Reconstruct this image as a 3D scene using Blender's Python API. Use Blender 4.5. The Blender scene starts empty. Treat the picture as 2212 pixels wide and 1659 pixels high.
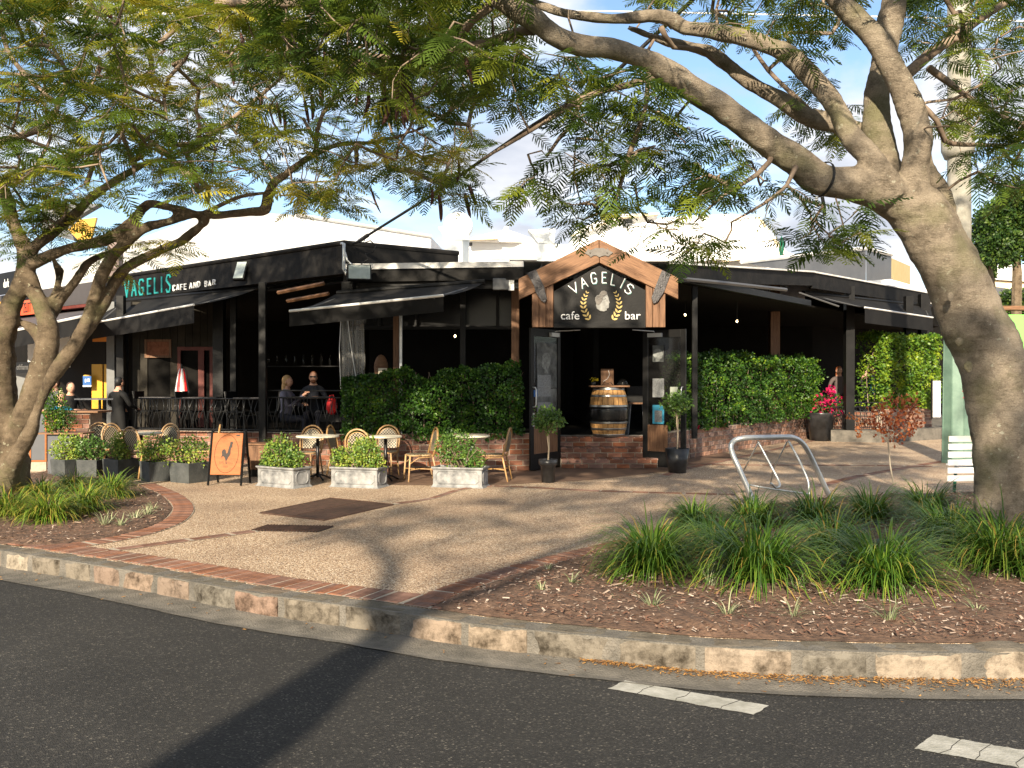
import bpy, math, random
import numpy as np
from mathutils import Vector, Matrix, noise
R = math.radians
rnd = random.Random(11)
nr = np.random.RandomState(5)
sc = bpy.context.scene
COL = sc.collection
# ------------------------------------------------------------------ camera, sky, sun, exposure
FP, CX, CY, CAMZ, HZ = 2012.0, 1106.0, 829.5, 1.6, 820.0
TH = math.atan((CY - HZ) / FP)
cam = bpy.data.cameras.new('camera'); camo = bpy.data.objects.new('camera', cam); COL.objects.link(camo)
cam.sensor_width = 36; cam.lens = 36 * FP / 2212; cam.clip_end = 2000; cam.clip_start = .05
camo.location = (0, 0, CAMZ); camo.rotation_euler = (math.pi / 2 - TH, 0, 0); sc.camera = camo
SUN_EL, SUN_DIR = 25.0, Vector((0.25, 1.0))      # horizontal direction the shadows fall
SUN_DIR.normalize()
w = bpy.data.worlds.new('World'); sc.world = w; w.use_nodes = True
nt = w.node_tree; N = nt.nodes; L = nt.links
bg = N['Background']; sky = N.new('ShaderNodeTexSky'); sky.sky_type = 'NISHITA'; sky.sun_disc = False
sky.sun_elevation = R(SUN_EL); sky.sun_rotation = math.atan2(-SUN_DIR.x, -SUN_DIR.y)
sky.air_density = 1.0; sky.dust_density = .6; sky.ozone_density = 2.2
tc = N.new('ShaderNodeTexCoord'); sp = N.new('ShaderNodeSeparateXYZ'); L.new(tc.outputs['Generated'], sp.inputs[0])
zz = N.new('ShaderNodeMath'); zz.operation = 'MAXIMUM'; zz.inputs[1].default_value = 0.0; L.new(sp.outputs['Z'], zz.inputs[0])
za = N.new('ShaderNodeMath'); za.operation = 'ADD'; za.inputs[1].default_value = .18; L.new(zz.outputs[0], za.inputs[0])
cmb = N.new('ShaderNodeCombineXYZ')
for k in 'XY':
    d = N.new('ShaderNodeMath'); d.operation = 'DIVIDE'; L.new(sp.outputs[k], d.inputs[0]); L.new(za.outputs[0], d.inputs[1]); L.new(d.outputs[0], cmb.inputs[k])
cn = N.new('ShaderNodeTexNoise'); cn.inputs['Scale'].default_value = 1.15; cn.inputs['Detail'].default_value = 9; cn.inputs['Roughness'].default_value = .55; cn.inputs['Distortion'].default_value = .35
mp = N.new('ShaderNodeMapping'); mp.inputs['Location'].default_value = (3.1, 0.4, 0); L.new(cmb.outputs[0], mp.inputs[0]); L.new(mp.outputs[0], cn.inputs['Vector'])
cr = N.new('ShaderNodeValToRGB'); cr.color_ramp.elements[0].position = .41; cr.color_ramp.elements[1].position = .55; L.new(cn.outputs['Fac'], cr.inputs[0])
cn2 = N.new('ShaderNodeTexNoise'); cn2.inputs['Scale'].default_value = 2.1; cn2.inputs['Detail'].default_value = 6; L.new(mp.outputs[0], cn2.inputs['Vector'])
cr2 = N.new('ShaderNodeValToRGB'); cr2.color_ramp.elements[0].position = .35; cr2.color_ramp.elements[1].position = .65
CLD = 5.6
cr2.color_ramp.elements[0].color = (CLD*.55, CLD*.59, CLD*.68, 1); cr2.color_ramp.elements[1].color = (CLD, CLD, CLD*1.02, 1); L.new(cn2.outputs['Fac'], cr2.inputs[0])
mx = N.new('ShaderNodeMixRGB'); L.new(cr.outputs[0], mx.inputs[0]); L.new(sky.outputs[0], mx.inputs[1]); L.new(cr2.outputs[0], mx.inputs[2])
L.new(mx.outputs[0], bg.inputs[0]); bg.inputs[1].default_value = .10
sun = bpy.data.lights.new('sun', 'SUN'); sun.energy = 5.0; sun.angle = R(.9); sun.color = (1, .86, .66)
suno = bpy.data.objects.new('sun', sun); COL.objects.link(suno)
ce = math.cos(R(SUN_EL)); sd = Vector((SUN_DIR.x * ce, SUN_DIR.y * ce, -math.sin(R(SUN_EL))))
suno.rotation_euler = sd.to_track_quat('-Z', 'Y').to_euler()
vs = sc.view_settings; vs.view_transform = 'Standard'; vs.look = 'None'; vs.gamma = 1; vs.use_curve_mapping = False; vs.exposure = 1.2
sc.cycles.max_bounces = 6; sc.cycles.transparent_max_bounces = 12; sc.cycles.use_denoising = True
sc.cycles.sample_clamp_indirect = 6

# ------------------------------------------------------------------ helpers
def ray(px, py):
    u = (px - CX) / FP; v = (CY - py) / FP
    return Vector((u, math.cos(TH) + v * math.sin(TH), -math.sin(TH) + v * math.cos(TH)))
def P(px, py, Y):
    d = ray(px, py); s = Y / d.y
    return Vector((d.x * s, Y, CAMZ + d.z * s))
def G(px, py, z=0.0):
    d = ray(px, py); s = (z - CAMZ) / d.z
    return Vector((d.x * s, d.y * s, z))
def PX(px, Y): return (px - CX) / FP * Y
def PZ(py, Y): return P(CX, py, Y).z

def link(o): COL.objects.link(o); return o
def empty(name, label, cat, loc=(0, 0, 0), rz=0, group=None, kind=None):
    o = link(bpy.data.objects.new(name, None)); o.location = loc; o.rotation_euler = (0, 0, rz); o.empty_display_size = .1
    o['label'] = label; o['category'] = cat
    if group: o['group'] = group
    if kind: o['kind'] = kind
    return o
def tag(o, label=None, cat=None, group=None, kind=None):
    if label: o['label'] = label
    if cat: o['category'] = cat
    if group: o['group'] = group
    if kind: o['kind'] = kind
    return o
def rehang(o, parent):
    """parent o (built in world coordinates) keeping its place"""
    m = Matrix.Translation(parent.location) @ parent.rotation_euler.to_matrix().to_4x4()
    o.parent = parent; o.matrix_parent_inverse = m.inverted()
    return o
def copy_tree(o, parent=None):
    c = o.copy(); COL.objects.link(c); c.parent = parent
    for ch in list(o.children): copy_tree(ch, c)
    return c

class MB:
    def __init__(s): s.v = []; s.f = []; s.m = []; s.mi = 0
    def add(s, vs_, fs):
        n = len(s.v); s.v += [tuple(v) for v in vs_]; s.f += [tuple(i + n for i in f) for f in fs]; s.m += [s.mi] * len(fs); return s
    def box(s, c, d, rz=0, M=None):
        x, y, z = d[0] / 2, d[1] / 2, d[2] / 2
        vs_ = [Vector((a * x, b * y, e * z)) for e in (-1, 1) for a, b in ((-1, -1), (1, -1), (1, 1), (-1, 1))]
        T = M if M else Matrix.Translation(c) @ Matrix.Rotation(rz, 4, 'Z')
        return s.add([T @ v for v in vs_], [(0, 3, 2, 1), (4, 5, 6, 7), (0, 1, 5, 4), (1, 2, 6, 5), (2, 3, 7, 6), (3, 0, 4, 7)])
    def bbox(s, a, b):
        return s.box([(a[i] + b[i]) / 2 for i in range(3)], [abs(b[i] - a[i]) for i in range(3)])
    def prism(s, pts, off):
        off = Vector(off); n = len(pts); p = [Vector(q) for q in pts]; q = [x + off for x in p]
        return s.add(p + q, [tuple(range(n))[::-1], tuple(range(n, 2 * n))] + [(i, (i + 1) % n, n + (i + 1) % n, n + i) for i in range(n)])
    def poly(s, pts): return s.add(pts, [tuple(range(len(pts)))])
    def wallbox(s, a, b, z0, z1, t):
        """upright slab from a to b (xy), thickness t away to the left of a->b"""
        a = Vector((a[0], a[1], 0)); b = Vector((b[0], b[1], 0)); d = (b - a).normalized(); nn = Vector((-d.y, d.x, 0)) * t
        return s.prism([(a.x, a.y, z0), (b.x, b.y, z0), (b.x + nn.x, b.y + nn.y, z0), (a.x + nn.x, a.y + nn.y, z0)], (0, 0, z1 - z0))
    def tube(s, pts, r, n=6, cap=True, jit=0):
        pts = [Vector(p) for p in pts]; k = len(pts)
        if not hasattr(r, '__len__'): r = [r] * k
        t0 = (pts[1] - pts[0]).normalized(); ref = Vector((0, 0, 1)) if abs(t0.z) < .9 else Vector((1, 0, 0))
        u = t0.cross(ref).normalized(); vs_ = []
        for i, p in enumerate(pts):
            t = (pts[min(i + 1, k - 1)] - pts[max(i - 1, 0)])
            t = t.normalized() if t.length > 1e-9 else t0
            u = (u - t * u.dot(t)); u = u.normalized() if u.length > 1e-6 else t.orthogonal().normalized()
            w_ = t.cross(u)
            for j in range(n):
                a = 2 * math.pi * j / n
                rr = r[i] * (1 + (jit * noise.noise(p * 6 + Vector((math.cos(a), math.sin(a), 0)) * .8) if jit else 0))
                vs_.append(p + (u * math.cos(a) + w_ * math.sin(a)) * rr)
        fs = [(i * n + j, i * n + (j + 1) % n, (i + 1) * n + (j + 1) % n, (i + 1) * n + j) for i in range(k - 1) for j in range(n)]
        if cap: fs += [tuple(range(n))[::-1], tuple(range((k - 1) * n, k * n))]
        return s.add(vs_, fs)
    def lathe(s, prof, n=20, c=(0, 0, 0)):
        c = Vector(c); k = len(prof)
        vs_ = [c + Vector((r * math.cos(2 * math.pi * j / n), r * math.sin(2 * math.pi * j / n), z)) for r, z in prof for j in range(n)]
        fs = [(i * n + j, i * n + (j + 1) % n, (i + 1) * n + (j + 1) % n, (i + 1) * n + j) for i in range(k - 1) for j in range(n)]
        fs += [tuple(range(n))[::-1], tuple(range((k - 1) * n, k * n))]
        return s.add(vs_, fs)
    def blob(s, c, r, seg=14, ring=10, fn=None):
        c = Vector(c); vs_ = []
        for i in range(ring + 1):
            t = math.pi * i / ring
            for j in range(seg):
                a = 2 * math.pi * j / seg
                d = Vector((math.sin(t) * math.cos(a), math.sin(t) * math.sin(a), math.cos(t)))
                k = fn(d) if fn else 1
                vs_.append(c + Vector((d.x * r[0], d.y * r[1], d.z * r[2])) * k)
        fs = [(i * seg + j, (i + 1) * seg + j, (i + 1) * seg + (j + 1) % seg, i * seg + (j + 1) % seg) for i in range(ring) for j in range(seg)]
        return s.add(vs_, fs)
    def mesh(s, name, mats, smooth=False):
        me = bpy.data.meshes.new(name); me.from_pydata(s.v, [], s.f)
        for m in (mats if isinstance(mats, (list, tuple)) else [mats]): me.materials.append(m)
        me.polygons.foreach_set('material_index', s.m)
        if smooth: me.polygons.foreach_set('use_smooth', [True] * len(s.f))
        me.validate(); me.update(); return me
    def obj(s, name, mats, parent=None, smooth=False, world=False):
        o = link(bpy.data.objects.new(name, s.mesh(name, mats, smooth)))
        if parent is not None:
            if world: rehang(o, parent)
            else: o.parent = parent
        return o
def bevel(o, wd=.008, seg=2):
    m = o.modifiers.new('bevel', 'BEVEL'); m.width = wd; m.segments = seg; m.limit_method = 'ANGLE'; m.angle_limit = R(40); return o

def np_mesh(name, V, Fc, mat, tint=None, smooth=False):
    """V (n,3), Fc (m,k) faces"""
    me = bpy.data.meshes.new(name); n, (m, k) = len(V), Fc.shape
    me.vertices.add(n); me.vertices.foreach_set('co', V.astype(np.float32).ravel())
    me.loops.add(m * k); me.loops.foreach_set('vertex_index', Fc.astype(np.int32).ravel())
    me.polygons.add(m); me.polygons.foreach_set('loop_start', np.arange(0, m * k, k, dtype=np.int32))
    try: me.polygons.foreach_set('loop_total', np.full(m, k, dtype=np.int32))
    except Exception: pass
    me.materials.append(mat)
    me.update(calc_edges=True)
    if tint is not None:
        at = me.attributes.new('tint', 'FLOAT', 'POINT'); at.data.foreach_set('value', tint.astype(np.float32))
    if smooth: me.polygons.foreach_set('use_smooth', [True] * m)
    me.validate(); return me
def scatter(name, tv, tf, rots, locs, scales, tints, mat, smooth=False):
    """copies of template (tv,tf) joined into one mesh"""
    n, k = len(locs), len(tv)
    V = np.einsum('nij,kj->nki', rots, tv) * scales[:, None, None] + locs[:, None, :]
    Fc = (tf[None] + (np.arange(n) * k)[:, None, None]).reshape(-1, tf.shape[1])
    return np_mesh(name, V.reshape(-1, 3), Fc, mat, np.repeat(tints, k), smooth)
def frames(dirs, ups):
    """rotation matrices with local +Y along dirs, +Z near ups"""
    y = dirs / np.linalg.norm(dirs, axis=1, keepdims=True)
    x = np.cross(y, ups); x /= np.linalg.norm(x, axis=1, keepdims=True) + 1e-9
    z = np.cross(x, y)
    return np.stack([x, y, z], axis=2)
def in_poly(x, y, poly):
    c = False; j = len(poly) - 1
    for i in range(len(poly)):
        xi, yi = poly[i]; xj, yj = poly[j]
        if (yi > y) != (yj > y) and x < (xj - xi) * (y - yi) / (yj - yi) + xi: c = not c
        j = i
    return c
def spline(pts, step=.12):
    """Catmull-Rom through (Vector, radius) list"""
    out = []
    n = len(pts)
    for i in range(n - 1):
        p0, p1, p2, p3 = [pts[max(0, min(n - 1, i + q))] for q in (-1, 0, 1, 2)]
        m = max(1, int((p2[0] - p1[0]).length / step))
        for j in range(m):
            t = j / m; t2, t3 = t * t, t ** 3
            f = lambda a, b, c, d: .5 * ((2 * b) + (c - a) * t + (2 * a - 5 * b + 4 * c - d) * t2 + (3 * b - a - 3 * c + d) * t3)
            out.append((f(p0[0], p1[0], p2[0], p3[0]), f(p0[1], p1[1], p2[1], p3[1])))
    out.append(pts[-1]); return out

# ------------------------------------------------------------------ materials
def mat(name, col=(.5, .5, .5), rough=.7, var=None, vscale=4, spec=.4, metal=0, bump=0, bscale=40, obvar=0, trans=0, emit=0, alpha=1, detail=6):
    m = bpy.data.materials.new(name); m.use_nodes = True; t = m.node_tree; n = t.nodes; l = t.links
    b = n['Principled BSDF']; b.inputs['Roughness'].default_value = rough; b.inputs['Metallic'].default_value = metal
    b.inputs['Specular IOR Level'].default_value = spec
    b.inputs['Base Color'].default_value = (*col, 1); src = None
    co = n.new('ShaderNodeTexCoord')
    if var:
        z = n.new('ShaderNodeTexNoise'); z.inputs['Scale'].default_value = vscale; z.inputs['Detail'].default_value = detail; z.inputs['Roughness'].default_value = .65
        l.new(co.outputs['Object'], z.inputs['Vector'])
        rp = n.new('ShaderNodeValToRGB'); rp.color_ramp.elements[0].position = .35; rp.color_ramp.elements[1].position = .68
        rp.color_ramp.elements[0].color = (*col, 1); rp.color_ramp.elements[1].color = (*var, 1); l.new(z.outputs['Fac'], rp.inputs[0]); src = rp.outputs[0]
    if obvar:
        oi = n.new('ShaderNodeObjectInfo'); hs = n.new('ShaderNodeHueSaturation')
        mr = n.new('ShaderNodeMapRange'); mr.inputs[3].default_value = 1 - obvar; mr.inputs[4].default_value = 1 + obvar; l.new(oi.outputs['Random'], mr.inputs[0]); l.new(mr.outputs[0], hs.inputs['Value'])
        w2 = n.new('ShaderNodeTexWhiteNoise'); w2.noise_dimensions = '1D'; l.new(oi.outputs['Random'], w2.inputs['W'])
        mr2 = n.new('ShaderNodeMapRange'); mr2.inputs[3].default_value = 1 - obvar * .7; mr2.inputs[4].default_value = 1 + obvar * .5; l.new(w2.outputs['Value'], mr2.inputs[0]); l.new(mr2.outputs[0], hs.inputs['Saturation'])
        if src: l.new(src, hs.inputs['Color'])
        else: hs.inputs['Color'].default_value = (*col, 1)
        src = hs.outputs[0]
    if src: l.new(src, b.inputs['Base Color'])
    if bump:
        z = n.new('ShaderNodeTexNoise'); z.inputs['Scale'].default_value = bscale; z.inputs['Detail'].default_value = 5; l.new(co.outputs['Object'], z.inputs['Vector'])
        bp = n.new('ShaderNodeBump'); bp.inputs['Strength'].default_value = bump; bp.inputs['Distance'].default_value = .02; l.new(z.outputs['Fac'], bp.inputs['Height']); l.new(bp.outputs[0], b.inputs['Normal'])
    if emit: b.inputs['Emission Color'].default_value = (*col, 1); b.inputs['Emission Strength'].default_value = emit
    if alpha < 1: b.inputs['Alpha'].default_value = alpha
    if trans: b.inputs['Transmission Weight'].default_value = trans
    return m
def leafmat(name, stops, rough=.5, tr=.35, spec=.3, big=0):
    m = bpy.data.materials.new(name); m.use_nodes = True; t = m.node_tree; n = t.nodes; l = t.links
    b = n['Principled BSDF']; b.inputs['Roughness'].default_value = rough; b.inputs['Specular IOR Level'].default_value = spec
    a = n.new('ShaderNodeAttribute'); a.attribute_name = 'tint'; rp = n.new('ShaderNodeValToRGB')
    e = rp.color_ramp.elements
    for i, (p, c) in enumerate(stops):
        q = e[i] if i < 2 else e.new(p)
        q.position = p; q.color = (*c, 1)
    l.new(a.outputs['Fac'], rp.inputs[0]); l.new(rp.outputs[0], b.inputs['Base Color'])
    tl = n.new('ShaderNodeBsdfTranslucent'); l.new(rp.outputs[0], tl.inputs[0])
    ms = n.new('ShaderNodeMixShader'); ms.inputs[0].default_value = tr; l.new(b.outputs[0], ms.inputs[1]); l.new(tl.outputs[0], ms.inputs[2])
    l.new(ms.outputs[0], n['Material Output'].inputs[0]); return m

def nodes_of(m): return m.node_tree.nodes, m.node_tree.links
M = {}
def asphalt():
    m = mat('asphalt', (.03, .03, .031), .85, spec=.3); n, l = nodes_of(m); b = n['Principled BSDF']; co = n.new('ShaderNodeTexCoord')
    v = n.new('ShaderNodeTexVoronoi'); v.inputs['Scale'].default_value = 110; l.new(co.outputs['Object'], v.inputs['Vector'])
    r1 = n.new('ShaderNodeValToRGB'); e = r1.color_ramp.elements; e[0].position = 0; e[0].color = (.018, .0178, .0175, 1); e[1].position = 1; e[1].color = (.15, .14, .12, 1)
    q = e.new(.75); q.color = (.033, .032, .03, 1); q = e.new(.95); q.color = (.06, .056, .05, 1)
    sx = n.new('ShaderNodeSeparateColor'); l.new(v.outputs['Color'], sx.inputs[0]); l.new(sx.outputs[0], r1.inputs[0])
    z = n.new('ShaderNodeTexNoise'); z.inputs['Scale'].default_value = .55; z.inputs['Detail'].default_value = 12; z.inputs['Roughness'].default_value = .62; z.inputs['Distortion'].default_value = .4; l.new(co.outputs['Object'], z.inputs['Vector'])
    r2 = n.new('ShaderNodeValToRGB'); r2.color_ramp.elements[0].position = .34; r2.color_ramp.elements[0].color = (.62, .62, .62, 1); r2.color_ramp.elements[1].position = .75; r2.color_ramp.elements[1].color = (1.18, 1.16, 1.12, 1); l.new(z.outputs['Fac'], r2.inputs[0])
    mm = n.new('ShaderNodeMixRGB'); mm.blend_type = 'MULTIPLY'; mm.inputs[0].default_value = 1; l.new(r1.outputs[0], mm.inputs[1]); l.new(r2.outputs[0], mm.inputs[2]); l.new(mm.outputs[0], b.inputs['Base Color'])
    bp = n.new('ShaderNodeBump'); bp.inputs['Strength'].default_value = .8; bp.inputs['Distance'].default_value = .006; l.new(v.outputs['Distance'], bp.inputs['Height']); l.new(bp.outputs[0], b.inputs['Normal'])
    return m
def aggregate():
    m = mat('exposed_aggregate', (.3, .25, .2), .8, spec=.25); n, l = nodes_of(m); b = n['Principled BSDF']; co = n.new('ShaderNodeTexCoord')
    v = n.new('ShaderNodeTexVoronoi'); v.inputs['Scale'].default_value = 88; l.new(co.outputs['Object'], v.inputs['Vector'])
    sx = n.new('ShaderNodeSeparateColor'); l.new(v.outputs['Color'], sx.inputs[0])
    r1 = n.new('ShaderNodeValToRGB'); e = r1.color_ramp.elements; e[0].position = 0; e[0].color = (.22, .155, .115, 1); e[1].position = 1; e[1].color = (.85, .79, .69, 1)
    q = e.new(.35); q.color = (.48, .355, .25, 1); q = e.new(.6); q.color = (.62, .48, .355, 1); q = e.new(.85); q.color = (.78, .65, .51, 1); l.new(sx.outputs[0], r1.inputs[0])
    r3 = n.new('ShaderNodeValToRGB'); r3.color_ramp.elements[0].position = .25; r3.color_ramp.elements[0].color = (1, 1, 1, 1); r3.color_ramp.elements[1].position = .75; r3.color_ramp.elements[1].color = (.55, .5, .45, 1); l.new(v.outputs['Distance'], r3.inputs[0])
    z = n.new('ShaderNodeTexNoise'); z.inputs['Scale'].default_value = .7; z.inputs['Detail'].default_value = 8; l.new(co.outputs['Object'], z.inputs['Vector'])
    r2 = n.new('ShaderNodeValToRGB'); r2.color_ramp.elements[0].position = .3; r2.color_ramp.elements[0].color = (.72, .68, .64, 1); r2.color_ramp.elements[1].position = .7; r2.color_ramp.elements[1].color = (1.1, 1.08, 1.02, 1); l.new(z.outputs['Fac'], r2.inputs[0])
    a = n.new('ShaderNodeMixRGB'); a.blend_type = 'MULTIPLY'; a.inputs[0].default_value = 1; l.new(r1.outputs[0], a.inputs[1]); l.new(r3.outputs[0], a.inputs[2])
    c = n.new('ShaderNodeMixRGB'); c.blend_type = 'MULTIPLY'; c.inputs[0].default_value = 1; l.new(a.outputs[0], c.inputs[1]); l.new(r2.outputs[0], c.inputs[2]); l.new(c.outputs[0], b.inputs['Base Color'])
    bp = n.new('ShaderNodeBump'); bp.inputs['Strength'].default_value = 1; bp.inputs['Distance'].default_value = .008; bp.invert = True; l.new(v.outputs['Distance'], bp.inputs['Height']); l.new(bp.outputs[0], b.inputs['Normal'])
    return m
def stone():
    m = mat('kerb_stone', (.2, .15, .1), .9, spec=.2); n, l = nodes_of(m); b = n['Principled BSDF']; co = n.new('ShaderNodeTexCoord'); oi = n.new('ShaderNodeObjectInfo')
    rp = n.new('ShaderNodeValToRGB'); e = rp.color_ramp.elements; e[0].position = 0; e[0].color = (.25, .215, .165, 1); e[1].position = 1; e[1].color = (.15, .14, .12, 1)
    for p, c in ((.2, (.23, .15, .115)), (.4, (.33, .3, .24)), (.6, (.24, .155, .12)), (.8, (.2, .175, .14))): q = e.new(p); q.color = (c[0] * .85, c[1] * .85, c[2] * .85, 1)
    l.new(oi.outputs['Random'], rp.inputs[0])
    z = n.new('ShaderNodeTexNoise'); z.inputs['Scale'].default_value = 6; z.inputs['Detail'].default_value = 14; z.inputs['Roughness'].default_value = .72; l.new(co.outputs['Object'], z.inputs['Vector'])
    r2 = n.new('ShaderNodeValToRGB'); r2.color_ramp.elements[0].position = .36; r2.color_ramp.elements[0].color = (.22, .2, .17, 1); r2.color_ramp.elements[1].position = .56; r2.color_ramp.elements[1].color = (1.15, 1.12, 1.08, 1); l.new(z.outputs['Fac'], r2.inputs[0])
    mm = n.new('ShaderNodeMixRGB'); mm.blend_type = 'MULTIPLY'; mm.inputs[0].default_value = 1; l.new(rp.outputs[0], mm.inputs[1]); l.new(r2.outputs[0], mm.inputs[2])
    # upward-facing faces mixed towards a dull grey-brown
    g = n.new('ShaderNodeNewGeometry'); sx = n.new('ShaderNodeSeparateXYZ'); l.new(g.outputs['Normal'], sx.inputs[0]); mr = n.new('ShaderNodeMapRange'); mr.inputs[1].default_value = .5; mr.inputs[2].default_value = .95; mr.inputs[4].default_value = .7; l.new(sx.outputs['Z'], mr.inputs[0])
    m2 = n.new('ShaderNodeMixRGB'); l.new(mr.outputs[0], m2.inputs[0]); l.new(mm.outputs[0], m2.inputs[1]); m2.inputs[2].default_value = (.12, .105, .08, 1); l.new(m2.outputs[0], b.inputs['Base Color'])
    bp = n.new('ShaderNodeBump'); bp.inputs['Strength'].default_value = 1; bp.inputs['Distance'].default_value = .03; l.new(z.outputs['Fac'], bp.inputs['Height']); l.new(bp.outputs[0], b.inputs['Normal']); return m
def bark(name, c1, c2, c3, lich):
    m = mat(name, c1, .85, spec=.2); n, l = nodes_of(m); b = n['Principled BSDF']; co = n.new('ShaderNodeTexCoord')
    z = n.new('ShaderNodeTexNoise'); z.inputs['Scale'].default_value = 5; z.inputs['Detail'].default_value = 10; z.inputs['Roughness'].default_value = .7; l.new(co.outputs['Object'], z.inputs['Vector'])
    r = n.new('ShaderNodeValToRGB'); e = r.color_ramp.elements; e[0].position = .33; e[0].color = (*c1, 1); e[1].position = .7; e[1].color = (*c3, 1); q = e.new(.5); q.color = (*c2, 1); l.new(z.outputs['Fac'], r.inputs[0])
    v = n.new('ShaderNodeTexNoise'); v.inputs['Scale'].default_value = 15; v.inputs['Detail'].default_value = 2; v.inputs['Roughness'].default_value = .6; l.new(co.outputs['Object'], v.inputs['Vector'])
    r2 = n.new('ShaderNodeValToRGB'); r2.color_ramp.elements[0].position = .66; r2.color_ramp.elements[1].position = .72; l.new(v.outputs['Fac'], r2.inputs[0])
    mm = n.new('ShaderNodeMixRGB'); l.new(r2.outputs[0], mm.inputs[0]); l.new(r.outputs[0], mm.inputs[1]); mm.inputs[2].default_value = (*lich, 1)
    zg = n.new('ShaderNodeTexNoise'); zg.inputs['Scale'].default_value = 2.2; zg.inputs['Detail'].default_value = 4; l.new(co.outputs['Object'], zg.inputs['Vector'])
    rg = n.new('ShaderNodeValToRGB'); rg.color_ramp.elements[0].position = .52; rg.color_ramp.elements[1].position = .72; rg.color_ramp.elements[1].color = (.75, .75, .75, 1); l.new(zg.outputs['Fac'], rg.inputs[0])
    mg = n.new('ShaderNodeMixRGB'); l.new(rg.outputs[0], mg.inputs[0]); l.new(mm.outputs[0], mg.inputs[1]); mg.inputs[2].default_value = (.15, .15, .07, 1)
    l.new(mg.outputs[0], b.inputs['Base Color'])
    mpn = n.new('ShaderNodeMapping'); mpn.inputs['Scale'].default_value = (3, 3, 6); l.new(co.outputs['Object'], mpn.inputs[0])
    z2 = n.new('ShaderNodeTexNoise'); z2.inputs['Scale'].default_value = 2.2; z2.inputs['Detail'].default_value = 9; z2.inputs['Roughness'].default_value = .7; l.new(mpn.outputs[0], z2.inputs['Vector'])
    z3 = n.new('ShaderNodeTexNoise'); z3.inputs['Scale'].default_value = 26; z3.inputs['Detail'].default_value = 12; z3.inputs['Roughness'].default_value = .75; l.new(mpn.outputs[0], z3.inputs['Vector'])
    vc = n.new('ShaderNodeTexVoronoi'); vc.feature = 'DISTANCE_TO_EDGE'; vc.inputs['Scale'].default_value = 9; l.new(mpn.outputs[0], vc.inputs['Vector'])
    rc = n.new('ShaderNodeValToRGB'); rc.color_ramp.elements[0].position = 0; rc.color_ramp.elements[0].color = (0, 0, 0, 1); rc.color_ramp.elements[1].position = .05; l.new(vc.outputs['Distance'], rc.inputs[0])
    ad = n.new('ShaderNodeMath'); ad.operation = 'MULTIPLY_ADD'; ad.inputs[1].default_value = .35; l.new(z3.outputs['Fac'], ad.inputs[0]); l.new(z2.outputs['Fac'], ad.inputs[2])
    ae = n.new('ShaderNodeMath'); ae.operation = 'MULTIPLY_ADD'; ae.inputs[1].default_value = .07; l.new(rc.outputs[0], ae.inputs[0]); l.new(ad.outputs[0], ae.inputs[2])
    r4 = n.new('ShaderNodeValToRGB'); r4.color_ramp.elements[0].position = .36; r4.color_ramp.elements[0].color = (.55, .53, .5, 1); r4.color_ramp.elements[1].position = .62; r4.color_ramp.elements[1].color = (1.15, 1.15, 1.15, 1); l.new(z3.outputs['Fac'], r4.inputs[0])
    m5 = n.new('ShaderNodeMixRGB'); m5.blend_type = 'MULTIPLY'; m5.inputs[0].default_value = .8; l.new(mg.outputs[0], m5.inputs[1]); l.new(r4.outputs[0], m5.inputs[2]); l.new(m5.outputs[0], b.inputs['Base Color'])
    bp = n.new('ShaderNodeBump'); bp.inputs['Strength'].default_value = 1; bp.inputs['Distance'].default_value = .045; l.new(ae.outputs[0], bp.inputs['Height']); l.new(bp.outputs[0], b.inputs['Normal'])
    return m
def wood(name, c1, c2, scale=(2, 30, 30)):
    m = mat(name, c1, .6, spec=.3); n, l = nodes_of(m); b = n['Principled BSDF']; co = n.new('ShaderNodeTexCoord'); mpn = n.new('ShaderNodeMapping'); mpn.inputs['Scale'].default_value = scale; l.new(co.outputs['Object'], mpn.inputs[0])
    z = n.new('ShaderNodeTexNoise'); z.inputs['Scale'].default_value = 1.5; z.inputs['Detail'].default_value = 8; z.inputs['Distortion'].default_value = 1.2; l.new(mpn.outputs[0], z.inputs['Vector'])
    r = n.new('ShaderNodeValToRGB'); e = r.color_ramp.elements; e[0].position = .3; e[0].color = (*c1, 1); e[1].position = .7; e[1].color = (*c2, 1); l.new(z.outputs['Fac'], r.inputs[0]); l.new(r.outputs[0], b.inputs['Base Color'])
    bp = n.new('ShaderNodeBump'); bp.inputs['Strength'].default_value = .3; bp.inputs['Distance'].default_value = .01; l.new(z.outputs['Fac'], bp.inputs['Height']); l.new(bp.outputs[0], b.inputs['Normal'])
    return m
def weave(name, ca, cb, s=55):
    m = mat(name, ca, .5); n, l = nodes_of(m); b = n['Principled BSDF']; co = n.new('ShaderNodeTexCoord')
    c = n.new('ShaderNodeTexChecker'); c.inputs['Scale'].default_value = s; c.inputs['Color1'].default_value = (*ca, 1); c.inputs['Color2'].default_value = (*cb, 1); l.new(co.outputs['Object'], c.inputs['Vector']); l.new(c.outputs[0], b.inputs['Base Color']); return m
M['asphalt'] = asphalt(); M['agg'] = aggregate()
M['concrete'] = mat('gutter_concrete', (.09, .083, .07), .9, (.2, .18, .15), 5, bump=.9, bscale=70, detail=15)
M['stone'] = stone()
M['brick'] = mat('red_brick', (.14, .062, .04), .9, (.27, .125, .08), 9, bump=.5, bscale=60, obvar=.38)
M['brick2'] = mat('dull_brick', (.17, .092, .065), .9, (.32, .195, .14), 9, bump=.5, bscale=60, obvar=.38)
M['paver'] = mat('paver_brick', (.13, .058, .036), .9, (.24, .115, .07), 12, bump=.4, bscale=50, obvar=.25)
M['mortar'] = mat('mortar', (.4, .34, .27), .95, (.28, .24, .19), 20, bump=.3)
M['soil'] = mat('mulch_soil', (.06, .035, .023), 1, (.165, .1, .066), 14, bump=1, bscale=30, detail=12)
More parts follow.
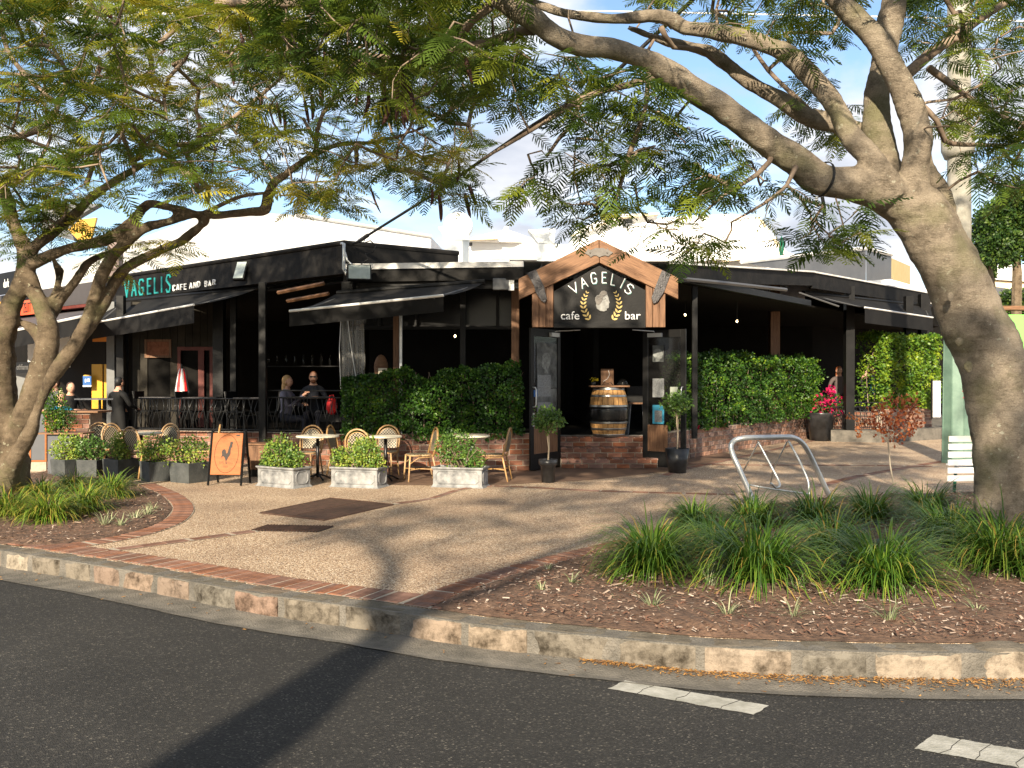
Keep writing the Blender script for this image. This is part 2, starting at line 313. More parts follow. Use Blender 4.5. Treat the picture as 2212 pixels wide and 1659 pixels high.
M['chip'] = leafmat('mulch_chips', [(0, (.09, .042, .026)), (1, (.5, .42, .35)), (.45, (.19, .095, .06)), (.75, (.31, .22, .16))], .9, 0)
M['paint'] = mat('road_paint', (.25, .245, .21), .8, (.42, .41, .37), 9, bump=.3, bscale=80, detail=12)
M['tile'] = mat('brown_paving', (.11, .07, .05), .5, (.2, .13, .09), 3, bump=.2)
M['black'] = mat('black_paint', (.004, .004, .004), .5, (.009, .0085, .008), 5, bump=.1, spec=.25)
M['fascia'] = mat('weathered_black_fascia', (.004, .004, .004), .7, (.016, .0145, .013), 3, bump=.3, bscale=12, detail=12, spec=.2)
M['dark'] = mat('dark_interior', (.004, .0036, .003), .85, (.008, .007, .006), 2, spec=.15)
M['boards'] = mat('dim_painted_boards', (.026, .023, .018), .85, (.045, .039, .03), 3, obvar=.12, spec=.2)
M['white'] = mat('white_render', (.8, .8, .78), .8, (.86, .86, .84), 1)
M['cream'] = mat('cream_paint', (.75, .62, .42), .8, (.8, .68, .48), 2)
M['iron'] = mat('white_roof_iron', (.78, .78, .76), .5, (.6, .58, .53), 3)
M['galv'] = mat('galvanised_steel', (.42, .44, .44), .42, (.6, .61, .6), 8, metal=.75, spec=.6)
M['duct'] = mat('galvanised_duct', (.55, .57, .56), .5, (.68, .7, .68), 3, metal=.3)
M['timber'] = wood('weathered_timber', (.11, .054, .028), (.27, .145, .075))
M['timber_v'] = wood('weathered_timber_upright', (.09, .044, .023), (.22, .117, .062), (30, 30, 2))
M['plate'] = mat('grey_steel_plate', (.11, .1, .09), .55, (.15, .135, .12), 10, metal=.2)
M['strap'] = mat('dark_steel_strap', (.05, .048, .05), .45, (.09, .085, .085), 14, metal=.5, bump=.3)
M['glass'] = mat('glass', (.02, .02, .02), .05, spec=.8, alpha=.22)
M['paper'] = mat('printed_paper', (.27, .28, .28), .8, (.13, .135, .135), 45, detail=3)
M['bluepaper'] = mat('blue_notice', (.05, .3, .45), .6)
M['rattan'] = mat('rattan_cane', (.3, .17, .07), .45, (.5, .32, .15), 14, obvar=.15)
M['weave'] = weave('woven_seat', (.012, .01, .008), (.34, .29, .2), 38)
M['tabletop'] = mat('cream_tabletop', (.66, .6, .46), .35, (.75, .7, .56), 8)
M['castiron'] = mat('black_cast_iron', (.01, .01, .01), .35)
M['lead'] = mat('pale_lead_planter', (.1, .104, .108), .6, (.34, .34, .335), 5.5, bump=.2, detail=8)
M['greyplanter'] = mat('charcoal_planter', (.04, .045, .045), .6, (.085, .09, .088), 5, bump=.3)
M['pot'] = mat('black_pot', (.012, .012, .013), .3, (.04, .04, .042), 6)
M['potsoil'] = mat('potting_soil', (.04, .028, .02), 1)
M['orange'] = wood('orange_board', (.25, .075, .018), (.34, .115, .03), (3, 3, 12))
M['ink'] = mat('dark_print', (.03, .022, .018), .7)
M['teal'] = mat('teal_letters', (.012, .2, .2), .4, (.02, .34, .33), 30)
M['white_letter'] = mat('white_letters', (.82, .82, .8), .5)
M['tealmetal'] = mat('pale_teal_metal', (.2, .45, .42), .35)
M['gold'] = mat('gold_paint', (.5, .37, .13), .5)
M['silver'] = mat('silver_relief', (.17, .17, .16), .6, (.28, .28, .265), 14, metal=.1, bump=.3, bscale=30)
M['awning'] = mat('black_awning_cloth', (.007, .007, .0075), .85, (.014, .0135, .013), 2, spec=.2)
M['bar_white'] = mat('white_awning_bar', (.7, .7, .68), .4)
M['bar_grey'] = mat('grey_awning_bar', (.07, .07, .07), .4)
M['redsign'] = mat('red_sign', (.75, .1, .04), .5)
M['yellow'] = mat('yellow_panel', (.55, .3, .015), .4)
M['orangep'] = mat('orange_panel', (.6, .2, .02), .5)
M['greywall'] = mat('grey_rendered_panel', (.14, .145, .145), .7, (.18, .185, .185), 4)
M['blue'] = mat('blue_panel', (.01, .09, .3), .5)
M['greysteel'] = mat('dark_grey_cladding', (.075, .08, .09), .5, (.1, .105, .115), 2)
M['green'] = mat('green_steel', (.1, .17, .13), .5, (.14, .22, .17), 6, bump=.15)
M['darkgreen'] = mat('dark_green_iron', (.005, .09, .05), .4)
M['lime'] = mat('lime_sign', (.2, .75, .12), .5)
M['cream_pole'] = mat('pale_trunk', (.2, .19, .155), .8, (.34, .325, .275), 5, bump=.3)
M['skin'] = mat('skin', (.5, .28, .19), .6); M['oak'] = wood('oak_staves', (.3, .15, .05), (.5, .29, .11), (20, 20, 2))
M['hoop'] = mat('steel_hoop', (.28, .28, .27), .3, (.4, .4, .38), 10, metal=.9); M['blackband'] = mat('black_gloss_paint', (.008, .008, .008), .25)
M['bark'] = bark('smooth_bark', (.13, .107, .08), (.3, .25, .19), (.4, .34, .26), (.45, .43, .34))
M['bark2'] = bark('ringed_bark', (.07, .052, .035), (.175, .133, .088), (.27, .21, .145), (.32, .3, .21))
M['twig'] = mat('twig_bark', (.12, .085, .06), .85, (.3, .23, .17), 3)
M['pod'] = mat('seed_pod', (.045, .02, .014), .6, (.13, .05, .035), 8)
M['rubber'] = mat('cable_black', (.012, .012, .012), .6)
M['grate'] = mat('rusty_iron_plate', (.05, .028, .018), .7, (.11, .06, .04), 12, metal=.3, bump=.4, bscale=80)
M['red'] = mat('red_cloth', (.6, .02, .02), .5); M['pvc'] = mat('clear_pvc', (.35, .35, .33), .12, spec=.9, alpha=.35)
M['bulb'] = mat('lit_bulb', (1, .75, .4), .5, emit=6)
M['redpaint'] = mat('faded_red_paint', (.09, .016, .01), .6, (.14, .03, .02), 6)
FR_L = leafmat('poinciana_leaf', [(0, (.03, .062, .012)), (1, (.48, .4, .05)), (.45, (.11, .175, .024)), (.75, (.26, .3, .03))], .5, .45)
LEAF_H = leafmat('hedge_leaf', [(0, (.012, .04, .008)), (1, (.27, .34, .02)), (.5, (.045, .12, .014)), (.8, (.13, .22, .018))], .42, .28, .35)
LEAF_S = leafmat('shrub_leaf', [(0, (.05, .11, .02)), (1, (.4, .44, .08)), (.5, (.12, .22, .04)), (.8, (.25, .34, .05))], .4, .3, .4)
LEAF_R = leafmat('russet_leaf', [(0, (.2, .045, .02)), (1, (.75, .3, .1)), (.5, (.42, .12, .045))], .5, .4)
LEAF_F = leafmat('flower_and_leaf', [(0, (.02, .07, .01)), (1, (.6, .02, .15)), (.5, (.06, .15, .02)), (.6, (.5, .01, .06))], .5, .3)
GRASS = leafmat('strap_grass', [(0, (.025, .075, .01)), (1, (.42, .3, .07)), (.5, (.085, .18, .02)), (.82, (.22, .3, .035))], .4, .35, .4)
WEED = leafmat('variegated_weed', [(0, (.1, .17, .06)), (1, (.36, .36, .22))], .5, .2)
LEAF_D = leafmat('dark_tree_leaf', [(0, (.012, .035, .008)), (1, (.09, .14, .02)), (.5, (.03, .07, .01))], .5, .2)
# ------------------------------------------------------------------ ground, road, kerb
kpx = [(0, 1189), (270, 1231), (550, 1281), (820, 1318), (1035, 1349), (1331, 1379), (1506, 1395), (1696, 1404), (1886, 1409), (2076, 1411)]
K = [G(a, b) for a, b in kpx]
K = [K[0] + (K[0] - K[1]).normalized() * (14 - i) for i in range(14)] + K + [K[-1] + Vector((.6 + i, .02 + .09 * i, 0)) for i in range(14)]
def offs(pts, d):
    out = []
    for i, p in enumerate(pts):
        t = (pts[min(i + 1, len(pts) - 1)] - pts[max(i - 1, 0)]).normalized()
        out.append(p + Vector((-t.y, t.x, 0)) * d)
    return out
Ks = [p for p, _ in spline([(q, 0) for q in K], .1)]
def sheet(name, poly, z, m, thick=0, kind='structure'):
    b = MB()
    pts = [(p[0], p[1], z) for p in poly]
    if thick: b.prism([(x, y, z - thick) for x, y, _ in pts], (0, 0, thick))
    else: b.poly(pts)
    o = b.obj(name, m); o['kind'] = kind
    bpy.context.view_layer.update()
    import bmesh
    bm = bmesh.new(); bm.from_mesh(o.data); bmesh.ops.recalc_face_normals(bm, faces=bm.faces)
    if not thick:
        for f in bm.faces:
            if f.normal.z < 0: f.normal_flip()
    bmesh.ops.triangulate(bm, faces=bm.faces); bm.to_mesh(o.data); bm.free()
    return o
b = MB(); b.poly([(-400, -400, -.2), (400, -400, -.2), (400, 600, -.2), (-400, 600, -.2)]); g = b.obj('ground', M['soil']); g['kind'] = 'structure'
gut = offs(Ks, -.34)
sheet('road', [(-40, -30), (40, -30), (40, gut[-1].y), ] + [(p.x, p.y) for p in gut[::-1]] + [(-40, gut[0].y)], -.15, M['asphalt'])
# gutter: shallow concrete channel
b = MB(); k0 = offs(Ks, .02)
for i in range(len(Ks) - 1):
    a0, a1, b0, b1 = k0[i], k0[i + 1], gut[i], gut[i + 1]
    c0, c1 = a0.lerp(b0, .8), a1.lerp(b1, .8)
    b.add([(a0.x, a0.y, -.152), (c0.x, c0.y, -.158), (c1.x, c1.y, -.158), (a1.x, a1.y, -.152)], [(0, 1, 2, 3)])
    j = .012 * noise.noise(Vector((c0.x * 5, c0.y * 5, 0))); j1 = .012 * noise.noise(Vector((c1.x * 5, c1.y * 5, 0)))
    b.add([(c0.x, c0.y, -.158), (b0.x + j, b0.y - .03 + j, -.143), (b1.x + j1, b1.y - .03 + j1, -.143), (c1.x, c1.y, -.158)], [(0, 1, 2, 3)])
o = b.obj('gutter', M['concrete']); o['kind'] = 'structure'
# kerb of separate sandstone blocks
kerb = empty('kerb', 'kerb of worn tan and pink sandstone blocks with cement joints', 'kerb', (0, 0, 0), kind='structure'); del kerb['category']
kc = MB(); ki = offs(Ks, .2)
km = offs(Ks, .012)
for i in range(len(Ks) - 1):
    kc.prism([(km[i].x, km[i].y, -.17), (km[i + 1].x, km[i + 1].y, -.17), (ki[i + 1].x, ki[i + 1].y, -.17), (ki[i].x, ki[i].y, -.17)], (0, 0, .168))
kc.obj('joint_cement', M['concrete'], kerb)
cum = [0]
for i in range(1, len(Ks)): cum.append(cum[-1] + (Ks[i] - Ks[i - 1]).length)
def kat(s):
    i = int(np.searchsorted(cum, s)); i = max(1, min(i, len(Ks) - 1)); t = (s - cum[i - 1]) / (cum[i] - cum[i - 1])
    return Ks[i - 1].lerp(Ks[i], t), (Ks[i] - Ks[i - 1]).normalized()
s = 9.5; ends = cum[-1] - 10.5; ns = 0
while s < ends:
    ln = rnd.uniform(.38, .5) if s < 16.5 else rnd.uniform(.42, .55)
    b = MB(); nx, ny, nz = 7, 4, 4; sd_ = rnd.random() * 50
    idx = {}; V = []
    mid_x = kat(s + ln / 2)[0].x; rounded = 2.62 < mid_x < 3.05
    def pt(i, j, k):
        t = i / nx; p, d = kat(s + .012 + (ln - .024) * t); nn = Vector((-d.y, d.x, 0))
        q = p + nn * (.21 * j / ny) + Vector((0, 0, -.165 + .165 * k / nz))
        ex = (abs(i - nx / 2) >= nx / 2) + (j == 0) + (k == nz)
        if ex > 1:
            q += Vector((0, 0, -.01 * (k == nz))) + d * (.01 if i == 0 else -.01 if i == nx else 0) + nn * (.012 if j == 0 else 0)
        if rounded:
            e_ = abs(t - .5) * 2; q += Vector((0, 0, -.05 * e_ ** 3 * (k / nz) + .012 * (k / nz))) + nn * .05 * e_ ** 3 * (1 - j / ny)
        q += nn * .018 * noise.noise(q * 7 + Vector((sd_, 0, 0))) + Vector((0, 0, .007 * noise.noise(q * 9 + Vector((0, sd_, 0)))))
        return q
    for i in range(nx + 1):
        for j in range(ny + 1):
            for k in range(nz + 1):
                if i in (0, nx) or j in (0, ny) or k in (0, nz): idx[i, j, k] = len(V); V.append(pt(i, j, k))
    F_ = []
    q = lambda *c: tuple(idx[x] for x in c)
    for i in range(nx):
        for k in range(nz): F_ += [q((i, 0, k), (i + 1, 0, k), (i + 1, 0, k + 1), (i, 0, k + 1))]
        for j in range(ny): F_ += [q((i, j, nz), (i + 1, j, nz), (i + 1, j + 1, nz), (i, j + 1, nz))]
    for e in (0, nx):
        for j in range(ny):
            for k in range(nz): F_.append(q((e, j, k), (e, j + 1, k), (e, j + 1, k + 1), (e, j, k + 1)))
    b.add(V, F_); b.obj('kerb_stone', M['stone'], kerb, smooth=False); s += ln + .012; ns += 1

# plaza
pl = [(p.x, p.y) for p in offs(Ks, .2)]
sheet('plaza', pl + [(45, pl[-1][1]), (45, 60), (-45, 60), (-45, pl[0][1])], 0, M['agg'], thick=.14)
# planted beds (mulch)
bedR_px = [(935, 1312), (1010, 1277), (1100, 1246), (1200, 1217), (1310, 1190), (1420, 1160), (1520, 1125), (1640, 1092), (1800, 1074), (2000, 1066), (2250, 1062), (2420, 1062)]
bedR = [G(a, c) for a, c in bedR_px]
inner = offs(Ks, .196)
kr = [p for p in inner if p.x > bedR[0].x - .02 and p.x < 7.4]
bedL_px = [(60, 1008), (160, 1015), (235, 1030), (300, 1048), (352, 1072), (374, 1098), (352, 1126), (290, 1150), (215, 1166), (120, 1180), (60, 1180)]
bedL = [G(a, c) for a, c in bedL_px]
kl = [p for p in inner if p.x < bedL[-1].x - .02 and p.x > -9]
def bed(name, outline, zc=.015, seed=0):
    """soil sheet with gentle relief clipped to outline"""
    xs = [p[0] for p in outline]; ys = [p[1] for p in outline]; st = .12
    nx, ny = int((max(xs) - min(xs)) / st) + 2, int((max(ys) - min(ys)) / st) + 2
    import bmesh
    bm = bmesh.new(); vsx = [bm.verts.new((p[0], p[1], .006)) for p in outline]; f = bm.faces.new(vsx)
    bmesh.ops.triangulate(bm, faces=[f])
    for k in range(5):
        bmesh.ops.subdivide_edges(bm, edges=[e for e in bm.edges if e.calc_length() > .3], cuts=1)
        bmesh.ops.triangulate(bm, faces=[f for f in bm.faces if len(f.verts) > 3])
    for v in bm.verts:
        if not v.is_boundary: v.co.z = zc + .012 * noise.noise(v.co * 14) + .03 * (noise.noise(v.co * 1.3 + Vector((seed, 0, 0))) + .5) + .02 * noise.noise(v.co * 5)
    bmesh.ops.recalc_face_normals(bm, faces=bm.faces)
    me = bpy.data.meshes.new(name); bm.to_mesh(me); bm.free(); me.materials.append(M['soil'])
    if me.polygons[0].normal.z < 0: me.flip_normals()
    o = link(bpy.data.objects.new(name, me)); o['kind'] = 'structure'; return o
outR = [(p.x, p.y) for p in bedR] + [(7.6, 9)] + [(p.x, p.y) for p in kr[::-1]]
outL = [(p.x, p.y) for p in bedL] + [(p.x, p.y) for p in kl[::-1]] + [(-9.3, 13.2), (-8.0, 16.3)]
bed('garden_bed', outR, seed=3); bed('garden_bed', outL, seed=9)
# brick edgings, each brick its own object
brick_cache = {}
def brick_me(dim, m, key):
    k = (tuple(round(x, 3) for x in dim), key)
    if k not in brick_cache:
        b = MB(); x, y, z = [d / 2 for d in dim]; c = min(dim) * .08
        # chamfered top/front brick: 20 tris-ish
        b.add([(-x, -y, -z), (x, -y, -z), (x, y, -z), (-x, y, -z), (-x, -y, z - c), (x, -y, z - c), (x, y, z - c), (-x, y, z - c), (-x + c, -y + c, z), (x - c, -y + c, z), (x - c, y - c, z), (-x + c, y - c, z)],
              [(0, 3, 2, 1), (0, 1, 5, 4), (1, 2, 6, 5), (2, 3, 7, 6), (3, 0, 4, 7), (4, 5, 9, 8), (5, 6, 10, 9), (6, 7, 11, 10), (7, 4, 8, 11), (8, 9, 10, 11)])
        brick_cache[k] = b.mesh('brick', m)
    return brick_cache[k]
def put(parent, me, name, loc, rz, dz=0):
    o = link(bpy.data.objects.new(name, me)); o.parent = parent; o.location = loc; o.rotation_euler = (rnd.uniform(-.01, .01), rnd.uniform(-.01, .01), rz); return o
def edging(label, line, wd=.3, bw=.078, off=0, z=.012, limit=400):
    e = empty('brick_edging', label, 'paving', kind='structure'); del e['category']
    sp_ = [p for p, _ in spline([(q, 0) for q in line], .05)]
    b = MB(); l1, l2 = offs(sp_, off - .01), offs(sp_, off + wd + .01)
    for i in range(len(sp_) - 1):
        b.add([(l1[i].x, l1[i].y, .006), (l1[i + 1].x, l1[i + 1].y, .006), (l2[i + 1].x, l2[i + 1].y, .006), (l2[i].x, l2[i].y, .006)], [(0, 1, 2, 3)])
    b.obj('mortar_bed', M['mortar'], e); acc = 0; cnt = 0
    me = brick_me((bw, wd, .06), M['paver'], 'pv')
    for i in range(len(sp_) - 1):
        seg = sp_[i + 1] - sp_[i]; acc += seg.length
        if acc >= bw + .006 and cnt < limit:
            acc -= bw + .006; d = seg.normalized(); nn = Vector((-d.y, d.x, 0)); c = sp_[i] + nn * (off + wd / 2)
            put(e, me, 'brick', (c.x, c.y, z - .03 + rnd.uniform(-.002, .002)), math.atan2(d.y, d.x)); cnt += 1
    return e
st_ = [p for p in Ks if -5.1 < p.x < bedR[0].x + .1]
edging('brick edging laid along the back of the stone kerb', [p for p in st_[::4]], .3, off=.21)
edging('curved brick edging around the right garden bed', bedR[:7], .22, off=0)
edging('curved brick edging around the left garden bed', bedL[::-1][1:8], .24, off=-.24)
# thin brick lines crossing the plaza (single soldier rows)
def line_row(label, pxs, wd=.11): return edging(label, [G(a, c) for a, c in pxs], wd, bw=.23, off=0, z=.008)
line_row('thin brick line from the kerb towards the steel plate', [(240, 1192), (420, 1168), (560, 1149)], .14)
line_row('thin brick line running on from the steel plate to the doors', [(850, 1091), (935, 1078), (1050, 1052), (1300, 1062), (1590, 1070)], .1)
line_row('thin brick line between the bicycle rack and the brick wall', [(1420, 1000), (1560, 1005), (1840, 1006), (2030, 1009)], .12)
line_row('thin brick line running diagonally to the brick wall', [(1440, 1030), (1491, 1013), (1600, 990), (1763, 952)], .14)
line_row('thin brick line running diagonally to the green pole', [(1780, 1052), (1879, 1027), (2054, 996)], .16)
# brown paved landing in front of the doors
sheet('landing', [G(a, c) for a, c in [(800, 1047), (1040, 1050), (1278, 1037), (1455, 1017), (1600, 988), (1500, 960), (800, 985)]], .004, M['tile'])
# steel plate and slatted drain grate
pp = [G(a, c) for a, c in [(562, 1109), (700, 1125), (850, 1091), (715, 1077)]]
t = empty('drain_cover', 'large square rusty steel plate set in the plaza', 'drain cover', (0, 0, 0)); b = MB()
b.prism([p + Vector((0, 0, -.02)) for p in pp], (0, 0, .028)); o = b.obj('plate', M['grate'], t); b = MB()
fr = [p + Vector((0, 0, .002)) for p in pp]
for i in range(4): b.tube([fr[i], fr[(i + 1) % 4]], .014, 4)
b.tube([fr[0].lerp(fr[1], .5) + Vector((0, 0, .004)), fr[3].lerp(fr[2], .5) + Vector((0, 0, .004))], .008, 4)
b.obj('frame', M['grate'], t)
t = empty('drain_grate', 'small slatted iron drain grate between plate and kerb', 'drain grate'); pp = [G(a, c) for a, c in [(540, 1147), (687, 1150), (722, 1138), (577, 1135)]]
b = MB(); b.prism([p + Vector((0, 0, -.02)) for p in pp], (0, 0, .024)); b.obj('sump', M['castiron'], t)
for i in range(22):
    b = MB(); f = (i + .5) / 22; a_, c_ = pp[0].lerp(pp[1], f), pp[3].lerp(pp[2], f); b.tube([a_ + Vector((0, 0, .008)), c_ + Vector((0, 0, .008))], .009, 4); b.obj('bar', M['grate'], t)
# road dashes
dashes = empty('road_markings', 'dashed white edge line', 'marking', kind='structure'); del dashes['category']
for q in ([(1313, 1487), (1626, 1543), (1662, 1524), (1350, 1470)], [(1974, 1617), (2260, 1668), (2290, 1634), (2014, 1586)]):
    c = [G(a, e, -.146) for a, e in q]; pts = []
    for i in range(4):
        A_, B_ = c[i], c[(i + 1) % 4]; n_ = 26 if i % 2 == 0 else 6
        for k in range(n_): p = A_.lerp(B_, k / n_); pts.append((p.x + rnd.uniform(-.006, .006), p.y + rnd.uniform(-.006, .006), -.146))
    b = MB(); b.poly(pts); b.obj('dash', M['paint'], dashes)
    b = MB()
    for k in range(3):
        f = (k + rnd.uniform(.5, .9)) / 3.3; a_, c_ = c[0].lerp(c[1], f), c[3].lerp(c[2], f + rnd.uniform(-.03, .03)); mid = a_.lerp(c_, .5) + Vector((rnd.uniform(-.02, .02), 0, 0))
        b.tube([a_ + Vector((0, 0, .0005)), mid.lerp(a_, .5) + Vector((rnd.uniform(-.03, .03), 0, .0005)), mid + Vector((0, 0, .0005)), c_ + Vector((0, 0, .0005))], .002, 3)
    b.obj('crack', M['asphalt'], dashes)

# chips of mulch and fallen leaves
def chips(name, outline, n, seed):
    xs = [p[0] for p in outline]; ys = [p[1] for p in outline]; pts = []
    r_ = random.Random(seed)
    while len(pts) < n:
        x, y = r_.uniform(min(xs), max(xs)), r_.uniform(min(ys), max(ys))
        if in_poly(x, y, outline): pts.append((x, y, r_.uniform(.035, .055)))
    loc = np.array(pts); a = nr.uniform(0, 6.28, n); d = np.stack([np.cos(a), np.sin(a), nr.uniform(-.35, .35, n)], 1); up = np.stack([nr.uniform(-.5, .5, n), nr.uniform(-.5, .5, n), np.ones(n)], 1)
    tv = np.array([(-.3, -1, 0), (.3, -1, 0), (.22, 1, 0), (-.25, .9, 0)]); tf = np.array([(0, 1, 2, 3)])
    o = link(bpy.data.objects.new(name, scatter(name, tv, tf, frames(d, up), loc, nr.uniform(.004, .02, n) * (1 + .8 * (nr.uniform(0, 1, n) > .93)), nr.uniform(0, 1, n) ** 1.15, M['chip']))); o['kind'] = 'stuff'; return o
tag(chips('mulch', outR, 40000, 1), 'coarse bark mulch covering the right garden bed'); tag(chips('mulch', outL, 9000, 2), 'bark mulch and dead leaves covering the left garden bed')
# leaf litter along the gutter by the right-hand kerb
n = 2200; pts = []
for i in range(n):
    u = rnd.random(); p, d = kat(cum[-1] - 14 - 1.9 + u * 3.2); o_ = Vector((-d.y, d.x, 0)) * -abs(rnd.gauss(0, .1 * u + .03)); pts.append((p.x + o_.x, p.y + o_.y - .01, -.148 + rnd.uniform(0, .012)))
a = nr.uniform(0, 6.28, n); d = np.stack([np.cos(a), np.sin(a), nr.uniform(-.2, .2, n)], 1); up = np.stack([nr.uniform(-.4, .4, n), nr.uniform(-.4, .4, n), np.ones(n)], 1)
LIT = leafmat('dry_leaf', [(0, (.14, .06, .025)), (1, (.5, .27, .08))], .8, .1)
o = link(bpy.data.objects.new('leaf_litter', scatter('leaf_litter', np.array([(-.3, -1, 0), (.3, -1, 0), (.4, .3, 0), (0, 1, 0)]), np.array([(0, 1, 2, 3)]), frames(d, up), np.array(pts), nr.uniform(.006, .016, n), nr.uniform(0, 1, n), LIT))); tag(o, 'orange leaf litter gathered in the gutter by the right kerb', kind='stuff')
n = 260; pts = []
for i in range(n):
    if i % 2: p, d = kat(rnd.uniform(9.5, cum[-1] - 12)); pts.append((p.x + rnd.gauss(0, .1), p.y - .15 + rnd.gauss(0, .13), -.146))
    else: q = G(rnd.uniform(300, 2000), rnd.uniform(1040, 1270), .004); pts.append(tuple(q))
a = nr.uniform(0, 6.28, n); d = np.stack([np.cos(a), np.sin(a), nr.uniform(-.1, .1, n)], 1); up = np.stack([nr.uniform(-.2, .2, n), nr.uniform(-.2, .2, n), np.ones(n)], 1)
o = link(bpy.data.objects.new('fallen_leaves', scatter('fallen_leaves', np.array([(-.35, -1, 0), (.35, -1, 0), (.4, .3, 0), (0, 1, .1)]), np.array([(0, 1, 2, 3)]), frames(d, up), np.array(pts), nr.uniform(.008, .02, n), nr.uniform(0, 1, n), LIT))); tag(o, 'few small dry leaves fallen on road and plaza', kind='stuff')

# ------------------------------------------------------------------ brick walls
def brick_wall(name, label, a, c, h, thick=.22, bl=.24, bh=.086, m='brick', cat='wall', z0=0, cap=True):
    a = Vector((a[0], a[1], 0)); c = Vector((c[0], c[1], 0)); d = (c - a); ln = d.length; d.normalize(); ang = math.atan2(d.y, d.x)
    t = empty(name, label, cat, (a.x, a.y, z0), ang)
    b = MB(); b.bbox((0, .008, 0), (ln, thick, h - .004)); b.obj('mortar_core', M['mortar'], t)
    rows = max(1, int(h / bh)); bh = h / rows; me = brick_me((bl - .016, bh - .015, .036), M[m], m); 
    for r in range(rows):
        x = -(.5 * bl if r % 2 else 0)
        while x < ln - .03:
            x0, x1 = max(x, 0), min(x + bl, ln)
            if x1 - x0 > .04:
                o = link(bpy.data.objects.new('brick', me)); o.parent = t
                o.matrix_local = Matrix.Translation(((x0 + x1) / 2, .009 + rnd.uniform(-.002, .002), r * bh + bh / 2)) @ Matrix.Rotation(R(90), 4, 'X') @ Matrix.Diagonal(((x1 - x0 - .016) / (bl - .016), 1, 1, 1))
            x += bl
    return t
wC = [(PX(724, 15.95), 15.95), (PX(1147, 16.35), 16.35)]
wL = [(PX(232, 18.6), 18.6), (PX(722, 17.3), 17.3)]
wR0, wR1 = G(1491, 990), G(1747, 947)
brick_wall('brick_wall', 'low red brick wall under the dark hedge left of the doors', wC[0], wC[1], .66)
brick_wall('brick_wall', 'shaded low red brick wall under the black iron railing', wL[0], wL[1], .6)
brick_wall('brick_wall', 'long low mixed brick wall under the hedge right of the doors', wR0, wR1, .58, m='brick2', thick=.3)
brick_wall('brick_wall', 'short dull brick wall end by the right entrance door', (2.72, 17.3), (wR0.x - .02, wR0.y - .02), .58, m='brick2')
wF0, wF1 = P(1800, 900, 24.6), P(2016, 900, 25.6)
brick_wall('brick_wall', 'far sunlit brick wall below the bright yellow-green hedge', (PX(1905, 24.3), 24.3), (PX(2013, 25.6), 25.6), .52, m='brick2', z0=.30, bl=.24)
brick_wall('brick_wall', 'far brick ledge behind the leaning iron rail', (PX(1800, 24.6), 24.6), (PX(1904, 24.45), 24.45), .46, m='brick', z0=.30)
# raised concrete terrace at the right
sheet('terrace', [(PX(1795, 24.0), 24.0), (PX(1905, 23.6), 23.6), (PX(2040, 25), 25), (PX(2200, 31), 31), (PX(1800, 31), 31)], .3, M['concrete'], thick=.3)
# brick steps in the doorway
t = empty('brick_steps', 'three red brick steps up through the entrance doorway', 'steps', (0, 0, 0))
X0, X1 = .88, 2.62
for i in range(3):
    y0 = 16.75 + i * .3; z0 = i * .175
    b = MB(); b.bbox((X0, y0 + .006, 0), (X1, 18.2 - .02 * i, z0 + .172)); b.obj('step', M['mortar'], t)
    me = brick_me((.232, .07, .036), M['brick'], 'brick'); me2 = brick_me((.105, .29, .03), M['brick'], 'brick')
    for r in range(2):
        x = X0 - (.12 if (r + i) % 2 else 0)
        while x < X1 - .05:
            x0, x1 = max(x, X0), min(x + .248, X1)
            if x1 - x0 > .05:
                o = link(bpy.data.objects.new('brick', me)); o.parent = t
                o.matrix_local = Matrix.Translation(((x0 + x1) / 2, y0 + .004, z0 + .043 + r * .086)) @ Matrix.Rotation(R(90), 4, 'X') @ Matrix.Diagonal(((x1 - x0 - .016) / .232, 1, 1, 1))
            x += .248
    x = X0
    while x < X1 - .05:
        put(t, me2, 'brick', (x + .058, y0 + .15, z0 + .165), 0); x += .117

# ------------------------------------------------------------------ the cafe building
cafe = empty('cafe_building', 'single storey black corner cafe with open front and timber gable entrance', 'building', (1.5, 17, 0))
def part(b, name, m, parent=cafe, smooth=False): return b.obj(name, m, parent, smooth, world=(parent is cafe))
A = Vector((PX(742, 16.6), 16.6, 0)); Bp = Vector((PX(228, 22.6), 22.6, 0)); Be = Vector((PX(-60, 28.2), 28.2, 0))
dL = (Bp - A).normalized(); nLo = Vector((dL.y, -dL.x, 0)); nLo = -nLo if nLo.y > 0 else nLo      # outward normal
ZT, ZB = 4.04, 3.49
b = MB(); b.wallbox(Bp, A, ZB, ZT, .3); part(b, 'fascia', M['fascia'])
Cb = Vector((PX(990, 18.0), 18.0, 0))
b = MB(); b.wallbox(A + Vector((.004, 0, 0)), Cb, 3.56, ZT - .004, .25); part(b, 'fascia', M['fascia'])
b = MB(); b.tube([Bp + Vector((0, 0, ZT)), A + Vector((0, 0, ZT)), Cb + Vector((0, 0, ZT))], .045, 8); part(b, 'parapet_capping', M['fascia'])
b = MB(); b.prism([(A.x, A.y + .1, 3.75), (Cb.x, Cb.y, 3.75), (Cb.x, 27, 3.75), (Bp.x, 27, 3.75), (Bp.x + .1, Bp.y + .2, 3.75)], (0, 0, .1)); part(b, 'roof', M['iron'])
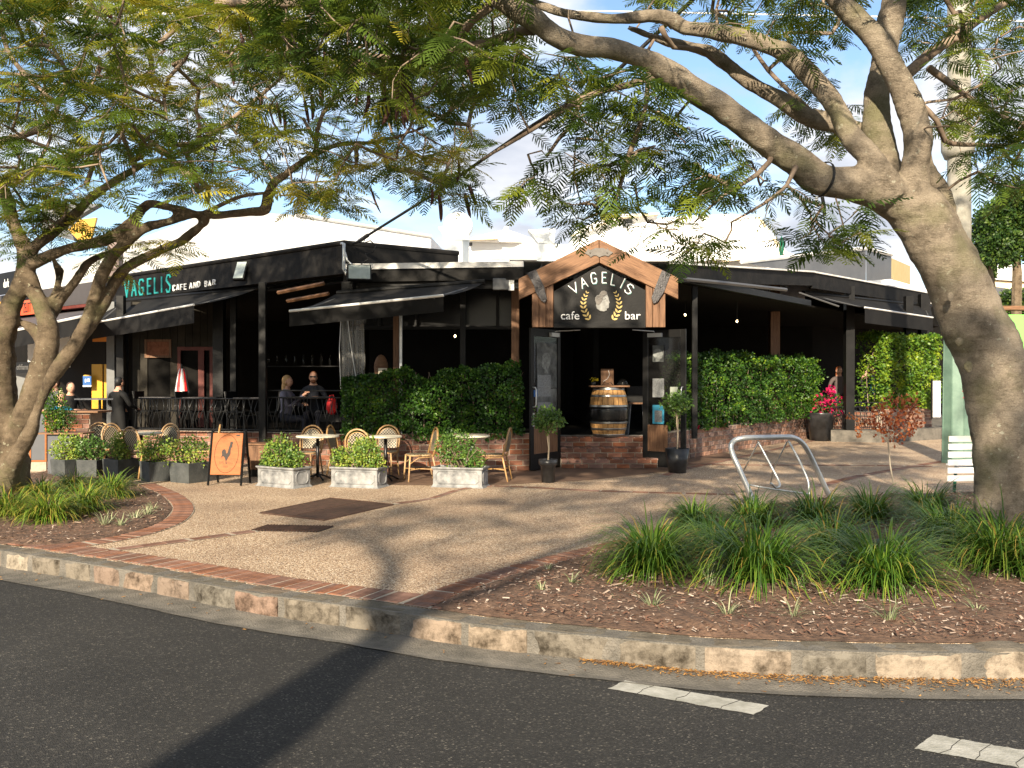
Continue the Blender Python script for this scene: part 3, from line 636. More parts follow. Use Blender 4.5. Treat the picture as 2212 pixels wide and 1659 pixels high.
# central fascia and iron roof
f0, f1 = (PX(742, 16.62), 16.62), (.2, 16.2)
F2 = [(2.8, 16.2), (PX(1755, 22), 22.0), (PX(2062, 31), 31.0)]
ZF = [3.57, 3.61, 4.12, 4.3]
b = MB(); b.wallbox(f0, f1, 3.34, 3.54, .08); part(b, 'fascia', M['fascia'])
b = MB(); b.wallbox((f0[0], f0[1] - .02), (f1[0], f1[1] - .02), 3.56, 3.66, .05); part(b, 'gutter', M['iron'])
def fas(a, c, za, zc, h=.3, name='fascia', m='fascia'):
    b = MB(); d = (Vector(c) - Vector(a)).normalized(); nn = Vector((-d.y, d.x)) * .08
    b.add([(a[0], a[1], za - h), (c[0], c[1], zc - h), (c[0], c[1], zc), (a[0], a[1], za), (a[0] + nn.x, a[1] + nn.y, za - h), (c[0] + nn.x, c[1] + nn.y, zc - h), (c[0] + nn.x, c[1] + nn.y, zc), (a[0] + nn.x, a[1] + nn.y, za)],
          [(0, 1, 2, 3), (5, 4, 7, 6), (3, 2, 6, 7), (1, 0, 4, 5), (0, 3, 7, 4), (2, 1, 5, 6)]); part(b, name, M[m])
fas(F2[0], F2[1], 3.6, 4.12, .3); fas(F2[1], F2[2], 4.12, 4.3, .36)
fas((F2[0][0], F2[0][1] - .06), (F2[1][0] + .05, F2[1][1] - .06), 3.64, 4.16, .035, 'roof_edge', 'iron'); fas((F2[1][0], F2[1][1] - .06), (F2[2][0], F2[2][1] - .06), 4.16, 4.34, .035, 'roof_edge', 'iron')
b = MB(); b.add([(f0[0], f0[1], 3.66), (f1[0], f1[1], 3.66), (2.8, 16.2, 3.66), (F2[1][0], 22, 4.15), (F2[2][0], 31, 4.33), (F2[2][0], 36, 4.5), (f0[0], 30, 4.35), (f0[0], 16.7, 3.66)], [(0, 1, 2, 6, 7), (2, 3, 6), (3, 4, 5, 6)]); part(b, 'roof', M['iron'])
# ribs on the roof iron
b = MB()
for i in range(14):
    x = -2.4 + i * .42; b.tube([(x, 16.75, 3.68), (x, 24, 4.05)], .015, 4)
part(b, 'roof_rib', M['iron'])
# ceiling, deck floor, interior back walls
inside = [(A.x, A.y + .35), (.3, 16.6), (2.7, 16.6), (F2[1][0], 22.4), (F2[2][0] - .5, 31), (F2[2][0], 36), (-18, 36), (Be.x, Be.y), (Bp.x, Bp.y + .4)]
def slab(name, poly, z, th, m):
    o = sheet(name, poly, z, M[m], thick=th); del o['kind']; rehang(o, cafe); return o
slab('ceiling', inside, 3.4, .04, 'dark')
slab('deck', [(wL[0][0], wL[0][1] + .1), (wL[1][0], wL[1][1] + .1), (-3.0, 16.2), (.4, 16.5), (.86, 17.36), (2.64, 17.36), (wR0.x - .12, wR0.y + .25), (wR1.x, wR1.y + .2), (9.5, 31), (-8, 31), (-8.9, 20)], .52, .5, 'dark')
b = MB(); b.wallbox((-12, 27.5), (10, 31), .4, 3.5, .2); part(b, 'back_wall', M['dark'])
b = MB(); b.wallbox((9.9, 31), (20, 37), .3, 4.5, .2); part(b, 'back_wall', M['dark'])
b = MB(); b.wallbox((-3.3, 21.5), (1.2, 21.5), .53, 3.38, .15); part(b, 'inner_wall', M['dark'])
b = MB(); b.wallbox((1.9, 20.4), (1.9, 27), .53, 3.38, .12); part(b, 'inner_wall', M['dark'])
# dim vertical boards of the back wall behind the railing
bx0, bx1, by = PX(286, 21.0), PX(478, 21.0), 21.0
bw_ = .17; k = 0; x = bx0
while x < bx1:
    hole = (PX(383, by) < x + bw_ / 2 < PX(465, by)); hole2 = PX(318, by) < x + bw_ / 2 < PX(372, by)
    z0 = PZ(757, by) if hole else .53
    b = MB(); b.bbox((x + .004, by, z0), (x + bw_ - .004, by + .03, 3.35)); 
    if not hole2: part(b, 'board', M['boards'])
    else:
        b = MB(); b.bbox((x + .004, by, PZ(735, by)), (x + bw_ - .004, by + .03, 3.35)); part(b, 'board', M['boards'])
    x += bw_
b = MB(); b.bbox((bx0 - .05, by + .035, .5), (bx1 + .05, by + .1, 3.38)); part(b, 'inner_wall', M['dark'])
# window pane coloured as brick to imitate a reflection, orange-red door frame
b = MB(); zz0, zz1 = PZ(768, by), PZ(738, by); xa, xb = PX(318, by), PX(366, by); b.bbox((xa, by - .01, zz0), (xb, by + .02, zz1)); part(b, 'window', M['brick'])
b = MB(); 
for (p, q) in (((xa - .05, by - .03, zz0 - .05), (xb + .05, by - .001, zz0 - .002)), ((xa - .05, by - .03, zz1 + .002), (xb + .05, by - .001, zz1 + .05)), ((xa - .05, by - .03, zz0 - .002), (xa - .002, by - .001, zz1)), ((xb + .002, by - .03, zz0), (xb + .05, by - .001, zz1))): b.bbox(p, q)
part(b, 'window_frame', M['timber_v'])
xa, xb, zt = PX(385, by), PX(463, by), PZ(757, by); xm = PX(430, by)
b = MB(); b.bbox((xa, by - .05, .53), (xa + .07, by - .002, zt)); b.bbox((xb - .09, by - .05, .53), (xb, by - .002, zt)); b.bbox((xa, by - .055, zt), (xb, by - .003, zt + .08)); b.bbox((xm, by - .06, .53), (xm + .13, by - .004, zt)); part(b, 'door_frame', M['redpaint'])
# posts
def post(px, Y, w_, z0, z1, m='black'):
    b = MB(); x = PX(px, Y); b.bbox((x - w_ / 2, Y - w_ / 2, z0), (x + w_ / 2, Y + w_ / 2, z1)); o = part(b, 'post', M[m]); bevel(o, .006)
post(568, 17.45, .13, .02, 3.42); post(752, 16.55, .2, .1, 3.33); post(474, 19.5, .22, .5, 3.4); post(262, 20.6, .16, .0, 3.45); post(505, 19.2, .12, .5, 3.4)
post(866, 16.7, .05, .6, 3.33, 'galv'); post(1113, 16.9, .14, .6, 3.33, 'timber_v'); post(856, 16.9, .1, .6, 3.33, 'timber_v'); post(1000, 17, .1, .6, 3.33)
post(1672, 24.2, .24, .5, 4.1, 'timber_v'); post(1834, 24, .22, .3, 4.0); post(1995, 27.2, .25, .3, 4.1); post(1500, 17.4, .1, .5, 3.6); post(1962, 25.7, .2, .3, 3.9)
# upper dark beams under the ceiling
for (p, q, z) in (((A.x, A.y + .1), (f1[0], f1[1] + .1), 3.2), ((3, 16.6), (F2[1][0], 22.1), 3.35)):
    b = MB(); b.wallbox(p, q, z, z + .13, .1); part(b, 'beam', M['black'])
b = MB(); b.wallbox((PX(740, 17.6), 17.6), (PX(1105, 17.6), 17.6), 2.55, 2.62, .06); part(b, 'beam', M['black'])
for px in (820, 900, 1000, 1075):
    b = MB(); x = PX(px, 17.6); b.bbox((x - .03, 17.57, 2.62), (x + .03, 17.6, 3.3)); part(b, 'window_bar', M['black'])
b = MB(); b.bbox((PX(740, 17.6), 17.64, 2.62), (PX(1105, 17.6), 17.65, 3.3)); part(b, 'high_window_pane', M['blackband'])
# shelves with bottles deep inside and a few hanging lit bulbs
for px, py, Y in ((983, 726, 20), (1592, 694, 21), (1420 + 60, 680, 21), (1216, 700, 24)):
    t = empty('pendant_lamp', 'tiny glowing bulb hanging in %s' % ('the left bay' if px == 983 else 'the right bay by the brown post' if px == 1592 else 'the right bay near the doors' if px == 1480 else 'the doorway'), 'lamp', P(px, py, Y), group='bulbs inside the cafe')
    b = MB(); b.blob((0, 0, 0), (.022, .022, .03), 8, 6); b.obj('bulb', M['bulb'], t, True); b = MB(); b.tube([(0, 0, .03), (0, 0, 3.4 - t.location.z)], .006, 4); b.obj('cord', M['rubber'], t)
t = empty('shelf', 'dark wall shelf of glasses behind the seated couple', 'shelf', P(650, 790, 21)); b = MB(); b.bbox((-.9, 0, -.02), (.9, .2, 0)); b.obj('board', M['black'], t); t.location.y = 21.2
for i in range(9):
    b = MB(); r_ = rnd.uniform(.025, .035); b.lathe([(r_, 0), (r_, rnd.uniform(.1, .22)), (r_ * .4, .25), (r_ * .4, .28)], 10, (0, 0, 0)); o = b.obj('bottle', M['glass'], None, True); o.location = (t.location.x - .8 + i * .2, 21.28, t.location.z); tag(o, 'small glass bottle on the dark shelf inside the cafe', 'bottle', 'bottles on the shelf inside')

# awnings: cloth, front bar, hanging valance
def awning(back, front, vz, label):
    t = link(bpy.data.objects.new('awning', None)); t['label'] = label; t.parent = cafe; t.matrix_parent_inverse = Matrix.Translation(cafe.location).inverted()
    b0, b1 = back; f0_, f1_ = front; b = MB(); n_ = 14; g1, g2 = [], []
    for i in range(n_ + 1):
        u = i / n_; g1.append(b0.lerp(b1, u)); g2.append(f0_.lerp(f1_, u))
    V = []
    for i in range(n_ + 1):
        for j in range(5):
            v = j / 4; p = g1[i].lerp(g2[i], v); p = p + Vector((0, 0, -.05 * math.sin(v * math.pi) + .012 * noise.noise(p * 2.5))); V.append(p)
    b.add(V, [(i * 5 + j, i * 5 + j + 1, (i + 1) * 5 + j + 1, (i + 1) * 5 + j) for i in range(n_) for j in range(4)])
    b.obj('canopy', M['awning'], t, True)
    b = MB(); b.tube([f0_, f1_], .022, 8); b.obj('front_bar', M['bar_white'], t)
    b = MB(); V = []
    for i in range(n_ * 2 + 1):
        p = f0_.lerp(f1_, i / (n_ * 2)); o_ = .012 * noise.noise(p * 3); V += [p + Vector((0, o_, -.015)), p + Vector((0, o_ * 2.2, -vz))]
    b.add(V, [(2 * i, 2 * i + 1, 2 * i + 3, 2 * i + 2) for i in range(n_ * 2)]); b.obj('valance', M['awning'], t, True)
    b = MB(); b.tube([b0, b1], .05, 8); b.obj('cassette', M['black'], t)
    for u in (.06, .94):
        b = MB(); b.tube([b0.lerp(b1, u) + Vector((0, 0, -.05)), f0_.lerp(f1_, u) + Vector((0, 0, -.03))], .018, 6); b.obj('arm', M['bar_grey'], t)
awning((P(728, 634, 16.45), P(1047, 609, 16.05)), (P(625, 672, 15.6), P(958, 638, 14.9)), .26, 'black awning left of the entrance with a pale front bar')
awning((P(250, 652, 21.8), P(560, 622, 18.7)), (P(199, 698, 21.0), P(419, 658, 18.2)), .36, 'black awning below the long lettered fascia')
awning((P(1735, 632, 22.2), P(2010, 662, 28)), (P(1868, 664, 22.9), P(2015, 686, 26.2)), .38, 'grey-black awning at the right end of the cafe')
b = MB(); b.tube([P(1560, 611, 17.6), P(1698, 626, 19.4)], .04, 6); b.tube([P(1468, 602, 16.5), P(1560, 611, 17.6)], .04, 6); part(b, 'rolled_awning', M['bar_grey'])
b = MB(); b.tube([P(1726, 632, 20.8), P(1812, 662, 21.0)], .02, 6); part(b, 'awning_arm', M['bar_grey'])
for (p, q, Y) in (((600, 632), (700, 612), 17.2), ((620, 650), (710, 634), 17.4)):
    b = MB(); a_, c_ = P(*p, Y), P(*q, Y - .5); b.tube([a_, c_], .035, 4); part(b, 'ceiling_batten', M['timber'])

# fascia lettering
GL = {'V': [[(0, 1), (.5, 0), (1, 1)]], 'A': [[(0, 0), (.5, 1), (1, 0)], [(.2, .36), (.8, .36)]], 'G': [[(1, .86), (.8, 1), (.2, 1), (0, .8), (0, .2), (.2, 0), (.8, 0), (1, .2), (1, .45), (.6, .45)]],
      'E': [[(1, 1), (0, 1), (0, 0), (1, 0)], [(0, .52), (.8, .52)]], 'L': [[(0, 1), (0, 0), (1, 0)]], 'I': [[(.5, 0), (.5, 1)]], 'S': [[(1, .86), (.75, 1), (.25, 1), (0, .8), (0, .68), (1, .34), (1, .2), (.75, 0), (.25, 0), (0, .15)]],
      'C': [[(1, .86), (.8, 1), (.2, 1), (0, .8), (0, .2), (.2, 0), (.8, 0), (1, .15)]], 'F': [[(1, 1), (0, 1), (0, 0)], [(0, .52), (.8, .52)]], 'N': [[(0, 0), (0, 1), (1, 0), (1, 1)]], 'D': [[(0, 0), (0, 1), (.6, 1), (1, .75), (1, .25), (.6, 0), (0, 0)]],
      'B': [[(0, 0), (0, 1), (.7, 1), (1, .85), (1, .65), (.7, .52), (0, .52)], [(.7, .52), (1, .38), (1, .15), (.7, 0), (0, 0)]], 'R': [[(0, 0), (0, 1), (.7, 1), (1, .85), (1, .65), (.7, .52), (0, .52)], [(.5, .52), (1, 0)]]}
def letter(ch, w_, h, st, M4, m, parent, name='letter', depth=.02, slant=0):
    b = MB()
    for pl_ in GL[ch]:
        for i in range(len(pl_) - 1):
            a_, c_ = Vector((pl_[i][0] * w_, pl_[i][1] * h)), Vector((pl_[i + 1][0] * w_, pl_[i + 1][1] * h)); d = (c_ - a_); 
            if d.length < 1e-6: continue
            d.normalize(); nn = Vector((-d.y, d.x)) * st / 2; a_ -= d * st * .35; c_ += d * st * .35
            off = depth + .0006 * i
            q = [M4 @ Vector((p.x, -off, p.y)) for p in (a_ - nn, c_ - nn, c_ + nn, a_ + nn)]; r_ = [M4 @ Vector((p.x, .0, p.y)) for p in (a_ - nn, c_ - nn, c_ + nn, a_ + nn)]
            b.add(q + r_, [(0, 1, 2, 3), (1, 0, 4, 5), (2, 1, 5, 6), (3, 2, 6, 7), (0, 3, 7, 4)])
    o = b.obj(name, m, parent, world=(parent is cafe)); return o
angL = math.atan2(-dL.y, -dL.x)
def on_wing(px, py):
    d = ray(px, py); o = Vector((0, 0, CAMZ)); n_ = nLo; s_ = (A + nLo * .004 - o).dot(n_) / d.dot(n_); return o + d * s_
def group_part(name, label=None):
    t = link(bpy.data.objects.new(name, None)); t.parent = cafe; t.matrix_parent_inverse = Matrix.Translation(cafe.location).inverted()
    if label: t['label'] = label
    return t
sign = group_part('fascia_sign', 'long fascia lettering reading VAGELIS CAFE AND BAR')
WL = [('V', 270, 280, 642, 608, 0), ('A', 286, 295, 639, 608, 0), ('G', 302, 311, 637, 605, 0), ('E', 320, 327, 635, 603, 0), ('L', 335, 342, 633, 601, 0), ('I', 349, 354, 631, 599, 0), ('S', 361, 369, 631, 595, 0),
      ('C', 375, 379, 628, 617, 1), ('A', 383, 387, 626, 615, 1), ('F', 391, 395, 626, 615, 1), ('E', 399, 403, 625, 614, 1), ('A', 411, 416, 623, 612, 1), ('N', 420, 425, 622, 611, 1), ('D', 428, 433, 620, 609, 1), ('B', 444, 448, 619, 608, 1), ('A', 452, 456, 617, 607, 1), ('R', 461, 466, 615, 605, 1)]
for ch, a_, c_, yb, yt, k in WL:
    p0, p1, tp = on_wing(a_, yb), on_wing(c_, yb), on_wing(a_, yt)
    letter(ch, (p1 - p0).length if ch != 'I' else .05, tp.z - p0.z, .038 if k == 0 else .02, Matrix.Translation(p0) @ Matrix.Rotation(angL, 4, 'Z'), M['teal'] if k == 0 else M['white_letter'], sign)
def text(s_, size, m, M4, parent, name='lettering', depth=.004, sx=1, align='LEFT', shear=0):
    cu = bpy.data.curves.new(name, 'FONT'); cu.body = s_; cu.size = size; cu.extrude = depth; cu.align_x = align; cu.resolution_u = 3; cu.shear = shear
    tmp = bpy.data.objects.new('t', cu); COL.objects.link(tmp); bpy.context.view_layer.update()
    me = bpy.data.meshes.new_from_object(tmp.evaluated_get(bpy.context.evaluated_depsgraph_get())); bpy.data.objects.remove(tmp)
    me.materials.clear(); me.materials.append(m); me.transform(M4 @ Matrix.Rotation(R(90), 4, 'X') @ Matrix.Scale(sx, 4, (1, 0, 0))); me.update()
    o = link(bpy.data.objects.new(name, me)); o.parent = parent; return o
T = Matrix.Translation
# ------------------------------------------------------------------ timber gable over the doors
gb = group_part('entrance_gable', 'weathered timber gable with black sign panel above the doors')
GY = 15.95
def gp(px, py, dy=0): return P(px, py, GY + dy)
def gprism(pts, y0, y1, name, m, bev=.006):
    b = MB(); b.prism([P(x, y, GY) + Vector((0, y0, 0)) for x, y in pts], (0, y1 - y0, 0)); o = b.obj(name, m, gb)
    if bev: bevel(o, bev)
    return o
# beams (object axes along the beam for the grain)
def beam(p_out_top, p_apex, p_in_apex, p_out_bot, name='beam'):
    pts = [P(*p, GY) for p in (p_out_top, p_apex, p_in_apex, p_out_bot)]
    d = (pts[1] - pts[0]); ang = math.atan2(d.z, d.x); c = pts[0].copy(); Mi = (T(c) @ Matrix.Rotation(-ang, 4, 'Y')).inverted()
    b = MB(); b.prism([Mi @ p for p in pts], (0, .14, 0)); o = b.obj(name, M['timber'], gb); o.location = c; o.rotation_euler = (0, -ang, 0); bevel(o, .008); return o
beam((1120, 602), (1293.5, 516), (1294.5, 567), (1121, 647))
beam((1294.6, 516.5), (1465, 600), (1465, 646), (1295.6, 567.5))
for x0, x1 in ((1149.5, 1164), (1165, 1179), (1180, 1195.5), (1396, 1410), (1411, 1424), (1425, 1438)):
    xa, xb = PX(x0, GY), PX(x1, GY); b = MB(); b.bbox((xa, GY + .03 + rnd.uniform(0, .01), 2.5), (xb, GY + .17, 3.42 if (x0 not in (1149.5, 1425)) else 3.2)); o = b.obj('post_board', M['timber_v'], gb); bevel(o, .006)
gprism([(1197, 708), (1197, 628), (1295, 572), (1396, 626), (1396, 708)], .09, .15, 'sign_panel', M['black'], 0)
gprism([(1197, 708), (1396, 708), (1396, 699), (1197, 699)], .05, .088, 'head_rail', M['black'])
# ridge plate with curly outline and bolts
op = [(860, 230), (885, 205), (905, 170), (925, 190), (960, 185), (1000, 165), (1050, 168), (1095, 165), (1140, 185), (1150, 165), (1170, 195), (1225, 225), (1185, 255), (1165, 275), (1120, 262), (1090, 268), (1045, 285), (1010, 262), (975, 262), (935, 285), (915, 262), (880, 245)]
gprism([(1118 + x * .1685, 508 + y * .1685) for x, y in op][::-1], -.02, -.001, 'ridge_plate', M['plate'], .002)
for x, y in ((932, 225), (1150, 225)):
    b = MB(); b.blob(gp(1118 + x * .1685, 508 + y * .1685, -.02), (.016, .014, .016), 8, 6); b.obj('bolt', M['plate'], gb, True)
for pts in ([(120, 490), (235, 440), (340, 660), (375, 820), (350, 870), (300, 840), (230, 730), (210, 650)], [(1850, 450), (1960, 500), (1880, 720), (1790, 860), (1740, 880), (1715, 800), (1770, 650)]):
    gprism([(1118 + x * .1685, 508 + y * .1685) for x, y in pts], -.022, -.001, 'strap', M['strap'], .003)
    for f in ((.25, .12), (.62, .45), (.8, .88)):
        x = pts[0][0] * (1 - f[1]) + pts[-3][0] * f[1] + (45 if pts[0][0] < 1000 else 30); y = pts[0][1] * (1 - f[1]) + pts[-3][1] * f[1] + 20
        b = MB(); b.blob(gp(1118 + x * .1685, 508 + y * .1685, -.024), (.012, .01, .012), 8, 6); b.obj('bolt', M['strap'], gb, True)
# arched VAGELIS
SY = GY + .085
for ch, cx, cy, w_, h, a in (('V', 722, 680, 100, 120, 28), ('A', 845, 610, 78, 125, 19), ('G', 975, 552, 62, 135, 8), ('E', 1110, 545, 52, 135, 0), ('L', 1228, 570, 48, 140, -10), ('I', 1345, 617, 30, 130, -27), ('S', 1428, 690, 78, 120, -33)):
    c = P(1118 + cx * .1685, 508 + cy * .1685, SY); k = .1685 / 2012 * SY; wd, hh = w_ * k, h * k
    M4 = T(c) @ Matrix.Rotation(-R(a), 4, 'Y') @ T((-wd / 2, -.001, -hh / 2)); letter(ch, wd, hh, .0125, M4, M['white_letter'], gb)
    M5 = T(c + Vector((.008, .0, -.01))) @ Matrix.Rotation(-R(a), 4, 'Y') @ T((-wd / 2, -.0005, -hh / 2)); letter(ch, wd, hh, .013, M5, M['tealmetal'], gb, depth=.006)
k = .1685 / 2012 * SY
text('cafe', .2, M['white_letter'], T(P(1118 + 548 * .1685, 508 + 1080 * .1685, SY) + Vector((0, -.008, 0))), gb, sx=1.05)
text('bar', .2, M['white_letter'], T(P(1118 + 1368 * .1685, 508 + 1080 * .1685, SY) + Vector((0, -.008, 0))), gb, sx=1.05)
# laurel sprays
def laurel(pts, flip):
    for i, (x, y, a, sc_) in enumerate(pts):
        for sgn in (-1, 1):
            c = P(1118 + x * .1685, 508 + y * .1685, SY); b = MB(); L_ = .075 * sc_; an = R(a + sgn * 42)
            d = Vector((math.sin(an), 0, math.cos(an))); pn = Vector((d.z, 0, -d.x)); q = [c, c + d * L_ * .35 + pn * L_ * .2, c + d * L_ * .75 + pn * L_ * .16, c + d * L_, c + d * L_ * .7 - pn * L_ * .16, c + d * L_ * .3 - pn * L_ * .18]
            b.prism([v + Vector((0, -.006, 0)) for v in q], (0, .005, 0)); b.obj('laurel_leaf', M['gold'], gb)
lp = [(885, 745, 28, .65), (862, 790, 24, .8), (846, 838, 14, .95), (840, 890, 4, 1.05), (846, 942, -6, 1.1), (864, 994, -16, 1.15), (892, 1042, -28, 1.2), (925, 1082, -38, 1.2)]
laurel(lp, 1); laurel([(2144 - x, y, -a, s_) for x, y, a, s_ in lp], -1)
# profile medallion
pr = [(1080, 715), (1115, 712), (1145, 730), (1150, 765), (1165, 800), (1170, 830), (1183, 868), (1172, 876), (1172, 905), (1168, 935), (1140, 945), (1145, 965), (1110, 980), (1060, 975), (1015, 945), (1003, 905), (1008, 880), (993, 840), (995, 800), (1015, 775), (1045, 765), (1062, 735)]
MP = lambda x, y, d: P(1118 + x * .1685, 508 + y * .1685, SY) + Vector((0, d, 0))
b = MB(); b.prism([MP(x, y, -.022) for x, y in pr], (0, .02, 0)); bevel(b.obj('medallion', M['silver'], gb), .006, 3)
hairp = [(1062, 735), (1080, 718), (1115, 715), (1143, 732), (1146, 765), (1120, 775), (1095, 800), (1085, 840), (1060, 880), (1035, 900), (1010, 880), (997, 840), (998, 802), (1017, 778), (1046, 768)]
b = MB(); b.prism([MP(x, y, -.03) for x, y in hairp], (0, .007, 0)); bevel(b.obj('medallion_hair', M['plate'], gb), .004, 2)
b = MB(); b.blob(MP(1145, 845, -.023), (.007, .004, .005), 8, 5); b.obj('medallion_eye', M['strap'], gb, True)
rp = random.Random(3); b = MB()
for i in range(9):
    x, y = 1015 + i * 12, 800 + 30 * math.sin(i * 1.7); b.tube([MP(x, y, -.032), MP(x + 12, y - 18, -.034), MP(x + 20, y - 4, -.032)], .004, 4)
b.obj('medallion_curl', M['silver'], gb, True)

# ------------------------------------------------------------------ glazed doors standing open
def door(hx, hy, ox, oy, label, posters, handle_out, tall=2.5):
    d = Vector((ox - hx, oy - hy, 0)); ln = d.length; ang = math.atan2(d.y, d.x)
    t = link(bpy.data.objects.new('door', None)); t['label'] = label; t.location = (hx, hy, 0); t.rotation_euler = (0, 0, ang); t.parent = cafe; t.matrix_parent_inverse = T(cafe.location).inverted()
    st = .1
    for (p, q) in (((0, -.02, .02), (st, .02, tall)), ((ln - st, -.02, .02), (ln, .02, tall)), ((st, -.019, .02), (ln - st, .019, .3)), ((st, -.019, tall - .14), (ln - st, .019, tall))):
        b = MB(); b.bbox(p, q); bevel(b.obj('rail' if p[0] == st else 'stile', M['black'], t), .004)
    b = MB(); b.bbox((st, -.004, .3), (ln - st, .004, tall - .14)); b.obj('pane', M['glass'], t)
    return t, ln
dl, lnl = door(.87, 17.0, PX(1145, 16.15), 16.15, 'left glazed door swung open with posters behind the glass', None, 1)
dr, lnr = door(2.40, 17.05, PX(1482, 16.55), 16.55, 'right glazed door swung open with notices on the glass', None, 1)
def on_door(t, x0, x1, z0, z1, side, name, m, label=None, th=.004, y=.01):
    b = MB(); b.bbox((x0, side * y, z0), (x1, side * (y + th), z1)); o = b.obj(name, m, t)
    if label: o['label'] = label
    return o
PO = mat('photo_print', (.015, .017, .017), .5, (.13, .14, .135), 5.5, detail=5)
PL = mat('photo_print_pale', (.03, .033, .033), .5, (.16, .17, .165), 4, detail=4)
# camera-facing side: left door's local y axis: pick the side facing the camera
def camside(t):
    n_ = Vector((-math.sin(t.rotation_euler.z), math.cos(t.rotation_euler.z), 0)); return 1 if n_.dot(Vector((0, 0, 0)) - t.location) > 0 else -1
s1, s2 = camside(dl), camside(dr)
on_door(dl, .13, lnl - .2, 1.45, 2.25, s1, 'poster', PO, 'grey photographic poster of a carved stone head'); on_door(dl, .13, lnl - .2, .95, 1.44, s1, 'poster', PL)
on_door(dl, .35, lnl - .22, 1.3, 1.68, s1, 'notice', M['paper'], th=.003, y=.016); on_door(dl, .35, lnl - .22, .82, 1.2, s1, 'notice', M['paper'], th=.003, y=.016)
on_door(dl, lnl - .2, lnl - .08, 1.3, 1.42, s1, 'sticker', M['blue'], y=.024)
on_door(dr, .2, .42, 1.92, 2.22, s2, 'poster', PO, 'small print of a stone head'); on_door(dr, .2, .43, 1.28, 1.62, s2, 'notice', M['paper']); on_door(dr, .55, .7, 1.24, 1.47, s2, 'notice', mat('pale_notice', (.3, .33, .27), .7))
on_door(dr, .2, .43, .8, 1.14, s2, 'notice', M['bluepaper'], 'blue framed certificate'); on_door(dr, .245, .39, .83, 1.04, s2, 'certificate', M['paper'], y=.016)
on_door(dr, .1, .5, .3, .78, s2, 'kick_panel', M['timber_v'], y=.008)
on_door(dl, .1, lnl - .1, .3, .78, s1, 'kick_panel', M['timber_v'], y=.008)
# simple generic carved-head relief painted flat on the prints
STN = mat('print_pale_grey', (.26, .275, .265), .7, (.08, .085, .082), 16)
def head_print(t, x, z, s_, side, y):
    out = [(0, 1), (.25, .97), (.45, .8), (.5, .55), (.56, .4), (.5, .34), (.5, .2), (.42, .08), (.25, .02), (.22, -.2), (-.2, -.25), (-.22, .1), (-.42, .3), (-.5, .6), (-.4, .85), (-.2, .98)]
    b = MB(); pts = [(x + p * s_, side * y, z + q * s_) for p, q in out]; b.prism(pts, (0, side * .002, 0)); b.obj('print', STN, t)
head_print(dl, (lnl - .07) / 2 + .02, 1.78, .3, s1, .0145); head_print(dr, .3, 1.97, .19, s2, .0145)
for t, s_, ln in ((dl, s1, lnl), (dr, s2, lnr)):
    b = MB(); x = ln - .05; y = s_ * .02; b.tube([(x, y, 1.12), (x, y + s_ * .06, 1.13), (x, y + s_ * .075, 1.17), (x, y + s_ * .075, 1.42), (x, y + s_ * .06, 1.46), (x, y, 1.47)], .013, 8); b.obj('handle', M['galv'], t, True)
    b = MB(); b.bbox((.12, y, tall_ := 2.37), (.4, y + s_ * .05, 2.44)); b.obj('closer', M['duct'], t)
    b = MB(); b.tube([(.25, y + s_ * .03, 2.46), (.28, y + s_ * .1, 2.47), (.02, y + s_ * .42, 2.49)], .009, 6); b.obj('closer_arm', M['duct'], t)
b = MB(); b.bbox((lnl - .09, s1 * .02, .78), (lnl - .05, s1 * .035, 1.02)); b.tube([(lnl - .07, s1 * .03, .93), (lnl - .07, s1 * .07, .93), (lnl - .19, s1 * .07, .92)], .009, 6); b.obj('lever_lock', M['galv'], dl)
# white box under the roof left of the gable, floodlights, conduit, service cable
t = empty('meter_box', 'small white box under the eave left of the gable', 'box', P(1082, 614, 16.3)); b = MB(); b.box((0, 0, 0), (.28, .12, .2)); bevel(b.obj('casing', M['greywall'], t), .008); b = MB(); b.box((.18, 0, 0), (.1, .1, .22)); b.obj('side_casing', M['duct'], t)
def flood(px, py, Y, rz, tilt, label, w_=.36, h=.3, cls='floodlight'):
    t = empty('floodlight', label, 'floodlight', P(px, py, Y), rz); e = Matrix.Rotation(tilt, 4, 'X')
    b = MB(); b.box((0, 0, 0), (w_, .09, h), M=e); bevel(b.obj('housing', M['black'], t), .012)
    b = MB(); b.box((0, 0, 0), (w_ - .05, .006, h - .05), M=e @ T((0, -.05, 0))); b.obj('lens', mat('pale_lens', (.36, .42, .4), .3, (.5, .56, .54), 6), t)
    b = MB(); b.tube([(-w_ / 2 - .01, 0, 0), (-w_ / 2 - .01, .12, -.1), (w_ / 2 + .01, .12, -.1), (w_ / 2 + .01, 0, 0)], .012, 5); b.tube([(0, .12, -.1), (0, .3, -.12)], .012, 5); b.obj('bracket', M['black'], t)
flood(776, 590, 16.25, R(12), R(-18), 'square floodlight with a pale lens at the roof corner', .42, .3)
flood(521, 586, 18.6, angL + R(25), R(-25), 'tilted floodlight above the CAFE AND BAR lettering', .26, .42)
t = empty('conduit', 'pale looping conduit pipe bent over the roof corner', 'pipe', P(744, 530, 16.5)); b = MB(); q = [P(x, y, Y) - t.location for x, y, Y in ((732, 530, 16.9), (738, 526, 16.6), (743, 527, 16.42), (743, 560, 16.4), (742, 580, 16.4), (748, 592, 16.4), (762, 594, 16.35))]
b.tube(q, .028, 8); b.obj('pipe', M['galv'], t, True); b = MB(); b.tube([P(x, y, Y) - t.location for x, y, Y in ((745, 545, 16.41), (750, 563, 16.4), (762, 574, 16.38), (772, 578, 16.36))], .02, 8); b.obj('pipe', M['galv'], t, True)
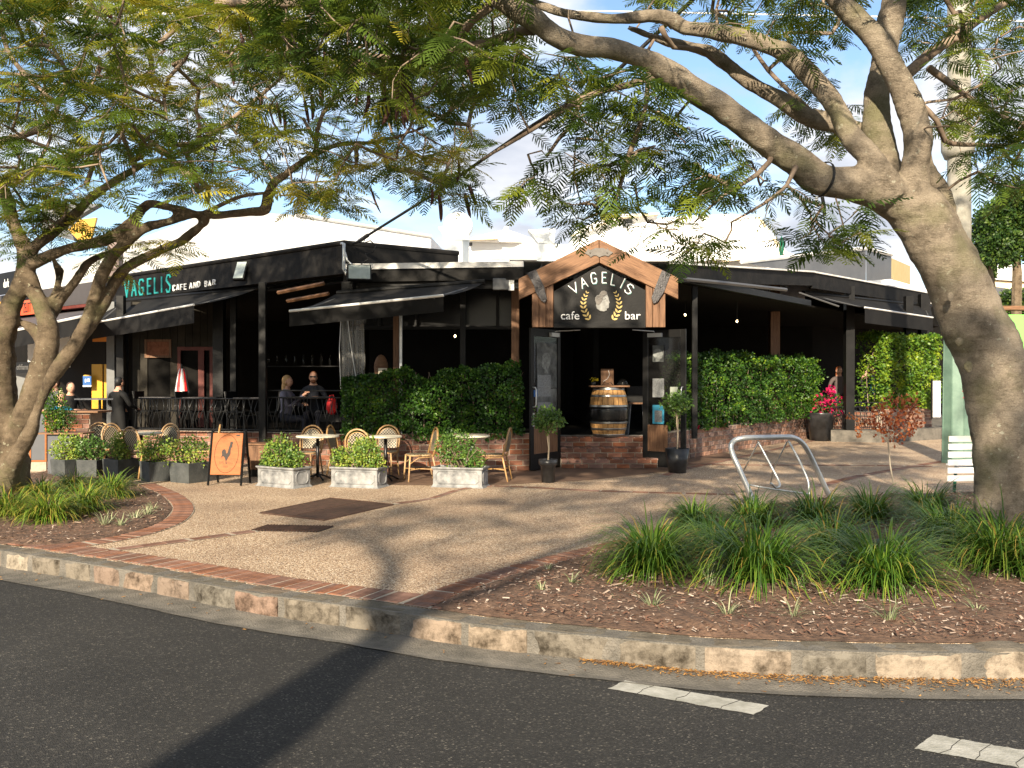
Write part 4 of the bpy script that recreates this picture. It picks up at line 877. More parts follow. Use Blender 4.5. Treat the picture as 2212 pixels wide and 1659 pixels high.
t = empty('service_cable', 'thick black service cable rising from the roof corner into the trees', 'cable', P(771, 526, 16.6)); q = [P(x, y, Y) - t.location for x, y, Y in ((762, 527, 16.6), (775, 521, 16.5), (795, 508, 16.2), (934, 421, 13.9), (1041, 346, 12.2), (1152, 270, 11.3), (1320, 165, 10.3), (1560, -60, 9.6))]
b = MB(); b.tube(q, .022, 6); b.obj('cable', M['rubber'], t, True); b = MB(); b.tube([P(x, y, 16.3) - t.location for x, y in ((790, 512), (785, 525), (800, 520), (812, 530), (806, 545), (790, 548), (795, 560), (780, 570))], .012, 5); b.obj('wire_loop', M['rubber'], t, True)
b = MB(); b.tube([q[1], q[2]], .035, 6); b.obj('insulator', M['strap'], t, True)
b = MB(); b.tube([P(-300, 60, 40), P(500, 22, 40), P(1300, 24, 40), P(2000, 38, 40), P(2600, 60, 40)], .03, 5); tag(b.obj('overhead_wire', M['bar_white']), 'thin pale wire high across the sky behind the trees', 'wire')
# rolled clear plastic blind
t = empty('plastic_blind', 'gathered clear plastic blind hanging beside the corner post', 'blind', P(752, 840, 16.4)); b = MB(); ln = 18; V = []
for i in range(ln + 1):
    u = i / ln; x = -.14 + .42 * u
    for z in (0, .5, 1.0, 1.45): V.append((x + .02 * math.sin(z * 3), .05 * math.sin(i * 1.9) * (1 - z * .2), z))
b.add(V, [(i * 4 + j, i * 4 + j + 1, (i + 1) * 4 + j + 1, (i + 1) * 4 + j) for i in range(ln) for j in range(3)]); b.obj('sheet', M['pvc'], t, True)
b = MB(); b.tube([(-.12, -.06, 0), (-.14, -.07, .7), (-.1, -.06, 1.45)], .006, 4); b.tube([(.18, -.08, .02), (.05, -.06, .8), (-.02, -.06, 1.45)], .006, 4); b.obj('cord', M['bar_white'], t)
t = empty('statue_board', 'reddish brown cloth with a pale paper beside the slim pole', 'hanging cloth', P(823, 800, 17.1)); b = MB(); b.blob((0, 0, .05), (.13, .05, .24), 12, 8); b.obj('cloth', M['timber'], t, True); b = MB(); b.box((.04, -.07, -.03), (.16, .01, .14)); b.obj('paper', M['tabletop'], t)

# ------------------------------------------------------------------ iron railings
def railing(label, a, c, z0, z1, nb, m='castiron', lean=0, top2=0):
    t = empty('railing', label, 'railing', (a[0], a[1], z0)); A_ = Vector((0, 0, 0)); B_ = Vector((c[0] - a[0], c[1] - a[1], 0)); H = z1 - z0
    for z in (H, .05) + ((H + top2,) if top2 else ()):
        b = MB(); b.tube([A_ + Vector((0, 0, z)), B_ + Vector((0, 0, z))], .014, 6); b.obj('rail', M[m], t)
    for i in range(nb):
        p = A_.lerp(B_, (i + .5) / nb); o_ = rnd.uniform(-.02, .02); sd_ = rnd.choice((-1, 1)); b = MB()
        b.tube([p + Vector((lean + .03 * math.sin(i), 0, H)), p + Vector((lean * .6 + .035 * sd_, -.02, H * .7)), p + Vector((-.03 * sd_ + lean * .3, -.04, H * .35)), p + Vector((o_, 0, .05))], .008, 5); b.obj('baluster', M[m], t, True)
    return t
railing('black wavy iron railing in front of the left dining bay', (PX(300, 18.15), 18.15), (PX(565, 17.55), 17.55), .6, PZ(861, 17.9), 34, top2=.0, lean=.03)
railing('black wavy iron railing in front of the seated couple', (PX(572, 17.5), 17.5), (PX(735, 17.2), 17.2), .6, PZ(859, 17.3), 18, top2=.13)
railing('leaning thin iron railing on the far right terrace', (PX(1800, 24.1), 24.1), (PX(1912, 23.9), 23.9), .32, PZ(879, 24), 26, lean=-.12, top2=.11)

# ------------------------------------------------------------------ neighbours on the left
def wing(px, Yoff=0):
    """xy on the wing's front line at px, pushed outward by Yoff"""
    u = (px - CX) / FP; a = A + nLo * Yoff; # a + dL*t  with x = u*y
    t_ = (u * a.y - a.x) / (dL.x - u * dL.y); q = a + dL * t_; return q
bank = empty('shop_building', 'dark neighbouring shop with grey canopy left of the cafe', 'building', (0, 0, 0))
p0, p1 = wing(-60), wing(226)
def wz(py, q): return PZ(py, q.y)
b = MB(); b.wallbox(p0, p1, 3.5, 4.02, .3); b.obj('parapet', mat('grey_shop_cladding', (.05, .045, .045), .6, (.065, .06, .06), 2), bank)
b = MB(); b.wallbox(wing(-60, .4), wing(222, .4), 3.35, 3.42, .5); b.obj('canopy_edge', M['redpaint'], bank)
q0, q1, r0, r1 = wing(-60), wing(205), wing(-60, 1.9), wing(195, 1.7)
b = MB(); b.add([(q0.x, q0.y, 3.35), (q1.x, q1.y, 3.35), (r1.x, r1.y, 2.95), (r0.x, r0.y, 2.6)], [(0, 1, 2, 3)]); b.obj('awning', mat('grey_brown_awning', (.07, .06, .06), .8), bank)
b = MB(); b.tube([(r1.x, r1.y, 2.95), (r0.x, r0.y, 2.6)], .03, 6); b.obj('awning_bar', M['bar_white'], bank)
b = MB(); b.add([(r1.x, r1.y, 2.94), (r0.x, r0.y, 2.59), (r0.x, r0.y, 2.2), (r1.x, r1.y, 2.58)], [(0, 1, 2, 3)]); b.obj('awning_valance', M['awning'], bank)
u0, u1 = wing(-60, -3), wing(270, -3)
b = MB(); b.wallbox(u0, u1, 0, 3.4, .2); b.obj('shop_wall', M['dark'], bank)
b = MB(); a_, c_ = P(20, 880, 24), P(72, 880, 24); b.bbox((a_.x, 24, 0), (c_.x, 24.1, PZ(784, 24))); b.obj('pier', M['greywall'], bank)
for x0, x1 in ((230, 247), (257, 270)):
    b = MB(); b.bbox((PX(x0, 21.5), 21.5, 0), (PX(x1, 21.5), 21.7, 3.4)); b.obj('column', M['greywall'], bank)
b = MB(); b.bbox((PX(200, 22), 22, PZ(738, 22)), (PX(246, 22), 22.05, PZ(714, 22))); b.obj('sign_strip', M['orangep'], bank)
t = empty('yellow_sign', 'tall yellow panel with a thin yellow strip in the shaded shop front', 'sign', P(207, 883, 22.6)); b = MB(); b.bbox((-.1, 0, -.0), (.16, .05, 1.08)); b.obj('panel', M['yellow'], t); b = MB(); b.bbox((.2, 0, .25), (.27, .05, 1.08)); b.obj('strip', M['yellow'], t)
t = empty('blue_poster', 'blue and white notice beside the yellow panel', 'poster', P(188, 832, 22.4)); b = MB(); b.bbox((-.1, 0, 0), (.1, .02, .22)); b.obj('panel', M['blue'], t); b = MB(); b.bbox((-.1, -.003, -.04), (.1, .018, -.002)); b.obj('base_strip', M['white_letter'], t); b = MB(); b.box((-.03, -.006, .11), (.03, .008, .08)); b.box((.04, -.006, .12), (.05, .008, .07)); b.obj('mark', M['white_letter'], t); b = MB(); b.blob((0, .01, .22), (.1, .01, .04), 12, 6); b.obj('arc', M['yellow'], t)
def wsign(name, label, cat, px0, px1, pyt0, pyb0, off, m, th=.05):
    """panel parallel to the wing; top/bottom given at px0"""
    a_, c_ = wing(px0, off), wing(px1, off); zt, zb = PZ(pyt0, a_.y), PZ(pyb0, a_.y); t = empty(name, label, cat, (a_.x, a_.y, zb), angL); ln = (Vector((c_.x, c_.y, 0)) - Vector((a_.x, a_.y, 0))).length
    b = MB(); b.bbox((0, 0, 0), (ln, th, zt - zb)); b.obj('panel', m, t); return t, ln, zt - zb
t, ln, h = wsign('black_sign', 'black shop sign with the white letters dark behind the left tree', 'sign', -20, 50, 595, 640, .35, M['black']); text('dark', .34, M['white_letter'], T((ln * .42, -.005, h * .3)), t, sx=.62)
t, ln, h = wsign('red_sign', 'orange-red shop sign with dark narrow letters behind the left tree', 'sign', 3, 103, 656, 686, .75, M['redsign']); text('ZELITT', .36, M['ink'], T((ln * .50, -.005, h * .16)), t, sx=.42); text('TCO', .36, M['ink'], T((ln * .83, -.005, h * .16)), t, sx=.42)
t, ln, h = wsign('yellow_sign', 'small bright yellow sign cut by the left edge of the photo', 'sign', -20, 10, 655, 698, 1.2, M['yellow'])
t, ln, h = wsign('black_sign', 'dim black hanging sign with an orange diamond behind the left trunk', 'sign', 24, 82, 783, 806, 1.4, M['black']); text('othfiams', .2, mat('dim_grey_letters', (.12, .12, .12)), T((ln * .22, -.005, h * .3)), t); b = MB(); b.prism([(ln - .25, -.012, h / 2), (ln - .1, -.012, h + .02), (ln + .05, -.012, h / 2), (ln - .1, -.012, -.02)], (0, .01, 0)); b.obj('diamond', M['orangep'], t)
# ------------------------------------------------------------------ buildings behind
bw = empty('white_building', 'long white rendered wall rising behind the cafe roof', 'building', (0, 0, 0))
WY0, WY1 = 31, 38
b = MB(); a_, c_ = P(60, 470, WY0), P(931, 512, WY1); m_ = P(560, 458, 34); pts = [a_, c_]; zt0, zt1 = 7.0, c_.z
b.add([(PX(60, 30), 30, 2), (PX(931, 38), 38, 2), (PX(931, 38), 38, PZ(511, 38)), (PX(640, 34), 34, PZ(464, 34)), (PX(460, 32), 32, PZ(455, 32)), (PX(330, 31), 31, PZ(505, 31)), (PX(60, 30), 30, PZ(600, 30))], [tuple(range(7))])
b.add([(PX(931, 38), 38, 2), (PX(931, 38) + .4, 46, 2), (PX(931, 38) + .4, 46, PZ(511, 38)), (PX(931, 38), 38, PZ(511, 38))], [(0, 1, 2, 3)]); b.obj('wall', M['white'], bw)
b = MB(); b.tube([(PX(640, 34), 34 - .02, PZ(464, 34)), (PX(931, 38), 38 - .02, PZ(511, 38))], .07, 6); b.obj('coping', M['iron'], bw)
t = empty('roof_panel', 'dark grey rooftop sign box with a yellow slanted panel', 'sign', P(150, 520, 27)); b = MB(); b.prism([P(x, y, 27) - t.location for x, y in ((90, 500), (160, 520), (150, 478), (215, 440), (90, 440))], (0, .3, 0)); b.obj('grey_panel', M['greysteel'], t); b = MB(); b.prism([P(x, y, 26.9) - t.location for x, y in ((147, 496), (168, 518), (197, 516), (208, 470), (172, 474))], (0, .1, 0)); b.obj('yellow_face', M['yellow'], t)
t = empty('lattice_stair', 'white rooftop bracket frame behind the left branches', 'frame', P(215, 600, 27)); b = MB()
for x in (196, 206, 222): b.tube([P(x, 605, 27) - t.location, P(x, 560, 27) - t.location], .05, 4)
b.tube([P(180, 603, 27) - t.location, P(232, 590, 27) - t.location], .06, 4); b.tube([P(190, 585, 27) - t.location, P(232, 570, 27) - t.location], .06, 4); b.obj('bar', M['white'], t)
t = empty('chimney', 'narrow brown chimney stack above the left end of the fascia', 'chimney', P(247, 604, 25)); b = MB(); b.bbox((-.18, 0, -.3), (.12, .3, 1.1)); b.obj('stack', mat('brown_render', (.2, .15, .14), .8), t)
def house(label, pts_list, Y, name='house'):
    t = empty(name, label, 'house', (0, 0, 0))
    for nm, m, pts, y0, y1 in pts_list:
        b = MB(); b.prism([P(x, y, Y + y0) for x, y in pts], (0, y1 - y0, 0)); b.obj(nm, M[m], t)
    return t
house('small white house with a hipped roof and a tiny chimney behind the round duct', [('wall', 'white', [(1000, 575), (1000, 518), (1150, 518), (1150, 575)], 0, 4), ('roof', 'iron', [(1005, 516), (1093, 495), (1165, 520), (1165, 524), (1005, 520)], -.5, 4), ('chimney', 'white', [(1089, 500), (1089, 489), (1098, 489), (1098, 500)], -.6, -.2), ('eave', 'cream', [(1008, 519), (1008, 514), (1075, 512), (1075, 516)], -.9, -.6), ('window', 'greysteel', [(1012, 531), (1012, 521), (1020, 521), (1020, 531)], -.02, 0)], 48)
house('white house with a low roof between duct and gable', [('wall', 'white', [(1100, 580), (1100, 540), (1260, 530), (1260, 580)], 0, 3), ('roof', 'white', [(1060, 560), (1150, 515), (1250, 540), (1260, 560)], -.4, -.1)], 42)
house('big cream house with broad white gable roofs behind the entrance', [('wall', 'white', [(1225, 575), (1240, 500), (1290, 478), (1346, 462), (1420, 460), (1420, 575)], 0, 6), ('eave', 'cream', [(1230, 510), (1346, 466), (1424, 460), (1424, 463), (1346, 470)], -.5, -.1), ('window', 'greysteel', [(1346, 492), (1346, 468), (1366, 467), (1366, 486)], -.06, 0),
      ('roof', 'white', [(1300, 552), (1426, 470), (1576, 462), (1640, 470), (1700, 543), (1590, 560), (1300, 575)], -2, -1), ('ridge_trim', 'cream', [(1638, 468), (1642, 468), (1692, 542), (1688, 543)], -2.1, -2), ('eave_trim', 'cream', [(1560, 562), (1656, 550), (1700, 543), (1702, 547), (1656, 555), (1560, 566)], -2.15, -2.02), ('wall', 'white', [(1300, 590), (1300, 560), (1740, 556), (1740, 590)], -1, 0), ('roof', 'iron', [(1690, 542), (1760, 560), (1700, 560)], -1.5, -1)], 44)
t = empty('garden_umbrella', 'closed dark green umbrella on the distant roof terrace', 'umbrella', P(1688, 548, 34)); k = 34 / 2012; b = MB(); b.tube([(0, 0, -.2), (0, 0, 0), (.0, 0, 8 * k), (.01, 0, 25 * k), (0, 0, 38 * k)], [.012, .06, .1, .08, .012], 10, jit=.3); b.obj('canopy', M['darkgreen'], t, True)
t = empty('plant_room', 'dark grey steel clad box building on the right roof with pale trim', 'building', (0, 0, 0))
g0, g1, g2 = Vector((PX(1600, 27), 27, 0)), Vector((PX(1870, 31), 31, 0)), Vector((PX(1925, 34), 34, 0))
pz = lambda py, q: PZ(py, q.y)
b = MB(); b.add([(g0.x, 27, pz(566, g0)), (g1.x, 31, pz(620, g1)), (g1.x, 31, pz(538, g1))], [(0, 1, 2)]); b.add([(g1.x + .01, 31, 3.5), (g2.x, 34, 3.5), (g2.x, 34, pz(552, g2)), (g1.x + .01, 31, pz(538, g1))], [(0, 1, 2, 3)]); b.obj('cladding', M['greysteel'], t)
b = MB(); b.tube([(g0.x, 26.95, pz(566, g0)), (g1.x, 30.95, pz(537, g1)), (g2.x, 33.95, pz(551, g2))], .06, 4); b.obj('trim', M['iron'], t)
b = MB(); b.add([(g2.x + .02, 34.1, 3.6), (g2.x + 2.4, 38, 3.6), (g2.x + 2.4, 38, PZ(575, 38)), (g2.x + .02, 34.1, pz(556, g2))], [(0, 1, 2, 3)]); b.obj('weatherboard_wall', mat('yellow_weatherboard', (.6, .45, .2), .7, (.68, .52, .26), 3), t)
for i in range(9):
    z = 3.8 + i * .19; b = MB(); b.tube([(g2.x + .02, 34.06, z), (g2.x + 2.4, 37.96, z)], .012, 4); b.obj('board_edge', M['cream'], t)
b = MB(); b.prism([P(x, y, 29) for x, y in ((1872, 607), (1924, 603), (2040, 636), (2040, 660), (1900, 640))], (0, .5, 0)); b.obj('white_roof', M['iron'], t)
# ducts on the roof
t = empty('exhaust_duct', 'round topped galvanised exhaust duct on the cafe roof', 'duct', P(985, 562, 21)); k = 21 / 2012
b = MB(); b.bbox((-25 * k, 0, -.3), (14 * k, .4, 44 * k)); b.prism([(14 * k, 0, -.3), (26 * k, .25, -.3), (26 * k, .25, 44 * k), (14 * k, 0, 44 * k)], (0, .3, 0)); b.obj('shaft', M['duct'], t)
b = MB(); b.bbox((-27 * k, -.03, 44 * k), (28 * k, .43, 55 * k)); b.obj('collar', M['duct'], t)
b = MB(); V = []; n_ = 28
for y in (0, .35): V += [(31 * k * math.cos(2 * math.pi * i / n_) + 4 * k, y, 76 * k + 28 * k * math.sin(2 * math.pi * i / n_)) for i in range(n_)]
b.add(V, [tuple(range(n_))[::-1], tuple(range(n_, 2 * n_))] + [(i, (i + 1) % n_, n_ + (i + 1) % n_, n_ + i) for i in range(n_)]); b.obj('fan_housing', M['duct'], t)
b = MB(); b.prism([(-38 * k, -.04, 70 * k), (-25 * k, -.04, 50 * k), (-5 * k, -.04, 52 * k), (-14 * k, -.04, 66 * k), (-26 * k, -.04, 73 * k)], (0, .4, 0)); b.obj('scoop', M['galv'], t)
t = empty('exhaust_vent', 'square galvanised vent with an open hood left of the gable peak', 'duct', P(1195, 556, 20)); k = 20 / 2012
b = MB(); b.bbox((-34 * k, 0, -.2), (8 * k, .45, 30 * k)); b.obj('box', M['duct'], t); b = MB(); b.bbox((8.3 * k, .05, -.2), (33 * k, .4, 29 * k)); b.obj('box', M['galv'], t)
b = MB(); b.prism([(-54 * k, .0, 60 * k), (-32 * k, .0, 31 * k), (2 * k, .0, 31 * k), (4 * k, .0, 62 * k)], (0, .4, 0)); b.obj('hood', M['galv'], t)
# pale pole / green base at right
t = empty('street_pole', 'tall pale pole on a ribbed green steel base right of the far hedge', 'pole', (PX(2068, 17.9), 17.9, 0)); b = MB()
b.lathe([(.3, 0), (.3, .04), (.275, .05), (.27, 1.5), (.25, 2.9), (.24, 2.95)], 8); b.obj('base', M['green'], t); b = MB(); b.tube([(0, 0, 2.95), (.03, 0, 4.5), (.02, 0, 7), (.0, 0, 11)], [.22, .215, .21, .2], 20); b.obj('shaft', M['cream_pole'], t, True)
b = MB(); b.lathe([(.24, 5.85), (.3, 6.0), (.3, 6.3), (.23, 6.5)], 20); b.obj('collar', M['cream_pole'], t, True)
for a in range(8):
    b = MB(); an = R(a * 45); b.tube([(.28 * math.cos(an), .28 * math.sin(an), .03), (.245 * math.cos(an), .245 * math.sin(an), 2.92)], .014, 4); b.obj('rib', M['green'], t)
b = MB(); b.tube([(-.02, -.275, 1.25), (.04, -.275, 1.32), (-.03, -.272, 1.38), (.05, -.272, 1.48), (.02, -.27, 1.55)], .009, 4); b.obj('graffiti', mat('pink_scrawl', (.45, .08, .1)), t)
t = empty('lime_sign', 'lime green sign panel beyond the leaning trunk', 'sign', P(2200, 760, 20)); b = MB(); b.bbox((-.3, 0, 0), (.3, .05, .8)); b.obj('panel', M['lime'], t); b = MB(); b.bbox((-.5, -.1, .9), (1.2, .3, .98)); b.obj('bracket', M['timber'], t)
house('cream roofed house at the far right behind the dark tree', [('roof', 'white', [(2090, 600), (2130, 572), (2290, 572), (2290, 612)], 0, 4), ('wall', 'cream', [(2090, 700), (2090, 603), (2290, 615), (2290, 700)], .2, 4), ('eave', 'greysteel', [(2100, 655), (2100, 612), (2290, 640), (2290, 662)], -3, -2)], 40)
t = empty('notice_panel', 'narrow white panel beside the far brick wall and green pole', 'sign', P(2022, 905, 24.5)); b = MB(); b.bbox((-.08, 0, .05), (.12, .05, 1.0)); b.obj('panel', M['white'], t); b = MB(); b.bbox((-.12, .0, 0), (-.085, .05, 1.05)); b.obj('edge', M['black'], t)
# ------------------------------------------------------------------ trees
def frond_template(seed, npair=12, L_=1.0):
    r_ = random.Random(seed); V = []; F_ = []
    def quad(a, b_, wa, wb, up=Vector((0, 0, 1))):
        d = (b_ - a).normalized(); s_ = d.cross(up).normalized(); n_ = len(V)
        V.extend([a - s_ * wa, a + s_ * wa, b_ + s_ * wb, b_ - s_ * wb]); F_.append((n_, n_ + 1, n_ + 2, n_ + 3))
    def rp(t): return Vector((0, t, -.22 * t * t))
    for i in range(3): quad(rp(i / 3), rp((i + 1) / 3), .008, .007)
    for i in range(npair):
        t = .14 + .86 * i / (npair - 1); ln = .30 * math.sin(math.pi * min(1, .22 + t * .74)) ** .8 + .03
        for s_ in (-1, 1):
            a = rp(t) + Vector((0, r_.uniform(-.01, .01), 0)); an = R(62 - 22 * t + r_.uniform(-6, 6)); d = Vector((s_ * math.sin(an), math.cos(an), -.12 + r_.uniform(-.14, .1))); m_ = a + d * ln * .55; e = a + d * ln + Vector((0, 0, -.03 * ln / .3))
            quad(a, m_, .012, .024); quad(m_, e, .024, .008)
    return np.array([tuple(v) for v in V]), np.array(F_)
FRT = [frond_template(i, 10 + i) for i in range(3)]
class Tree:
    def __init__(s, name, label, base):
        s.root = empty(name, label, 'tree', base, group=None); s.pos = []; s.rad = []; s.par = []; s.lim = []; s.base = Vector(base); s.mb = MB(); s.thin = MB(); s.seg = []
    def limb(s, pts, big=True, n=14, jit=.12):
        """pts: (px,py,Y,width_px) -> spline limb"""
        q = [(P(a, c, Y), w_ / FP * Y / 2) for a, c, Y, w_ in pts]; s.limb3(q, big, n, jit)
    def limb3(s, q, big=True, n=14, jit=.12):
        sp_ = spline(q, .09 if big else .12); pp = [p - s.base for p, _ in sp_]; rr = [r for _, r in sp_]
        pp = [p + Vector((noise.noise(p * 2.1), noise.noise(p * 2.1 + Vector((9, 0, 0))), noise.noise(p * 2.1 + Vector((0, 9, 0))))) * min(.04, .5 * r) for p, r in zip(pp, rr)]
        (s.mb if big else s.thin).tube(pp, rr, n if big else 7, jit=jit)
        if big: pass
        for i, (p, r) in enumerate(zip(pp, rr)):
            if i % 2 == 0 or not big: s.pos.append(p); s.rad.append(r); s.par.append(-1)
    def grow(s, att, droop=.12, fr=(3, 5), fl=(.3, .46), tintb=(.0, 1), wig=.16, minr=.0035, att_start=0):
        """connect each attractor to the nearest node by a twig, hang fronds on it"""
        n0 = len(s.pos); cap = len(s.pos) + len(att) * 14 + 10; A_ = np.zeros((cap, 3)); A_[:n0] = [tuple(p) for p in s.pos]; n = n0; child = []
        att = [Vector(a) - s.base for a in att]
        d0 = [np.min(np.sum((A_[:n0] - np.array(a)) ** 2, 1)) for a in att]; order = np.argsort(d0)
        cnt = np.zeros(cap); paths = []
        for k in order:
            a = att[k]; D = np.sum((A_[:n] - np.array(a)) ** 2, 1); i = int(np.argmin(D)); st = Vector(A_[i]); dist = math.sqrt(D[i])
            if dist < .04: continue
            m_ = max(2, min(13, int(dist / .17))); path = [i]; mid = st.lerp(a, .5) + Vector((rnd.gauss(0, 1), rnd.gauss(0, 1), rnd.gauss(0, .7) + .3)) * wig * dist * .5
            for j in range(1, m_ + 1):
                t = j / m_; p = st * (1 - t) ** 2 + mid * 2 * t * (1 - t) + a * t * t; p += Vector((noise.noise(p * 5), noise.noise(p * 5 + Vector((5, 0, 0))), noise.noise(p * 5 + Vector((0, 5, 0))))) * .05
                A_[n] = p; s.par.append(path[-1]); path.append(n); n += 1
            paths.append(path)
        par = s.par; load = np.zeros(n)
        for p in paths: load[p[-1]] += 1
        for i in range(n - 1, n0 - 1, -1):
            if par[i] >= 0: load[par[i]] += load[i]
        for path in paths:
            pts = [Vector(A_[i]) for i in path]; rr = [min(.05, max(minr, .0046 * load[path[max(1, j)]] ** .48)) for j in range(len(path))]; s.thin.tube(pts, rr, 5 if rr[0] > .012 else 4, cap=False)
        tips = [(Vector(A_[p[-1]]), (Vector(A_[p[-1]]) - Vector(A_[p[-2]])).normalized()) for p in paths]
        mids = [(Vector(A_[p[len(p) // 2]]), (Vector(A_[p[-1]]) - Vector(A_[p[0]])).normalized()) for p in paths if len(p) > 3]
        s.leaf = getattr(s, 'leaf', [])
        for (p, d) in tips + mids[::2]:
            k = rnd.randint(*fr); a0 = math.atan2(d.y, d.x); tb = rnd.uniform(*tintb)
            for j in range(k):
                a = a0 + (j - (k - 1) / 2) * rnd.uniform(.6, .95) + rnd.gauss(0, .25); el = rnd.gauss(-droop, .3)
                s.leaf.append((tuple(p), (math.cos(a) * math.cos(el), math.sin(a) * math.cos(el), math.sin(el)), (rnd.gauss(0, .28), rnd.gauss(0, .28), 1), rnd.uniform(*fl), min(1, max(0, tb + rnd.gauss(0, .13)))))
        s.pos = [Vector(A_[i]) for i in range(n)]
    def finish(s, bark_m, near=300, voxel=.022):
        # branching wood fused into one skin
        me = s.mb.mesh('trunk', bark_m, True); o = link(bpy.data.objects.new('trunk', me)); o.parent = s.root
        rm = o.modifiers.new('fuse', 'REMESH'); rm.mode = 'VOXEL'; rm.voxel_size = voxel; rm.use_smooth_shade = True
        sm = o.modifiers.new('smooth', 'SMOOTH'); sm.factor = .6; sm.iterations = 6
        bpy.context.view_layer.update(); me2 = bpy.data.meshes.new_from_object(o.evaluated_get(bpy.context.evaluated_depsgraph_get())); o.modifiers.clear(); o.data = me2
        # ripples and rings of the bark as real relief
        co = np.empty(len(me2.vertices) * 3); me2.vertices.foreach_get('co', co); co = co.reshape(-1, 3); no = np.empty(len(me2.vertices) * 3); me2.vertices.foreach_get('normal', no); no = no.reshape(-1, 3)
        amp = np.array([.018 * noise.noise(Vector(c) * 3.2) + .007 * noise.noise(Vector((c[0] * 5, c[1] * 5, c[2] * 22))) for c in co]); co += no * amp[:, None]; me2.vertices.foreach_set('co', co.ravel()); me2.update()
        me2.polygons.foreach_set('use_smooth', [True] * len(me2.polygons))
        if not me2.materials: me2.materials.append(bark_m)
        s.thin.obj('branches', M['twig'], s.root, True)['kind'] = 'stuff'
        lv = s.leaf; loc = np.array([l[0] for l in lv]); dr = np.array([l[1] for l in lv]); up = np.array([l[2] for l in lv]); sc_ = np.array([l[3] for l in lv]); ti = np.array([l[4] for l in lv])
        Rm = frames(dr, up); world = loc + np.array(s.base); dist = np.linalg.norm(world - np.array([0, 0, CAMZ]), axis=1)
        inf = (np.abs(world[:, 0] / world[:, 1] * FP) < 1100) & ((CAMZ + world[:, 1] * (CY / FP)) > world[:, 2]) & (world[:, 1] > 1)
        order = [i for i in np.argsort(np.where(inf, dist, dist + 1000))][:near] if near else []
        nearset = set(order); rest = np.array([i for i in range(len(lv)) if i not in nearset])
        groups = np.array_split(rest, 3)
        V_all = []; F_all = []; T_all = []; off = 0
        for g_, (tv, tf) in zip(groups, FRT):
            if not len(g_): continue
            V_ = (np.einsum('nij,kj->nki', Rm[g_], tv) * sc_[g_][:, None, None] + loc[g_][:, None, :]).reshape(-1, 3); F2_ = (tf[None] + (np.arange(len(g_)) * len(tv))[:, None, None]).reshape(-1, 4) + off
            V_all.append(V_); F_all.append(F2_); T_all.append(np.repeat(ti[g_], len(tv))); off += len(V_)
        me = np_mesh('crown', np.concatenate(V_all), np.concatenate(F_all), FR_L, np.concatenate(T_all)); c = link(bpy.data.objects.new('crown', me)); c.parent = s.root; c['kind'] = 'stuff'
        cache = {}
        for i in order:
            q = (i % 3, int(ti[i] * 7.99))
            if q not in cache:
                tv, tf = FRT[q[0]]; cache[q] = np_mesh('frond', tv, tf, FR_L, np.full(len(tv), (q[1] + .5) / 8))
            f = link(bpy.data.objects.new('frond', cache[q])); f.parent = s.root; m4 = Matrix([list(Rm[i][r] * sc_[i]) + [loc[i][r]] for r in range(3)] + [[0, 0, 0, 1]]); f.matrix_local = m4
        return s
def attract(regions):
    """regions: (polygon in photo px, count, Y range)"""
    out = []
    for poly, n, (y0, y1) in regions:
        xs = [p[0] for p in poly]; ys = [p[1] for p in poly]; k = 0
        while k < n:
            x, y = rnd.uniform(min(xs), max(xs)), rnd.uniform(min(ys), max(ys))
            if in_poly(x, y, poly): out.append(P(x, y, rnd.uniform(y0, y1))); k += 1
    return out
def pods(tree, lst):
    for px, py, Y, h, wd, lean in lst:
        a = P(px, py, Y) - tree.base; k = Y / FP; b = MB(); m_ = 7; pts = []; rr = []
        for i in range(m_ + 1):
            t = i / m_; pts.append(a + Vector((lean * k * t * t + 3 * k * math.sin(t * 3), .01 * t, -h * k * t))); rr.append(wd * k / 2 * (.25 + .75 * math.sin(math.pi * min(1, t * .9 + .1)) ** .5) if 0 < i < m_ else .003)
        b.tube(pts, rr, 6); b.obj('seed_pod', M['pod'], tree.root, True)

# --- right tree
tr = Tree('shade_tree', 'large leaning tree with smooth pale trunk at the right of the photo', tuple(G(2195, 1190)))
D = 8.7
tr.limb([(2200, 1215, D, 260), (2197, 1185, D, 200), (2193, 1120, D, 168), (2184, 1030, D, 150), (2172, 930, D, 142), (2158, 850, D, 138), (2138, 770, D, 136), (2106, 690, D, 132), (2066, 610, D, 126), (2020, 530, D, 124), (1975, 458, D, 114), (1930, 424, D - .05, 92), (1862, 400, D - .15, 76), (1776, 385, D - .3, 68), (1716, 345, D - .4, 64), (1656, 303, D - .5, 62), (1593, 260, D - .6, 58), (1531, 216, D - .7, 55), (1470, 170, D - .8, 54), (1406, 133, D - .9, 52), (1350, 112, D - 1, 46), (1300, 104, D - 1.05, 44), (1248, 96, D - 1.1, 50), (1200, 76, D - 1.2, 46), (1156, 42, D - 1.25, 44), (1106, 12, D - 1.3, 42), (1050, -20, D - 1.35, 38), (960, -70, D - 1.5, 28)], n=20)
tr.limb([(1930, 425, D - .15, 76), (1890, 365, D - .2, 54), (1858, 320, D - .2, 50), (1826, 280, D - .15, 46), (1796, 218, D - .1, 44), (1751, 166, D, 44), (1706, 127, D, 42), (1656, 101, D + .1, 40), (1596, 74, D + .1, 36), (1531, 62, D + .1, 32), (1480, 58, D + .1, 30), (1456, 44, D + .1, 32), (1406, 34, D + .1, 26), (1331, 37, D + .1, 24), (1246, 30, D, 22), (1181, 16, D, 20), (1100, -20, D, 16)])
